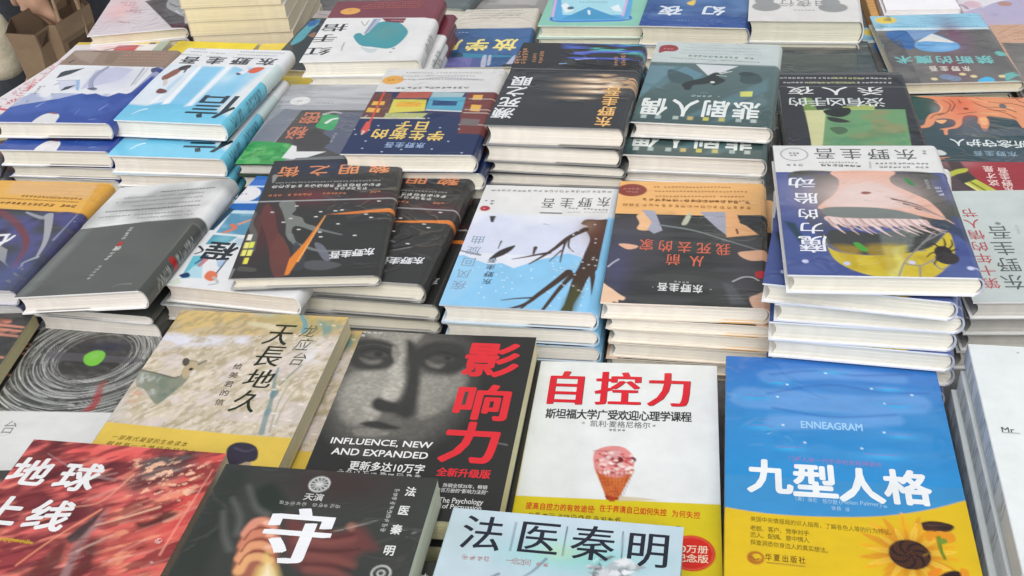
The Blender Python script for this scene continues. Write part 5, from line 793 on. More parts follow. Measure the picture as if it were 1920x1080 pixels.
a.mottle((218,206,188),16,6,.8,rot=-.9); a.mottle((170,158,130),9,3.5,.7,rot=-.9,lo=.48); a.mottle((226,216,204),5,2.5,.6,rot=-.9,lo=.55); a.mottle((216,206,206),20,14,.5,lo=.5)
top=a.pmask([(-9.5,-9.1),(167.3,-3.9),(166.6,28.7),(96.6,32.1),(62.7,37.8),(17.4,35.4),(-1.5,34.3)],5); a._mix(top*.85,(196,176,136)); a.mottle((214,186,120),16,10,.8,mask=top,rot=-.9); a.mottle((160,148,118),10,4,.6,mask=top,rot=-.9,lo=.5); a._mix(a.pmask([(73.2,-4.2),(117.1,1.2),(160.5,8.2),(159.8,22.8),(124.0,22.1),(88.7,9.8)],6)*.7,(176,166,116)); a._mix(a.pmask([(66.8,-7.2),(93.8,-5.6),(92.4,5.4),(73.0,2.6)],5)*.7,(176,180,170))
m=a.pmask([(-3.0,36.8),(62.7,37.8),(82.2,34.8),(81.4,46.7),(3.0,56.4),(-5.5,49.1)],8); a.mottle((222,222,232),14,8,1.0,mask=m,lo=.35); a.mottle((226,224,226),16,10,.9,mask=a.pmask([(129.6,39.3),(154.2,37.5),(158.6,67.8),(139.4,69.2)],10),lo=.4); a.spl([(73.3,13.4),(90.4,14.7),(103.3,18.7),(104.4,25.1),(87.7,21.5),(74.0,18.3)],(214,206,176),.8,3)
a.mottle((122,156,152),8,12,.9,mask=a.pmask([(139.4,6.3),(164.9,14.4),(161.4,44.8),(150.4,41.7)],8),lo=.45)
a.spl([(-0.3,90.4),(19.9,94.8),(36.3,97.9),(38.7,91.8),(38.7,79.9),(37.2,74.0),(40.9,72.9),(48.0,75.4),(47.8,83.7),(48.0,92.6),(46.6,105.8),(42.0,116.9),(37.5,129.2),(31.6,132.4),(14.2,115.6),(4.5,110.6)],(132,138,122),.95); a.mottle((196,198,194),6,8,.8,mask=a.pmask([(-0.6,91.9),(19.9,94.8),(27.4,123.0),(8.6,119.6)],6),lo=.42); a.mottle((110,128,116),12,10,.8,mask=a.pmask([(15.0,95.2),(38.7,97.7),(44.3,116.7),(35.2,129.4)],6),lo=.45); a.stroke([(-0.6,89.7),(16.8,93.5),(33.9,98.1),(37.6,96.3)],1.2,2.2,(96,90,74),.9)
a.spl([(38.7,91.8),(37.4,81.5),(38.8,75.4),(44.7,74.9),(49.2,78.4),(48.9,85.1),(48.0,92.6),(44.6,98.7)],(184,168,136)); a.spl([(35.3,80.2),(32.3,74.4),(33.7,70.4),(38.1,72.4),(40.1,78.3),(38.3,81.5)],(92,86,80)); a.spl([(47.5,79.2),(48.6,74.6),(53.6,72.0),(56.0,74.1),(54.0,80.3),(50.5,82.8)],(176,166,146)); a.stroke([(49.2,78.4),(54.4,72.7)],1.6,1,(70,64,58)); a.ell((45.0,85.4),2,2,(60,50,44)); a.spl([(47.2,88.2),(50.5,86.5),(50.9,92.4),(47.5,94.8)],(214,208,200)); a.mottle((212,156,130),10,12,.8,mask=a.pmask([(1.1,119.5),(17.9,118.1),(19.6,132.7),(5.0,131.9)],5),lo=.4); a.poly([(-1.9,158.4),(-0.2,94.9),(1.4,120.2),(14.8,156.9)],(196,192,190),.6,8)
BT=(112,138,142); a.stroke([(117.5,-2.2),(126.9,12.2),(130.0,24.9)],3,6,(120,160,166)); a.stroke([(123.6,77.9),(125.7,93.8),(129.8,109.8),(132.0,121.5),(133.7,136.9),(137.6,160.9)],2.2,5,(126,148,146),.85); a.stroke([(143.2,71.9),(137.5,85.6),(132.4,100.5)],1.6,2.6,(150,156,144)); a.ell((131.5,111.8),3.5,6,(104,134,140),.8); a.ell((133.9,134.9),3,5,(116,142,150),.7); a.stroke([(148.9,76.0),(140.6,94.8),(139.4,126.3),(143.8,159.0)],1,2,(168,164,144),.8); a.stroke([(147.5,108.4),(145.1,129.3),(146.0,152.4)],1,2,(168,164,144),.8)
a.rect(-1,(83.4,164.2)[1],a.w+1,a.h+1,(222,192,90)); a.poly([(-24.6,157.6),(171.4,166.8),(173.4,172.9),(-20.0,166.5)],(222,192,90)); a.band=None
DK=(52,58,44)
for ch,c,sz in (('天',[(109.1,29.6)],(23.0,32.9)),('長',[(110.0,61.6)],(24.4,29.7)),('地',[(112.0,93.4)],(24.7,25.3)),('久',[(111.2,123.2)],(22.3,28.1))): a.T(ch,c,sz,DK,.0,song=.012,sx=1.15,flip=False,shear=.12)
for ch,c in (('龙',[(134.7,23.8)]),('应',[(135.5,43.6)]),('台',[(137.7,64.1)])): a.T(ch,c,(13.8,18.3),(92,100,88),.0,flip=False,shear=.15)
a.T('给美君的信',[(86.3,78.5),(88.1,126.4)],8.5,(96,88,72),.015,flip=False)
a.T('一部两代凝望的生命读本',[(16.2,175.8),(78.5,179.3)],(5.0,5.5),(112,92,40),.0,flip=False,shear=.2); a.T('献给每一个曾经年轻的人',[(15.6,183.6),(88.5,187.9)],(5.4,5.4),(112,92,40),.0,flip=False,shear=.2)
a.spl([(117.1,186.6),(116.0,179.2),(120.4,173.8),(129.2,173.0),(137.6,176.1),(142.8,183.0),(144.1,191.5),(137.6,195.7),(129.9,201.2),(122.9,199.4)],(66,62,74)); a.spl([(123.8,199.3),(129.4,200.0),(137.2,194.5),(141.9,197.7),(133.3,210.4)],(176,156,130)); a.stroke([(121.8,179.9),(131.9,182.8),(138.0,179.8)],2,2,(92,88,100),.7)
for i in range(22): a.ell((a.w*(.55+.43*a.rs.rand()),a.h*(.05+.7*a.rs.rand())),a.rs.uniform(1,3),.9,(236,232,220),.8)  # tiny film glints painted as pale flecks on the right half
a=new('D3',(62,62,60),page=(226,222,178),rim=(140,140,136),spine=-1,hard=False,mat='gloss')
a.img[:]=0.0
def LV(pts,v,soft,al=1.0): a.poly(pts,np.full(3,v),al,soft,True)
LV([(-6.7,-2.3),(58.6,-2.7),(95.0,9.3),(108.7,45.8),(109.7,94.3),(102.4,120.8),(89.0,140.5),(74.7,153.8),(45.1,156.0),(25.6,148.2),(7.3,127.5),(-6.5,95.3),(-5.4,52.8)],.30,24)
LV([(9.1,-3.1),(53.8,-2.4),(49.8,19.6),(47.8,42.2),(54.4,67.0),(54.6,85.8),(48.1,93.0),(37.9,88.9),(34.7,68.3),(36.9,50.2),(38.2,27.8),(25.0,13.3),(6.6,6.5)],.95,6)
LV([(18.5,52.8),(39.5,57.3),(39.0,82.0),(34.1,99.3),(34.9,116.5),(27.2,124.8),(12.9,115.4),(2.9,89.2),(3.8,65.3)],.74,9)
LV([(67.9,58.4),(94.7,58.1),(102.9,47.6),(106.8,68.6),(100.8,89.5),(89.6,105.5),(77.4,110.9),(70.2,90.2),(66.8,66.2)],.74,8)
LV([(26.1,99.9),(37.9,101.8),(42.8,108.7),(41.4,117.3),(35.6,119.0),(27.7,109.8)],.85,5)
LV([(-8.4,15.2),(12.8,11.7),(32.7,16.7),(40.6,33.7),(36.5,48.8),(21.2,54.1),(4.6,50.7),(-5.7,34.2)],.05,6)
LV([(53.1,25.4),(68.7,10.8),(95.1,15.4),(105.3,40.1),(93.9,53.9),(77.7,54.2),(63.9,48.5),(54.9,38.1)],.05,7)
LV([(43.3,12.2),(54.6,19.3),(65.4,55.7),(70.6,90.2),(71.6,108.7),(63.2,113.2),(53.3,103.4),(57.0,84.3),(54.3,56.3)],.04,6)
LV([(33.1,95.4),(37.2,89.7),(49.7,94.3),(65.4,97.2),(66.9,107.7),(52.9,107.4),(42.2,106.1),(36.0,103.2)],.03,4)
LV([(30.1,122.0),(41.6,118.0),(56.4,122.1),(64.7,125.4),(53.3,127.4),(39.5,125.9)],.03,3)
LV([(25.9,130.0),(37.7,127.3),(52.6,130.0),(55.9,132.9),(44.6,136.9),(31.1,136.0)],.62,3)
LV([(25.6,140.1),(46.0,142.4),(71.4,139.3),(66.3,154.4),(40.8,156.3)],.08,8)
LV([(32.6,20.6),(36.3,21.9),(41.5,33.7),(39.9,41.2),(34.7,31.1)],.75,3,.8)
LV([(10.4,32.5),(18.0,28.3),(27.0,29.3),(30.9,33.5),(23.1,37.0),(15.3,36.7)],.15,4)
LV([(18.7,29.0),(23.7,27.9),(26.6,31.6),(25.1,35.4),(20.7,34.9)],.02,2.5)
LV([(7.9,37.9),(17.4,41.1),(26.7,39.8),(25.1,45.1),(15.5,44.9)],.45,5)
a.stroke([(5.8,29.8),(15.9,23.8),(30.8,29.0)],1.6,2.2,np.full(3,.0),1,soft=1.5); a.stroke([(1.9,22.4),(14.4,17.8),(31.1,22.2)],1,1.4,np.full(3,.22),.8,soft=2)
LV([(69.3,34.2),(77.2,30.8),(87.0,32.4),(91.4,35.9),(83.4,38.5),(74.1,39.1)],.14,4)
LV([(82.0,31.2),(86.2,31.0),(88.6,33.8),(86.4,36.9),(83.5,36.3)],.02,2.5)
LV([(67.3,38.1),(75.7,42.0),(83.2,42.2),(80.5,47.5),(71.6,45.1)],.45,5)
a.stroke([(66.0,32.2),(77.0,25.5),(94.2,30.5)],1.6,2.2,np.full(3,.0),1,soft=3)
lum=a.img[...,0].copy(); tex=np.clip(a.nz(4,5,2,-.4)*1.2-.1,0,1); wrd=np.clip(a.nz(2.6,2.0,1)*1.6-.3,0,1)
lum=np.clip(lum*(.66+.3*tex*wrd+.06*wrd),0,1)*np.clip(1.06-np.hypot((a.X-(39.7,71.5)[0])/78,(a.Y-(39.7,71.5)[1])/95)*.55,0,1); lo=alb((62,62,60)); hi=alb((206,202,190)); a.img=lo+(hi-lo)*lum[...,None]
a.dash([(-0.9,0.6),(21.0,1.0)],6,(214,212,206),.95); a.dash([(-0.9,6.2),(8.5,6.4)],6,(214,212,206),.95)
RD=(222,62,68)
for ch,c,dm in (('影',[(123.8,33.2)],(46.3,45.2)),('响',[(124.9,89.2)],(46.0,42.4)),('力',[(124.6,137.4)],(45.8,44.9))): a.T(ch,c,dm,RD,.03,flip=False)
WH=(232,232,230)
a.T('INFLUENCE, NEW',[(52.9,143.8)],(82.6,7.9),WH,.022,flip=False,word=True); a.T('AND EXPANDED',[(54.4,155.3)],(77.4,7.1),WH,.022,flip=False,word=True)
a.T('更新多达10万字',[(63.6,170.1)],(59.5,9.8),WH,.022,flip=False,word=True); a.dash([(25.2,178.3),(94.0,179.4)],8,(214,214,212),.95)
a.T('全新升级版',[(124.5,171.9)],(41.5,9.1),RD,.03,flip=False,word=True); a.T('热销全球35年，畅销',[(128.3,185.8)],(34.0,4.4),(214,214,212),.012,flip=False,word=True); a.T('数百万册的“影响力法则”',[(126.8,191.0)],(39.5,4.4),(214,214,212),.012,flip=False,word=True)
a.T('The Psychology',[(128.0,201.9)],(33.5,7.0),(222,222,220),.01,flip=False,word=True); a.T('of Persuasion',[(129.8,207.1)],(29.3,4.8),(222,222,220),.01,flip=False,word=True); a.stroke([(139.6,135.6),(152.8,138.4)],1,2,(120,120,118),.7)
def spD(A,sp):
    sp=sp.copy(); n=sp.shape[0]; k=(np.arange(n)/n)[:,None,None]; return np.where(k>.22,alb((214,184,40))*np.ones_like(sp),alb((214,212,160))*np.ones_like(sp))
a=new('D4',(224,228,226),page=(226,224,214),rim=(214,214,210),spine=-1,hard=False,mat='gloss',spine_fn=spD)
a.mottle((232,235,234),90,90,.6)
for ch,c in (('自',[(30.4,35.8)]),('控',[(75.5,35.1)]),('力',[(119.5,34.4)])):
    a.T(ch,c,(36.5,43.9),(104,64,60),.0,song=.034,flip=False); 
    a.T(ch,[(c[0][0]-.5,c[0][1]-.4)],(36.5,43.9),(216,52,62),.0,song=.034,flip=False)
a.T('斯坦福大学广受欢迎心理学课程',[(20.4,69.7),(133.1,68.6)],(8.4,12.0),(66,68,68),.03,flip=False); a.T('凯利·麦格尼格尔',[(79.2,80.6)],(49.1,7.9),(120,122,122),.01,flip=False,word=True); a.dash([(46.9,80.3),(51.3,80.1)],4,(130,130,130)); a.dash([(105.0,80.6),(108.5,80.4)],4,(120,120,120)); a.dash([(69.5,87.7),(85.2,87.5)],4.4,(110,112,112),.9)
a.poly([(61.1,131.9),(93.1,132.5),(82.2,165.0),(72.4,163.9)],(206,118,66)); a.mottle((176,82,44),4,4,.6,mask=a.pmask([(62.0,131.9),(92.3,132.5),(82.2,165.0),(72.4,163.9)],2)); a.spl([(60.5,128.3),(60.0,116.1),(64.8,109.6),(74.9,106.5),(84.4,108.5),(91.7,118.0),(92.5,127.7),(88.3,137.5),(81.1,142.6),(71.0,140.9),(64.0,136.5)],(222,146,142)); a.mottle((240,214,210),5,5,.9,lo=.5,mask=a.pmask([(60.6,123.4),(91.9,124.1),(88.4,138.7),(66.2,137.6)],3)); a.mottle((160,50,56),5,4,.8,lo=.55,mask=a.pmask([(59.8,113.0),(90.1,111.3),(91.3,139.7),(64.2,138.9)],3)); a.spl([(66.9,116.9),(74.4,112.2),(82.1,113.6),(82.6,122.2),(76.0,126.2),(69.1,124.2)],(216,170,170),.9,2); a.ell((78.8,122.4),5,4,(120,50,50)); a.ell((91.0,121.7),3,3,(110,60,80))
for i in range(46):
    c=((75.9,125.0)[0]+a.rs.uniform(-15,15),(75.9,125.0)[1]+a.rs.uniform(-11,13)); r=a.rs.uniform(.9,2.4); a.ell(c,r,r*.8,[(240,214,208),(206,92,96),(230,156,152),(246,232,226),(160,62,66)][i%5],.85)
for i in range(9): a.stroke([((63.8,134.1)[0]+i*3.6,(63.8,134.1)[1]),((73.1,162.7)[0]+i*1.5,(73.1,162.7)[1])],.5,.4,(140,52,30),.7,smooth=False)
for i in range(8): y=(63.9,135.3)[1]+i*3.6; a.stroke([((62.2,134.2)[0]+i*1.6,y),((92.3,132.5)[0]-i*1.9,y-1.5)],.5,.5,(226,132,84),.6,smooth=False); a.poly([(71.9,162.8),(82.2,163.9),(80.6,172.4),(74.5,171.6)],(150,60,30),.5)
yb=(78.2,166.4)[1]; a.rect(-1,yb,a.w+1,a.h+1,(214,196,34)); a.grad(0,a.h*.4,(216,214,150),(216,190,40),-1,3.2); a.rect(-1,a.h*.4,3.2,a.h+1,(216,186,36)); a.poly([(82.1,162.2),(98.4,162.9),(114.6,164.7),(82.4,167.8)],(206,190,150),.8); a.poly([(74.0,163.2),(80.6,164.0),(79.2,168.0),(75.1,168.3)],(170,70,36))
a.T('提高自控力的有效途径',[(14.4,176.5),(61.9,177.4)],(4.6,7.1),(206,74,40),.02,flip=False); a.dash([(63.6,177.9),(65.2,177.8)],4,(206,74,40)); a.T('在于弄清自己如何失控',[(70.7,175.8),(116.5,177.3)],(4.6,7.1),(206,74,40),.02,flip=False); a.T('为何失控',[(125.2,177.8),(141.4,178.5)],(4.6,7.1),(206,74,40),.02,flip=False)
a.dash([(13.8,185.4),(90.6,187.1)],6.5,(120,106,20),.9); a.dash([(91.6,191.9),(134.8,192.8)],6.5,(120,106,20),.9); a.ell((137.5,215.8),17,17,(206,58,44)); a.ell((137.5,215.8),15.6,15.6,(226,120,90)); a.ell((137.5,215.8),15,15,(206,58,44)); a.T('00万册',[(137.5,212.3)],8,(236,214,190),.02,flip=False,word=True); a.T('纪念版',[(137.5,220.9)],8,(236,214,190),.02,flip=False,word=True)
a=new('D5',(70,146,202),page=(214,220,226),rim=(120,180,205),spine=-1,hard=False,mat='film')
a.grad(0,(78.8,71.2)[1],(70,122,196),(68,140,202)); a.grad((78.8,71.2)[1],(74.1,143.4)[1],(68,140,202),(58,144,206))
for pts,w0,w1,al in (([(16.5,53.3),(58.9,54.6),(108.7,56.0),(150.2,51.4)],26,22,.55),([(34.3,24.5),(86.4,18.5),(141.4,21.4)],16,10,.5),([(39.1,82.1),(82.4,78.6),(131.6,72.1)],18,12,.6)): a.stroke(pts,w0,w1,(118,166,222),al,soft=5)  # pale bars: sheen on wrinkled film painted into the cover colour
for pts in ([(36.5,22.3),(78.1,14.2),(103.5,18.7),(150.7,13.8)],[(33.7,47.2),(81.2,32.7),(122.8,38.4),(160.2,37.5)],[(37.5,64.9),(82.8,72.2),(132.3,65.7)]): a.stroke(pts,2,2,(44,92,168),.55,soft=3)
for c,w in (((42.8,30.2),30),((86.8,12.9),34),((129.7,32.5),34),((23.0,50.8),36),((133.7,52.7),30),((28.7,86.7),34),((133.7,88.6),30),((48.4,109.7),34),((117.3,112.7),46)): a.glow((c[0],c[1]+2),w*.32,3.4,(70,170,225),.9); a.dash([(c[0]-w*.3,c[1]),(c[0]+w*.3,c[1])],3.2,(146,116,190),.75)
for c in ((49.5,34.5),(41.3,50.7),(116.5,34.8),(125.1,52.7),(44.4,84.8),(121.1,87.2),(60.3,103.8),(102.6,106.9),(147.4,40.4),(81.3,17.5)): a.ell(c,1.0,1.0,(214,232,245))
a.T('ENNEAGRAM',[(81.7,83.0)],(46.7,8.2),(160,206,240),.022,flip=False,word=True)
a.T('门萨人格一代宗师的里程碑著作',[(49.4,122.6),(113.5,124.1)],(4.3,5.3),(158,124,186),.0,flip=False)
for ch,c in (('九',[(32.6,143.1)]),('型',[(65.6,145.3)]),('人',[(98.4,146.8)]),('格',[(131.3,146.0)])): a.T(ch,c,(30.9,34.2),(232,236,238),.035,flip=False)
a.T('〔美〕海伦·帕尔默',[(50.1,164.3),(78.7,166.0)],(3.2,4.9),(176,206,230),.0,flip=False); a.T('(Helen Palmer)',[(96.3,165.9)],(29.5,5.4),(168,202,228),.005,flip=False,word=True) ; a.dash([(112.2,167.1),(115.2,166.9)],6,(176,206,230),.9); a.T('徐扬',[(77.2,172.0),(80.9,172.1)],(3.0,4.3),(176,206,230),.0,flip=False); a.T('译',[(86.8,172.6)],(3.0,4.3),(176,206,230),.0,flip=False)
a.spl([(-11.5,173.1),(0.9,177.9),(34.3,181.7),(71.8,180.9),(109.0,176.9),(143.0,167.5),(171.1,155.4),(193.8,146.4),(180.2,260.2),(-9.6,279.8)],(222,188,28))
a.T('美国中央情报局的识人指南，了解各色人等的行为特征。',[(19.9,187.8),(116.1,192.0)],(3.7,5.1),(124,112,48),.0,flip=False); a.T('老板、客户、竞争对手',[(19.8,196.6),(56.7,198.2)],(4.1,5.1),(120,108,50),.0,flip=False); a.T('恋人、配偶、意中情人',[(19.7,203.2),(56.4,204.7)],(4.1,5.0),(120,108,50),.0,flip=False); a.T('探查洞悉你身边人的真实想法。',[(19.6,210.2),(71.1,213.2)],(3.7,5.0),(120,108,50),.0,flip=False)
a.ell((21.2,224.3),6,6,(176,112,40)); a.ell((21.9,223.8),3.4,3.4,(222,188,28)); a.stroke([(18.7,223.6),(20.8,226.3),(23.4,225.1)],1.4,1.4,(150,90,30)); a.T('华夏出版社',[(29.9,223.0),(52.6,223.7)],(4.4,6.3),(110,82,40),.008,flip=False); a.stroke([(28.7,228.0),(53.8,228.8)],1,1,(150,120,60))
import itertools
cf=(125.3,211.3)
for lay,(n_,rr,c0,c1) in enumerate(((19,36,(222,158,44),(234,178,50)),(22,29,(242,202,76),(226,164,46)))):
    for i in range(n_):
        t=(i+.5*lay)/n_*6.283+a.rs.uniform(-.06,.06); r=rr*a.rs.uniform(.82,1.12); w_=.085
        pt=lambda q,da:(cf[0]+r*q*math.cos(t+da),cf[1]+r*q*math.sin(t+da))
        a.spl([pt(.38,-w_*1.6),pt(.7,-w_*1.25),pt(1,0),pt(.7,w_*1.25),pt(.38,w_*1.6)],c0 if i%2 else c1,.95); a.stroke([pt(.42,0),pt(.9,0)],.5,.3,(186,118,34),.4,smooth=False)
a.glow(cf,17,17,(150,84,30),.7); a.ell(cf,14,13.5,(62,44,40))
for i in range(150):
    t=i*2.39996; r=13*math.sqrt(i/150); a.ell((cf[0]+r*math.cos(t),cf[1]+r*math.sin(t)),.7,.7,(112,74,44) if (i*7)%3 else (44,32,30),.7)
a.stroke([(134.5,211.4),(139.1,208.1)],1.4,1,(140,110,40))
a.spl([(134.5,183.2),(139.7,179.2),(148.8,178.3),(158.4,181.5),(155.5,186.8),(145.6,188.7),(137.5,187.5)],(76,56,38)); a.mottle((52,40,30),4,3,.6,mask=a.pmask([(134.5,183.2),(139.7,179.2),(148.8,178.3),(158.4,181.5),(155.5,186.8),(145.6,188.7),(137.5,187.5)],2)); a.poly([(133.0,183.4),(136.4,179.5),(137.4,188.5),(133.9,187.8)],(226,170,50))
for q in ([(138.7,189.4),(144.6,188.3),(142.8,196.0),(138.4,197.4)],[(144.5,188.8),(151.0,188.2),(149.2,196.3),(144.7,197.8)],[(150.2,189.3),(156.6,188.7),(157.8,195.5),(151.7,198.1)]): a.spl(q,(224,150,40))
a.stroke([(146.7,193.6),(146.6,204.4),(148.2,212.9)],3,2.2,(110,134,50)); a.spl([(145.7,195.7),(150.9,194.2),(151.7,198.1),(147.3,199.5)],(120,146,60)); a.spl([(153.0,222.8),(145.7,225.9),(141.5,230.9),(155.0,231.8),(159.3,225.9)],(60,44,36)); a.spl([(135.4,225.5),(144.5,221.8),(140.9,230.5),(136.0,233.7)],(224,140,50)); a.spl([(156.7,220.6),(161.7,222.0),(161.4,230.3),(157.4,229.8)],(224,150,50))
a=new('D6',(228,234,233),page=(232,234,234),rim=(226,230,232),spine=-1,hard=False,mat='matte')
a.T('Mr',[(13.7,102.0)],8,(96,98,98),.02,flip=False,word=True); a.stroke([(9.5,105.3),(21.3,105.3)],.8,.8,(110,112,112)); a.dash([(35.2,8.0),(37.9,8.4)],4,(140,142,142))
def spE(A,sp):
    sp=sp.copy(); n=sp.shape[0]; sp[:]=alb((222,226,230)); marks(A,sp,.08,.75,(150,158,164),3,6,.4); return sp
    for i in range(int(n*.06),int(n*.8)):
        if (i//14)%3!=2 and A.rs.rand()<.5: sp[i,3:5]=alb((140,150,156))
    return sp
a.spine_fn=spE
a=new('E1',(150,70,72),page=(205,190,170),rim=(190,170,150),spine=-1,hard=False,mat='film')
a.mottle((88,50,54),60,60,1.0,lo=.35,hi=.7,mask=a.pmask([(-3.0,-1.9),(89.4,-1.8),(94.2,36.1),(91.6,90.5),(30.5,102.3),(-9.4,35.2)],40)); a.mottle((224,112,106),40,14,1.0,lo=.42,hi=.62,rot=-.55); a.mottle((236,140,122),26,6,.7,lo=.56,hi=.68,rot=-.55); a.mottle((84,44,46),30,12,.8,lo=.55,hi=.66,rot=-.5)
a.poly([(94.9,9.8),(144.7,1.7),(153.9,18.4),(135.8,31.8),(109.0,48.6),(93.5,39.0),(105.8,23.4)],(72,68,68),.85,10); a.mottle((104,100,98),14,5,.7,mask=a.pmask([(97.8,6.5),(145.2,2.9),(150.0,24.6),(106.7,34.8)],8)); a.spl([(33.7,5.6),(64.2,2.6),(106.4,5.6),(97.6,13.7),(66.3,15.6),(44.8,17.8)],(222,96,92),.8,8); a.poly([(143.8,4.8),(164.2,1.0),(166.9,102.1),(161.0,124.3),(137.7,64.5)],(222,92,86),.75,16)
a.poly([(95.6,61.0),(89.8,72.4),(66.4,135.2),(79.8,133.7),(96.1,95.1)],(196,110,100),.5,4); a.poly([(94.6,64.9),(84.6,83.5),(78.3,97.0),(85.6,101.3),(93.6,94.3)],(66,62,62),.95,3); a.poly([(97.3,63.5),(101.2,78.0),(95.5,90.0),(100.0,131.4),(93.1,132.1),(88.7,101.0)],(160,124,124),.9,3); a.poly([(76.2,99.3),(82.7,97.6),(87.6,116.0),(85.5,133.0),(66.4,135.2)],(104,58,56),.9,6); a.poly([(96.4,95.0),(107.0,91.3),(112.0,118.1),(108.3,130.4),(100.7,131.3)],(104,60,58),.9,6); a.poly([(97.3,63.5),(105.8,88.9),(111.6,113.2),(123.4,128.7),(153.5,125.2),(150.2,73.7),(119.2,61.2)],(216,104,94),.6,10); a.mottle((240,160,130),18,4,.7,lo=.55,hi=.66,rot=-.5,mask=a.pmask([(97.3,63.5),(123.4,128.7),(157.3,124.8),(156.4,29.6),(123.4,33.1)],20)); a.mottle((110,50,54),22,6,.7,lo=.56,hi=.66,rot=-.5)
a.spl([(124.4,76.5),(133.4,73.4),(142.1,65.1),(150.5,63.1),(149.9,68.5),(139.4,77.5),(129.5,81.1)],(76,50,48),.9,4); a.mottle((240,190,160),7,3,.95,lo=.6,hi=.68,rot=-.6,mask=a.pmask([(92.0,13.0),(152.5,9.9),(155.5,57.3),(108.6,56.9)],10)); a.stroke([(70.4,66.4),(88.2,59.0),(100.0,29.8)],1,2,(240,170,140),.6)
for i in range(26):
    x0,y0=(96.4,62.5); an=-.62+a.rs.uniform(-.22,.22); x0+=a.rs.uniform(-45,45); y0+=a.rs.uniform(-25,60); l0=a.rs.uniform(4,20); l1=l0+a.rs.uniform(14,40); a.stroke([(x0+l0*math.cos(an),y0+l0*math.sin(an)),(x0+l1*math.cos(an),y0+l1*math.sin(an))],a.rs.uniform(.6,2.2),.5,[(244,186,170),(236,150,136),(250,214,200)][i%3],a.rs.uniform(.2,.45),smooth=False,soft=2.5)
a.stroke([(95.7,82.2),(114.0,72.4),(135.4,59.4)],1,2,(246,200,170),.7); a.stroke([(56.1,124.4),(70.4,97.9),(92.1,66.8)],1.5,2,(236,150,120),.8); a.stroke([(160.1,17.8),(156.3,78.2),(155.4,103.4)],1,2,(246,170,150),.6); a.stroke([(20.0,14.3),(56.4,31.4),(88.0,36.7)],1,3,(170,140,140),.5)
for ch,c in (('地',[(16.9,34.9)]),('球',[(58.2,36.4)]),('上',[(17.4,75.9)]),('线',[(55.7,76.6)])): a.T(ch,c,(31.1,28.6),(230,230,230),.03,flip=False,shear=.1)
a.stroke([(30.5,102.3),(41.1,102.2),(56.6,103.5)],1.6,1.6,(206,170,60),.9); a.dash([(33.1,103.1),(55.3,102.6)],5,(206,170,60),.8); a.dash([(148.5,88.3),(149.7,101.6)],7,(230,200,195),.9); a.dash([(152.6,109.6),(152.4,112.5)],6,(230,200,195),.9)
a=new('E2',(70,72,69),page=(206,212,190),rim=(120,124,118),spine=-1,hard=False,mat='film')
a.poly([(1.0,1.2),(21.0,3.9),(25.4,107.8),(-0.2,110.5)],(62,66,62),.9,10); a.glow((93.5,10.9),40,20,(74,62,60),.8)
a.spl([(30.8,30.5),(38.5,17.8),(47.2,19.2),(61.0,35.5),(55.8,43.8),(38.5,40.3)],(56,62,56),.9,6)
for q in ([(25.8,21.2),(38.5,40.3),(49.0,47.1)],[(18.4,34.3),(30.6,51.5),(34.2,66.3)],[(16.3,47.7),(24.7,67.2),(34.0,81.0)]): a.stroke(q,3,5,(110,112,108),.6,soft=5)
a.spl([(48.0,105.4),(41.0,85.1),(38.7,70.8),(39.5,58.2),(44.8,51.1),(53.6,51.2),(61.7,58.5),(66.0,72.9),(73.3,102.7)],(166,104,86),.95,5)
for q,cl in (([(40.7,65.6),(43.2,55.3),(50.5,53.6),(57.9,58.9)],(216,148,126)),([(42.3,76.3),(45.2,67.1),(53.6,64.3),(62.8,68.3)],(206,134,108)),([(44.3,87.6),(46.8,77.8),(55.1,75.0),(64.9,78.8)],(222,158,120)),([(47.6,98.5),(49.4,89.0),(56.5,85.4),(66.0,88.2)],(226,170,120))): a.stroke(q,8,6,cl,.95,soft=2.5)
for q in ([(41.3,71.5),(44.0,61.8),(53.4,59.3),(61.1,63.6)],[(42.9,82.0),(45.6,72.5),(54.7,69.6),(64.0,74.1)],[(45.6,93.1),(48.1,83.4),(56.2,80.2),(65.1,83.6)]): a.stroke(q,1.4,1,(120,66,52),.9,soft=1.5)
for c in ((51.6,54.5),(57.9,65.4),(60.6,76.3)): a.ell(c,3,2,(236,186,160),.8,soft=1.5)
a.spl([(61.9,106.2),(59.4,95.4),(61.5,90.5),(61.1,81.1),(66.4,87.2),(71.9,92.3),(77.7,104.5)],(232,206,130),.75,6); a.spl([(65.5,105.8),(64.8,97.6),(65.5,91.1),(70.9,97.9),(74.8,104.8)],(246,236,206),.7,5)
a.spl([(65.2,48.0),(82.9,53.9),(107.4,57.9),(113.1,50.9),(121.3,52.5),(132.4,65.1),(135.8,70.6),(127.1,73.4),(119.6,86.3),(96.4,95.7),(76.6,81.4)],(112,72,70),.95,8)
for q in ([(79.3,66.6),(99.2,68.5),(116.8,63.8)],[(87.6,80.3),(107.1,82.0),(123.3,86.0)],[(95.0,91.2),(114.4,93.8),(122.9,97.5)]): a.stroke(q,9,5,(136,86,80),.8,soft=6); 
for q in ([(77.7,61.9),(101.4,63.4),(115.5,59.1)],[(84.3,75.8),(105.1,75.6),(123.7,71.8)],[(90.3,88.5),(108.8,87.5),(122.7,90.6)]): a.stroke(q,2.5,2,(72,48,48),.7,soft=4)
a.spl([(109.3,53.7),(110.9,48.6),(116.0,50.1),(114.6,56.2)],(150,110,96),.9,3)
c=(77.8,14.1); a.ell(c,8,8,(205,206,204)); a.ell(c,6.6,6.6,(70,72,69)); 
for i in range(6): t=i/6*3.1416; a.stroke([(c[0]-6*math.cos(t),c[1]-6*math.sin(t)),(c[0]+6*math.cos(t),c[1]+6*math.sin(t))],1.1,1.1,(200,202,200))
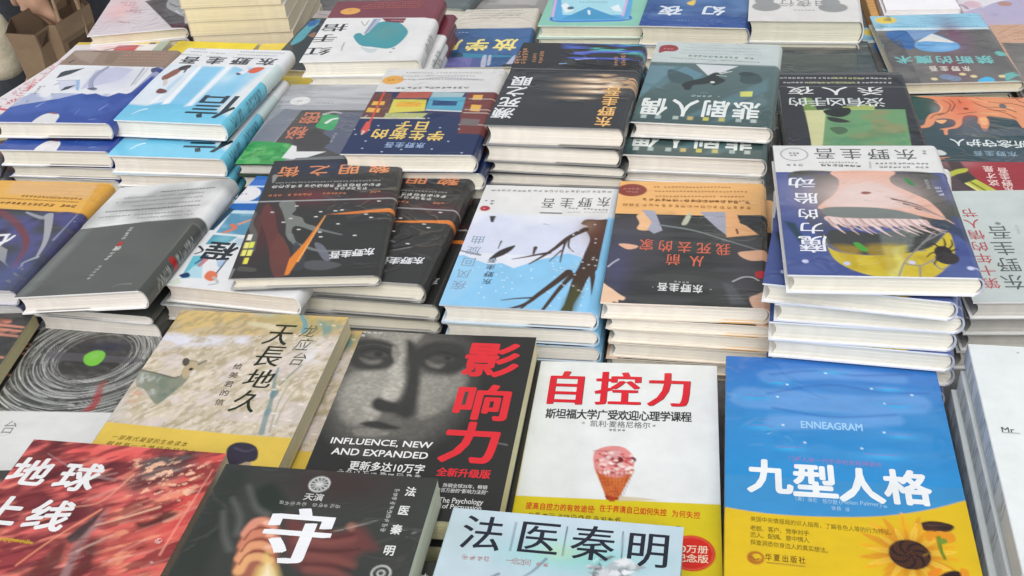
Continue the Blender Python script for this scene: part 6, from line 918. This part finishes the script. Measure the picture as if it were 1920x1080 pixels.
a.T('天演',[(77.5,27.0)],7.5,(205,206,204),.02,flip=False,word=True); a.dash([(53.4,34.6),(74.7,34.7)],5,(170,172,168),.9); a.dash([(78.6,34.3),(100.4,34.2)],5,(170,172,168),.9)
a.T('守',[(76.5,64.0)],(46.1,50.6),(236,238,240),.0,song=.05,flip=False,sx=1.05)
for ch,c2 in (('法',[(146.6,15.0)]),('医',[(146.0,33.4)]),('秦',[(145.2,51.6)]),('明',[(145.1,70.5)])): a.T(ch,c2,(7.5,8.9),(222,224,222),.03,flip=False,rot=.0,sx=1.05)
a.dash([(136.4,12.3),(136.0,56.0)],5,(190,192,188),.85); a.ell((144.5,90.6),7,7,(190,192,188)); a.ell((144.5,90.6),5.6,5.6,(70,72,69)); a.ell((144.5,90.6),3,3,(190,192,188)); a.ell((144.5,90.6),1.8,1.8,(70,72,69))
a=new('E3',(196,214,224),page=(190,194,196),rim=(150,156,160),spine=-1,hard=False,mat='gloss')
a.mottle((186,206,216),60,60,.6); a.glow((93.7,35.7),50,14,(140,206,206),.9); a.glow((82.2,32.3),16,8,(196,212,160),.5)
for ch,c in (('法',[(25.8,21.3)]),('医',[(65.6,21.1)]),('秦',[(103.7,21.6)]),('明',[(141.4,22.9)])): a.T(ch,c,(28.8,31.0),(56,58,66),.0,song=.012,flip=False,sx=1.06)
for q in ([(47.6,9.1),(47.8,34.9)],[(84.1,9.0),(84.5,35.4)],[(123.3,8.9),(124.3,33.5)]): a.stroke(q,.9,.9,(100,110,120))
a.T('一念之间',[(49.4,43.9),(61.3,44.3)],6,(176,130,130),.0,flip=False); a.dash([(15.6,44.5),(40.6,44.4)],6,(180,140,140),.8); a.dash([(67.2,44.6),(82.0,45.6)],6,(180,140,140),.8)
for q,cl in (([(109.7,47.9),(119.1,35.1),(127.9,33.1),(133.8,38.0),(131.3,49.8),(113.8,51.9)],(176,186,190)),([(119.2,36.0),(127.8,31.7),(132.8,35.8),(126.8,39.8)],(226,230,232)),([(108.9,46.6),(116.3,42.9),(119.0,51.3),(108.5,52.6)],(206,212,216)),([(123.4,42.0),(130.4,40.3),(130.6,49.9),(122.6,50.9)],(140,150,156)),([(129.2,34.8),(134.3,36.1),(132.8,42.8)],(205,210,214))): a.poly(q,cl,.95,2)
for i in range(34):
    c=((120.7,43.3)[0]+a.rs.uniform(-17,17),(120.7,43.3)[1]+a.rs.uniform(-9,10)); r=a.rs.uniform(2,6); t=[a.rs.uniform(0,6.28) for _ in range(4)]; t.sort(); g=a.rs.choice([120,165,200,228,240]); a.poly([(c[0]+r*math.cos(x),c[1]+r*.7*math.sin(x)) for x in t],(g-4,g,g+3),.9)
a.stroke([(60.6,57.0),(66.8,50.7),(73.8,39.5)],1,2,(110,120,140),.8); a.stroke([(39.2,59.6),(44.0,56.2)],1,2,(100,104,120),.8)
a.glow((12.8,23.3),16,20,(172,190,188),.5)

for A_ in ARTS.values(): build_meshes(A_)
bpy.data.objects.remove(_fo)

# ------------------------------------------------------------------ the stall table and the ground
TA=math.radians(-10.3)
def slab_obj(name,a,b,mat,parent=None,bev=0.004):
    mb=MB(); mb.box(a,b,(1,1,1)); me=mb.build(name,mat); o=link(name,me,parent); o.name=name
    m=o.modifiers.new('bevel','BEVEL'); m.width=bev; m.segments=2
    return o
cloth=plain('grey_table_cloth',(0.17,0.17,0.17),0.9,0.25,60,0.3)
wood=plain('pale_wood',(0.42,0.25,0.11),0.55,0.3,6,0.1,stretch=(3,40,40))
metal=plain('grey_steel',(0.3,0.31,0.32),0.4,0.1,30,0,0.8)
table=empty('display_table',(-.645,1.73,0)); table.rotation_euler=(0,0,TA)
tag(table,'long display table under a grey cloth, carrying all the book stacks','table')
TW,TY0,TY1=1.95,-1.62,.62
slab_obj('tabletop',(.0,TY0,-.03),(TW,TY1,0),cloth,table)
for lx,ly in ((.06,TY0+.06),(TW-.06,TY0+.06),(.06,TY1-.06),(TW-.06,TY1-.06)): slab_obj('leg',(lx-.02,ly-.02,-.75),(lx+.02,ly+.02,-.032),metal,table)
# ground: grey pavers
gm,gt,gb=new_mat('grey_paving')
tc=nd(gt,'ShaderNodeTexCoord'); mp=nd(gt,'ShaderNodeMapping'); mp.inputs['Rotation'].default_value=(0,0,0.5)
br=nd(gt,'ShaderNodeTexBrick',Scale=1.0); br.inputs['Color1'].default_value=(.30,.31,.31,1); br.inputs['Color2'].default_value=(.36,.365,.36,1); br.inputs['Mortar'].default_value=(.13,.13,.13,1)
br.inputs['Mortar Size'].default_value=.006; br.inputs['Brick Width'].default_value=.6; br.inputs['Row Height'].default_value=.6
ns=nd(gt,'ShaderNodeTexNoise',Scale=7.0,Detail=6.0); mxx=nd(gt,'ShaderNodeMixRGB',blend_type='MULTIPLY'); mxx.inputs[0].default_value=.5
gt.links.new(tc.outputs['Object'],mp.inputs[0]); gt.links.new(mp.outputs[0],br.inputs['Vector']); gt.links.new(tc.outputs['Object'],ns.inputs['Vector'])
gt.links.new(br.outputs['Color'],mxx.inputs[1]); gt.links.new(ns.outputs['Fac'],mxx.inputs[2]); gt.links.new(mxx.outputs[0],gb.inputs['Base Color']); gb.inputs['Roughness'].default_value=.8
mb=MB(); mb.add([(-60,-60,-.75),(60,-60,-.75),(60,60,-.75),(-60,60,-.75)],[(0,1,2,3)],(1,1,1)); g=link('ground',mb.build('ground',gm)); g.name='ground'; g['kind']='structure'

# ------------------------------------------------------------------ the books
PB,HB='paperback_book','hardcover_book'
BOOKS=[ # key, design, kind of book, label, group
('A0','A0',HB,'film wrapped pale lilac book with grey figure and pink lettering, beside the cream paperback tower',None),
('W1','W1',PB,'white magazine-like book with yellow edge strip, poking out behind the blue mountain cover',None),
('Y1','Y1',PB,'bright yellow paperback whose far edge shows behind the sky blue letter cover',None),
('Y2','Y2',PB,'paler yellow paperback between the bright yellow one and the white glove cover',None),
('A1z','A1',PB,'topmost paperback of the tall cream edged tower, cut off by the photo edge','tower of cream edged paperbacks'),
('A1','A1',PB,'second paperback from the top of the tall cream edged tower','tower of cream edged paperbacks'),
('A1b','A1',PB,'third paperback from the top of the cream edged tower','tower of cream edged paperbacks'),
('A1c','A1',PB,'fourth paperback from the top of the cream edged tower','tower of cream edged paperbacks'),
('A1d','A1',PB,'fifth paperback from the top of the cream edged tower, offset right','tower of cream edged paperbacks'),
('A1e','A1',PB,'sixth paperback of the cream edged tower, just above the yellow covers','tower of cream edged paperbacks'),
('A2','A2',HB,'dark slate book with a teal wave, half under the white glove cover',None),
('A3','A3',HB,'white book with a teal glove drawing and a maroon band, top of its stack','white glove drawing books'),
('A3b','A3',HB,'white book under the teal glove book, only its cream page edge showing','white glove drawing books'),
('A4','A4',HB,'deep blue book with yellow lettering, cream band and white slippers',None),
('A5','A5',HB,'dark grey film wrapped book with one white character, behind the cream banded blue book',None),
('G1','G1',PB,'plain light grey wrapped book between the dark grey book and the mint green book',None),
('A6','A6',HB,'mint green book with a blue framed envelope picture, top of its stack','mint green envelope books'),
('A6b','A6',HB,'second mint green book directly under the envelope picture one','mint green envelope books'),
('A7','A7',HB,'royal blue book with two white characters at the far edge, top of its pair','royal blue books'),
('A7b','A7',HB,'royal blue book underneath the other royal blue book','royal blue books'),
('A8','A8',HB,'thick white book with two grey head silhouettes','white silhouette books'),
('A8b','A8',HB,'white book underneath the thick one with grey silhouettes','white silhouette books'),
('A10','A10',PB,'lavender book with a white drawn corner at the far right',None),
('A10b','A10',PB,'lavender book underneath, its edge showing left of the lavender drawing cover',None),
('A11','A11',HB,'grey book with pale blue band and a white tipped blue drop','grey drop cover books'),
('A11b','A11',HB,'second grey drop cover book, shifted left under the top one','grey drop cover books'),
('A12','A12',HB,'grey film wrapped book with a salmon band at the right edge',None),
('P0','P0',HB,'white book with magenta brush lettering at the table edge, under the mountain cover',None),
('P0b','D0',PB,'dark film wrapped book lying below the magenta lettered book',None),
('B0','B0',HB,'blue and white mountain cover with a brown band, top of its stack','blue mountain cover books'),
('B0b','B0',HB,'second blue mountain cover book, its blue strip and white moon showing','blue mountain cover books'),
('B0c','B0',HB,'third blue mountain cover book, lowest one showing above the orange banded book','blue mountain cover books'),
('B1','B1',HB,'sky blue and white cover with one big dark character, top of its stack','sky blue letter books'),
('B1b','B1',HB,'second sky blue book, its blue strip and page edge under the top one','sky blue letter books'),
('B1c','B1',HB,'third sky blue book, a thin white page edge under the second','sky blue letter books'),
('B1d','B1',HB,'lowest sky blue book, mostly behind the black and white slanted book','sky blue letter books'),
('B2','B2',HB,'crinkled film book with green grass, dark shapes and orange lettering',None),
('B3','B3',HB,'navy night street cover with coloured shop fronts and gold lettering, top copy','night street books'),
('B3b','B3',HB,'night street book hidden under the top night street copy','night street books'),
('B4','B4',HB,'black cover with gold light streaks and a dark neon band, top of its stack','black light streak books'),
('B4b','B4',HB,'second black light streak book with white pages','black light streak books'),
('B4c','B4',HB,'thin cream paged black book, third from the top under the light streak cover','black light streak books'),
('B4d','B4',HB,'lowest cream paged black book above the white branch cover','black light streak books'),
('B5','B5',HB,'grey teal cover with white lettering and a dark handgun, top of its stack','grey teal handgun books'),
('B5b','B5',HB,'second grey teal handgun book, a lettered strip showing','grey teal handgun books'),
('B5c','B5',HB,'lowest grey teal handgun book showing, a white edge above the orange banded cover','grey teal handgun books'),
('B6','B6',HB,'dark teal film wrapped book with a grey band, behind the green floor cover',None),
('B7','B7',HB,'black cover with a green floor picture and a pale light beam',None),
('B8','B8',HB,'dark slate cover with a spreading orange tree',None),
('B9','B9',HB,'red cover with a black and yellow marker pen drawing',None),
('L2','L2',HB,'mottled grey and red book at the left edge beside the mountain stack',None),
('C0','C0',HB,'dark violet cover with an orange band at the left edge',None),
('C1','C1',HB,'charcoal book with a white band, lying tilted, top copy','charcoal white band books'),
('C1b','C1',HB,'charcoal book under the tilted one, its right corner showing','charcoal white band books'),
('C2','C2',HB,'white cover with blue picture tiles, half under the askew black orange shard book','picture tile books'),
('C2b','C2',HB,'second picture tile book, only its pale page edge showing','picture tile books'),
('C3','C3',HB,'black cover with an orange shard and yellow window marks, lying askew on top','black orange shard books'),
('C4','C3',HB,'black orange shard book sticking out right from under the askew copy','black orange shard books'),
('C5','C3',HB,'third black orange shard book, its dark spine beside the branch cover','black orange shard books'),
('C5b','C3',HB,'fourth black orange shard book, lowest page edge above the stone face cover','black orange shard books'),
('C6','C6',HB,'light blue snow cover with a bare brown tree, top of its stack','blue snow tree books'),
('C6b','C6',HB,'second blue snow tree book from the top','blue snow tree books'),
('C6c','C6',HB,'third blue snow tree book from the top','blue snow tree books'),
('C6d','C6',HB,'lowest blue snow tree book, just above the red lettered white cover','blue snow tree books'),
('C7','C7',HB,'black suit cover with an orange band and orange red lettering, top of its stack','orange band suit books'),
('C7b','C7',HB,'second orange band suit book from the top','orange band suit books'),
('C7c','C7',HB,'third orange band suit book from the top','orange band suit books'),
('C7d','C7',HB,'fourth orange band suit book from the top','orange band suit books'),
('C7e','C7',HB,'lowest orange band suit book, in shade at the stack foot','orange band suit books'),
('C8','C8',HB,'blue cover with closed lashes, yellow collar and a spider, top of its stack','blue spider books'),
('C8b','C8',HB,'second blue spider book, turned so its left corner sticks out','blue spider books'),
('C8c','C8',HB,'third blue spider book, a thick cream page edge','blue spider books'),
('C8d','C8',HB,'fourth blue spider book from the top','blue spider books'),
('C8e','C8',HB,'lowest blue spider book, right behind the bright blue and yellow cover','blue spider books'),
('C9','C9',HB,'pale grey green cover with red and black upright lettering','pale grey green books'),
('C9b','C9',HB,'book in shade under the pale grey green cover','pale grey green books'),
('D0','D0',PB,'dark book with orange strokes at the left edge, upper copy','dark orange stroke books'),
('D0b','D0',PB,'dark orange stroke book underneath, its olive page side showing','dark orange stroke books'),
('D1','D1',PB,'black scribbled ring cover with a green dot and a white strip',None),
('D2','D2',PB,'beige painted deer cover with a yellow band, top of its stack','beige deer books'),
('D2b','D2',PB,'second beige deer book, a strip at the right of the top one','beige deer books'),
('D2c','D2',PB,'lowest beige deer book, under the second copy','beige deer books'),
('D3','D3',PB,'black cover with a stone face and big red lettering, top copy','stone face books'),
('D3b','D3',PB,'stone face book beneath the top copy','stone face books'),
('D4','D4',PB,'white cover with red lettering and an ice cream cone, top copy','ice cream cone books'),
('D4b','D4',PB,'ice cream cone book beneath the top copy, its yellow spine showing','ice cream cone books'),
('D5','D5',PB,'bright blue cover with sunflowers on yellow, top copy','sunflower books'),
('D5b','D5',PB,'sunflower book beneath the top copy','sunflower books'),
('D6','D6',HB,'nearly blank white book at the lower right, top of its stack','blank white books'),
('D6b','D6',HB,'second blank white book, its grey spine showing','blank white books'),
('D6c','D6',HB,'third blank white book, lowest grey spine showing','blank white books'),
('E1','E1',PB,'red lava cover with bold white lettering, top copy','red lava books'),
('E1b','E1',PB,'red lava book underneath the top copy','red lava books'),
('E0','D0',PB,'dark book at the lower left edge, between the ring cover and the red lava cover',None),
('E2','E2',PB,'black cover with glowing hands and one big white character, top copy','glowing hands books'),
('E2b','E2',PB,'glowing hands book beneath the top copy','glowing hands books'),
('E3','E3',PB,'pale blue cover with four thin dark characters at the front edge, top copy','pale blue books'),
('E3b','E3',PB,'pale blue book beneath the top copy','pale blue books'),
]
GAP={}
for key,dk,nm,lab,grp in BOOKS: place(key,ARTS[dk],nm,lab,grp)
# copies deeper in each stack, hidden behind the rows in front, carry the visible ones down to the table
LOW={'A0':'A0','A1e':'A1','A2':'A2','A3b':'A3','A4':'A4','A5':'A5','A6b':'A6','A7b':'A7','A8b':'A8','A11b':'A11','A12':'A12','W1':'W1','Y1':'Y1','Y2':'Y2','P0b':'D0','B0c':'B0','B1d':'B1','B2':'B2','B3b':'B3','B4d':'B4','B5c':'B5','B6':'B6','B7':'B7','B8':'B8','B9':'B9','L2':'L2','C0':'C0','C1b':'C1','C2b':'C2','C5b':'C3','C6d':'C6','C7e':'C7','C8e':'C8','C9b':'C9','D0b':'D0','D2c':'D2','D3b':'D3','D4b':'D4','D5b':'D5','D6c':'D6','E1b':'E1','E2b':'E2','E3b':'E3','D1':'D1','E0':'D0','A10b':'A10','G1':'G1'}
INFO={k:(d,n,l,g) for k,d,n,l,g in BOOKS}
for k,dk in LOW.items():
    q=list(BOOK[k]); base=q[2]-q[8]
    if base<.004: continue
    n=max(1,round(base/.019)); t=base/n
    top=[l for kk,d,nn,l,g in BOOKS if d==dk][0]
    for i in range(n):
        z=base-i*t
        place(k,ARTS[dk],INFO[k][1],'spare copy buried low in the stack of the '+' '.join(top.split(',')[0].split()[:6]),'spare copies under '+top.split(',')[0],pose=(q[0]+random.uniform(-.003,.003),q[1]+random.uniform(-.001,.004),z-.0003,q[3]+random.uniform(-.02,.02),q[4],q[5],0,0,t-.0005))

# ------------------------------------------------------------------ wooden tray with white sheets, back right
tray=empty('wooden_tray',(.655,1.56,0)); tray.rotation_euler=(0,0,TA); tag(tray,'shallow orange brown wooden tray holding white papers, behind the grey drop cover','tray')
oak=plain('orange_wood',(0.50,0.27,0.08),0.5,0.25,5,0.08,stretch=(2,30,30))
slab_obj('front_board',(-.10,-.05,0),(.055,-.035,.022),oak,tray,.002); slab_obj('back_board',(-.10,.16,0),(.055,.175,.03),oak,tray,.002)
slab_obj('side_board',(-.10,-.0345,0),(-.088,.1595,.024),oak,tray,.002); slab_obj('side_board',(.043,-.0345,0),(.055,.1595,.024),oak,tray,.002); slab_obj('base',(-.0875,-.0345,0),(.0425,.1595,.006),oak,tray,.001)
pp=plain('white_paper',(0.78,0.78,0.80),0.8,0.04,30)
mb=MB()
for i in range(4):
    r=random.uniform(-.003,.003); mb.box((-.080+r,-.028+r,.0065+i*.0055),(.035+r,.15,.0115+i*.0055),(1,1,1))
pl=link('paper_stack',mb.build('paper_stack',pp)); pl.name='paper_stack'; pl.matrix_world=Matrix.Translation((.655,1.56,0))@Matrix.Rotation(TA,4,'Z')
tag(pl,'pile of white sheets lying in the orange brown wooden tray','paper')

# ------------------------------------------------------------------ brown paper bag
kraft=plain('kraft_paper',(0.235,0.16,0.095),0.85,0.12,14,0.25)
kraft_shaded=plain('kraft_paper_inside',(0.10,0.062,0.036),0.9,0.12,14,0.2)  # same paper in a darker brown: shade inside the bag painted in
bag=empty('paper_bag',(-.86,2.15,-.42)); tag(bag,'open brown kraft paper carrier bag hanging beside the table at the back left','bag')
rim=[(-.925,2.10),(-.862,2.078),(-.842,2.108),(-.83,2.108),(-.781,2.185),(-.835,2.255),(-.89,2.19),(-.932,2.16)]
rz=[-.098,-.098,-.092,-.093,-.083,-.072,-.078,-.09]
bot=[(-.905,2.115),(-.858,2.10),(-.850,2.115),(-.838,2.12),(-.80,2.185),(-.835,2.225),(-.88,2.18),(-.907,2.15)]
def ring(a,b,k): return [(a[i][0]*(1-k)+b[i][0]*k,a[i][1]*(1-k)+b[i][1]*k) for i in range(8)]
mbo,mbi=MB(),MB(); L0=(-.86,2.15,-.42)
K=[0,.1,.3,.55,.8,1]; V=[];VI=[]
for k in K:
    rr=ring(rim,bot,k)
    for i,(x,y) in enumerate(rr):
        z=rz[i]*(1-k)+(-.42)*k; cxx,cyy=-.862,2.15
        wob=.006*math.sin(7*k+i*2.1)*(0<k<1)
        V.append((x+wob-L0[0],y-L0[1],z-L0[2])); VI.append((cxx+(x+wob-cxx)*.975-L0[0],cyy+(y-cyy)*.975-L0[1],z-L0[2]+.001))
def F(n): return [(r*8+i,(r+1)*8+i,(r+1)*8+(i+1)%8,r*8+(i+1)%8) for r in range(len(K)-1) for i in range(8)]
mbo.add(V,F(0),(1,1,1)); nb=(len(K)-1)*8
mbo.add([V[nb+i] for i in range(8)],[(0,1,2,7),(7,2,3,6),(6,3,4,5)],(1,1,1))
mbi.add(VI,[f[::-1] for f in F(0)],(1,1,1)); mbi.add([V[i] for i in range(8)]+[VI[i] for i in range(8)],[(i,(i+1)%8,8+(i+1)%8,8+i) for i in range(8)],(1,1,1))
link('bag_wall',mbo.build('bag_wall',kraft),bag).name='bag_wall'; link('bag_lining',mbi.build('bag_lining',kraft_shaded),bag).name='bag_lining'
def tube(name,pts,r,mat,parent=None):
    cu=bpy.data.curves.new(name,'CURVE'); cu.dimensions='3D'; cu.bevel_depth=r; cu.bevel_resolution=3; sp_=cu.splines.new('NURBS'); sp_.points.add(len(pts)-1)
    for i,p in enumerate(pts): sp_.points[i].co=(*p,1)
    sp_.use_endpoint_u=True; sp_.order_u=3
    tmp=bpy.data.objects.new(name,cu); COL.objects.link(tmp); dg=bpy.context.evaluated_depsgraph_get(); dg.update()
    me=bpy.data.meshes.new_from_object(tmp.evaluated_get(dg)); bpy.data.objects.remove(tmp)
    me.materials.clear(); me.materials.append(mat); o=link(name,me,parent); o.name=name
    return o
def bl(p): return (p[0]-L0[0],p[1]-L0[1],p[2]-L0[2])
cord=plain('twisted_paper_cord',(0.33,0.23,0.14),0.9,0.2,80,0.3)
tube('handle',[bl(p) for p in ((-.868,2.205,-.13),(-.869,2.205,-.06),(-.866,2.20,.03),(-.850,2.185,.085),(-.832,2.19,.09),(-.815,2.21,.03),(-.812,2.215,-.06),(-.812,2.215,-.12))],.0035,cord,bag)
tube('handle',[bl(p) for p in ((-.826,2.128,-.15),(-.827,2.127,-.06),(-.832,2.14,.03),(-.842,2.165,.088),(-.83,2.175,.092),(-.812,2.16,.03),(-.797,2.168,-.06),(-.795,2.166,-.14))],.0035,cord,bag)

# ------------------------------------------------------------------ the shopper beyond the table
skin=plain('skin',(0.56,0.33,0.22),0.5,0.06,12); 
trou=plain('dark_slate_trousers',(0.035,0.04,0.05),0.85,0.2,50,0.2); shirt=plain('grey_blue_top',(0.22,0.25,0.30),0.85,0.12,40,0.2); hairm=plain('dark_hair',(0.02,0.015,0.012),0.45,0.3,60,0.3,stretch=(60,60,4)); shoe=plain('dark_shoe',(0.03,0.03,0.03),0.5,0.1,20)
def skinmesh(name,verts,edges,rad,mat,parent,root=0,sub=2):
    me=bpy.data.meshes.new(name); me.from_pydata(verts,edges,[]); o=bpy.data.objects.new(name,me); COL.objects.link(o)
    m=o.modifiers.new('skin','SKIN'); m.use_smooth_shade=True
    for i,r in enumerate(rad):
        r=r if isinstance(r,tuple) else (r,r)
        me.skin_vertices[0].data[i].radius=r; me.skin_vertices[0].data[i].use_root=(i==root)
    s_=o.modifiers.new('sub','SUBSURF'); s_.levels=sub; s_.render_levels=sub
    dg=bpy.context.evaluated_depsgraph_get(); dg.update(); m2=bpy.data.meshes.new_from_object(o.evaluated_get(dg)); bpy.data.objects.remove(o)
    m2.materials.clear(); m2.materials.append(mat)
    for p in m2.polygons: p.use_smooth=True
    q=link(name,m2,parent); q.name=name
    return q
PX,PY=-.88,2.44
per=empty('person',(PX,PY,-.75)); tag(per,'person in dark trousers beyond the table, one bare forearm reaching into the brown bag','person')
def pl_(p): return (p[0]-PX,p[1]-PY,p[2]+.75)
# body: pelvis, spine, neck, head, arms with fingers, legs
bv=[];be=[];brd=[]
def bvx(p,r,par=None):
    bv.append(pl_(p)); brd.append(r); i=len(bv)-1
    if par is not None: be.append((par,i))
    return i
pel=bvx((PX,PY,.12),(.15,.11)); bel=bvx((PX,PY-.01,.26),(.135,.095),pel); che=bvx((PX,PY-.01,.44),(.155,.105),bel); upc=bvx((PX,PY,.56),(.12,.08),che)
nk=bvx((PX,PY-.01,.65),.052,upc); jaw=bvx((PX,PY-.035,.72),(.062,.07),nk); hd=bvx((PX,PY-.03,.79),(.075,.09),jaw); top=bvx((PX,PY-.015,.86),(.06,.072),hd)
nose=bvx((PX,PY-.135,.765),.012,hd)
for sx in (-1,1): bvx((PX+sx*.085,PY-.02,.775),.016,hd)
def arm(sh,el,wr,hand_dir,curl):
    a=bvx(sh,.052,upc); e=bvx(el,.04,a); m_=bvx(tuple(np.array(el)*.55+np.array(wr)*.45),.036,e); w_=bvx(wr,.025,m_)
    d=np.array(hand_dir,float); d/=np.linalg.norm(d); side=np.cross(d,(0,0.3,1.0)); side/=np.linalg.norm(side); nrm=np.cross(side,d)
    pm=bvx(tuple(np.array(wr)+d*.05),(.036,.018),w_)
    for k,(o_,ln) in enumerate(((-.03,.066),(-.01,.076),(.01,.072),(.03,.058))):
        b0=np.array(wr)+d*.092+side*o_; i0=bvx(tuple(b0),.0095,pm); b1=b0+d*ln*.5+nrm*curl*.018; i1=bvx(tuple(b1),.0085,i0); b2=b1+d*ln*.4+nrm*curl*.034; bvx(tuple(b2),.007,i1)
    t0=np.array(wr)+d*.035-side*.042; i0=bvx(tuple(t0),.0115,pm); bvx(tuple(t0+d*.035-side*.02+nrm*.012*curl),.009,i0)
arm((-1.01,2.41,.56),(-.985,2.31,.30),(-.902,2.205,-.015),(.12,-.02,-.95),1.0)
arm((-.75,2.41,.56),(-.72,2.36,.30),(-.838,2.235,.115),(.05,-.55,-.35),1.4)
for hip,kn,an,toe in (((-0.810,2.430,.06),(-0.775,2.410,-.30),(-0.775,2.440,-.68),(-0.775,2.320,-.725)),((-0.955,2.460,.06),(-1.10,2.58,-.28),(-1.24,2.72,-.67),(-1.29,2.62,-.725))):
    h_=bvx(hip,.085,pel); k_=bvx(kn,.056,h_); c_=bvx((kn[0],kn[1]+.02,kn[2]-.13),.052,k_); a_=bvx(an,.034,c_); bvx(toe,(.035,.02),a_)
skinmesh('body',bv,be,brd,skin,per)
# clothes: trousers, short sleeved top, hair, shoes
tv=[];te=[];tr=[]
def tvx(p,r,par=None):
    tv.append(pl_(p)); tr.append(r); i=len(tv)-1
    if par is not None: te.append((par,i))
    return i
p0=tvx((PX,PY,.20),(.165,.12)); p1=tvx((PX,PY,.11),(.17,.13),p0)
for hip,kn,an in (((-0.810,2.430,.03),(-0.775,2.410,-.30),(-0.775,2.440,-.66)),((-0.955,2.460,.03),(-1.10,2.58,-.28),(-1.24,2.72,-.65))):
    h_=tvx(hip,.10,p1); k_=tvx(kn,.075,h_); tvx(an,.06,k_)
skinmesh('trousers',tv,te,tr,trou,per)
tv=[];te=[];tr=[]
s0=tvx((PX,PY-.01,.18),(.17,.125)); s1=tvx((PX,PY-.01,.30),(.155,.115),s0); s2=tvx((PX,PY-.01,.45),(.172,.122),s1); s3=tvx((PX,PY,.57),(.13,.09),s2); tvx((PX,PY-.005,.63),.065,s3)
for sh,el in (((-1.015,2.410,.56),(-.995,2.345,.395)),((-0.745,2.410,.56),(-0.728,2.375,.395))):
    a_=tvx(sh,.066,s3); tvx(el,.056,a_)
skinmesh('top',tv,te,tr,shirt,per)
tv=[];te=[];tr=[]
h0=tvx((PX,PY+.01,.845),(.078,.085)); h1=tvx((PX,PY+.045,.78),(.082,.06),h0); tvx((PX,PY+.05,.68),(.07,.04),h1); tvx((PX,PY-.06,.875),(.06,.03),h0)
skinmesh('hair',tv,te,tr,hairm,per)
for ax,ay,tx,ty in ((-.775,2.45,-.775,2.31),(-1.24,2.73,-1.29,2.60)):
    tv=[];te=[];tr=[]; a_=tvx((ax,ay+.02,-.705),(.04,.042)); b_=tvx((ax*.5+tx*.5,ay*.5+ty*.5,-.715),(.043,.032),a_); tvx((tx,ty,-.722),(.04,.024),b_); skinmesh('shoe',tv,te,tr,shoe,per)
eye=plain('eye_dark',(0.02,0.02,0.02),0.2,0.1,10); lip=plain('lips',(0.42,0.17,0.14),0.5,0.05,10)
for sx in (-1,1):
    mb=MB(); th=np.linspace(0,2*math.pi,13)[:-1]; V=[(sx*.03+.012*math.cos(t),-.118,1.545+.006*math.sin(t)) for t in th]; mb.add(V+[(sx*.03,-.124,1.545)],[(i,(i+1)%12,12) for i in range(12)],(1,1,1)); link('eye',mb.build('eye',eye),per).name='eye'
mb=MB(); V=[(.022*math.cos(t),-.112,1.475+.006*math.sin(t)) for t in th]; mb.add(V+[(0,-.118,1.475)],[(i,(i+1)%12,12) for i in range(12)],(1,1,1)); link('mouth',mb.build('mouth',lip),per).name='mouth'
# cream cloth bag by the shopper
tote=plain('cream_canvas',(0.62,0.56,0.42),0.9,0.12,30,0.4)
tb=empty('tote_bag',(-1.0,2.22,-.40)); tag(tb,'soft cream canvas bag at the far left edge, left of the brown paper bag','bag')
tv=[];te=[];tr=[]
def tl(p): return (p[0]+1.0,p[1]-2.22,p[2]+.40)
vv=[tl((-1.04,2.30,-.27)),tl((-1.035,2.295,-.18)),tl((-1.03,2.29,-.11))]
skinmesh('bag_body',vv,[(0,1),(1,2)],[(.05,.04),(.045,.04),(.03,.03)],tote,tb)
tube('strap',[tl(p) for p in ((-1.03,2.29,-.10),(-1.03,2.32,.05),(-1.06,2.40,.22),(-1.08,2.44,.30))],.008,tote,tb)
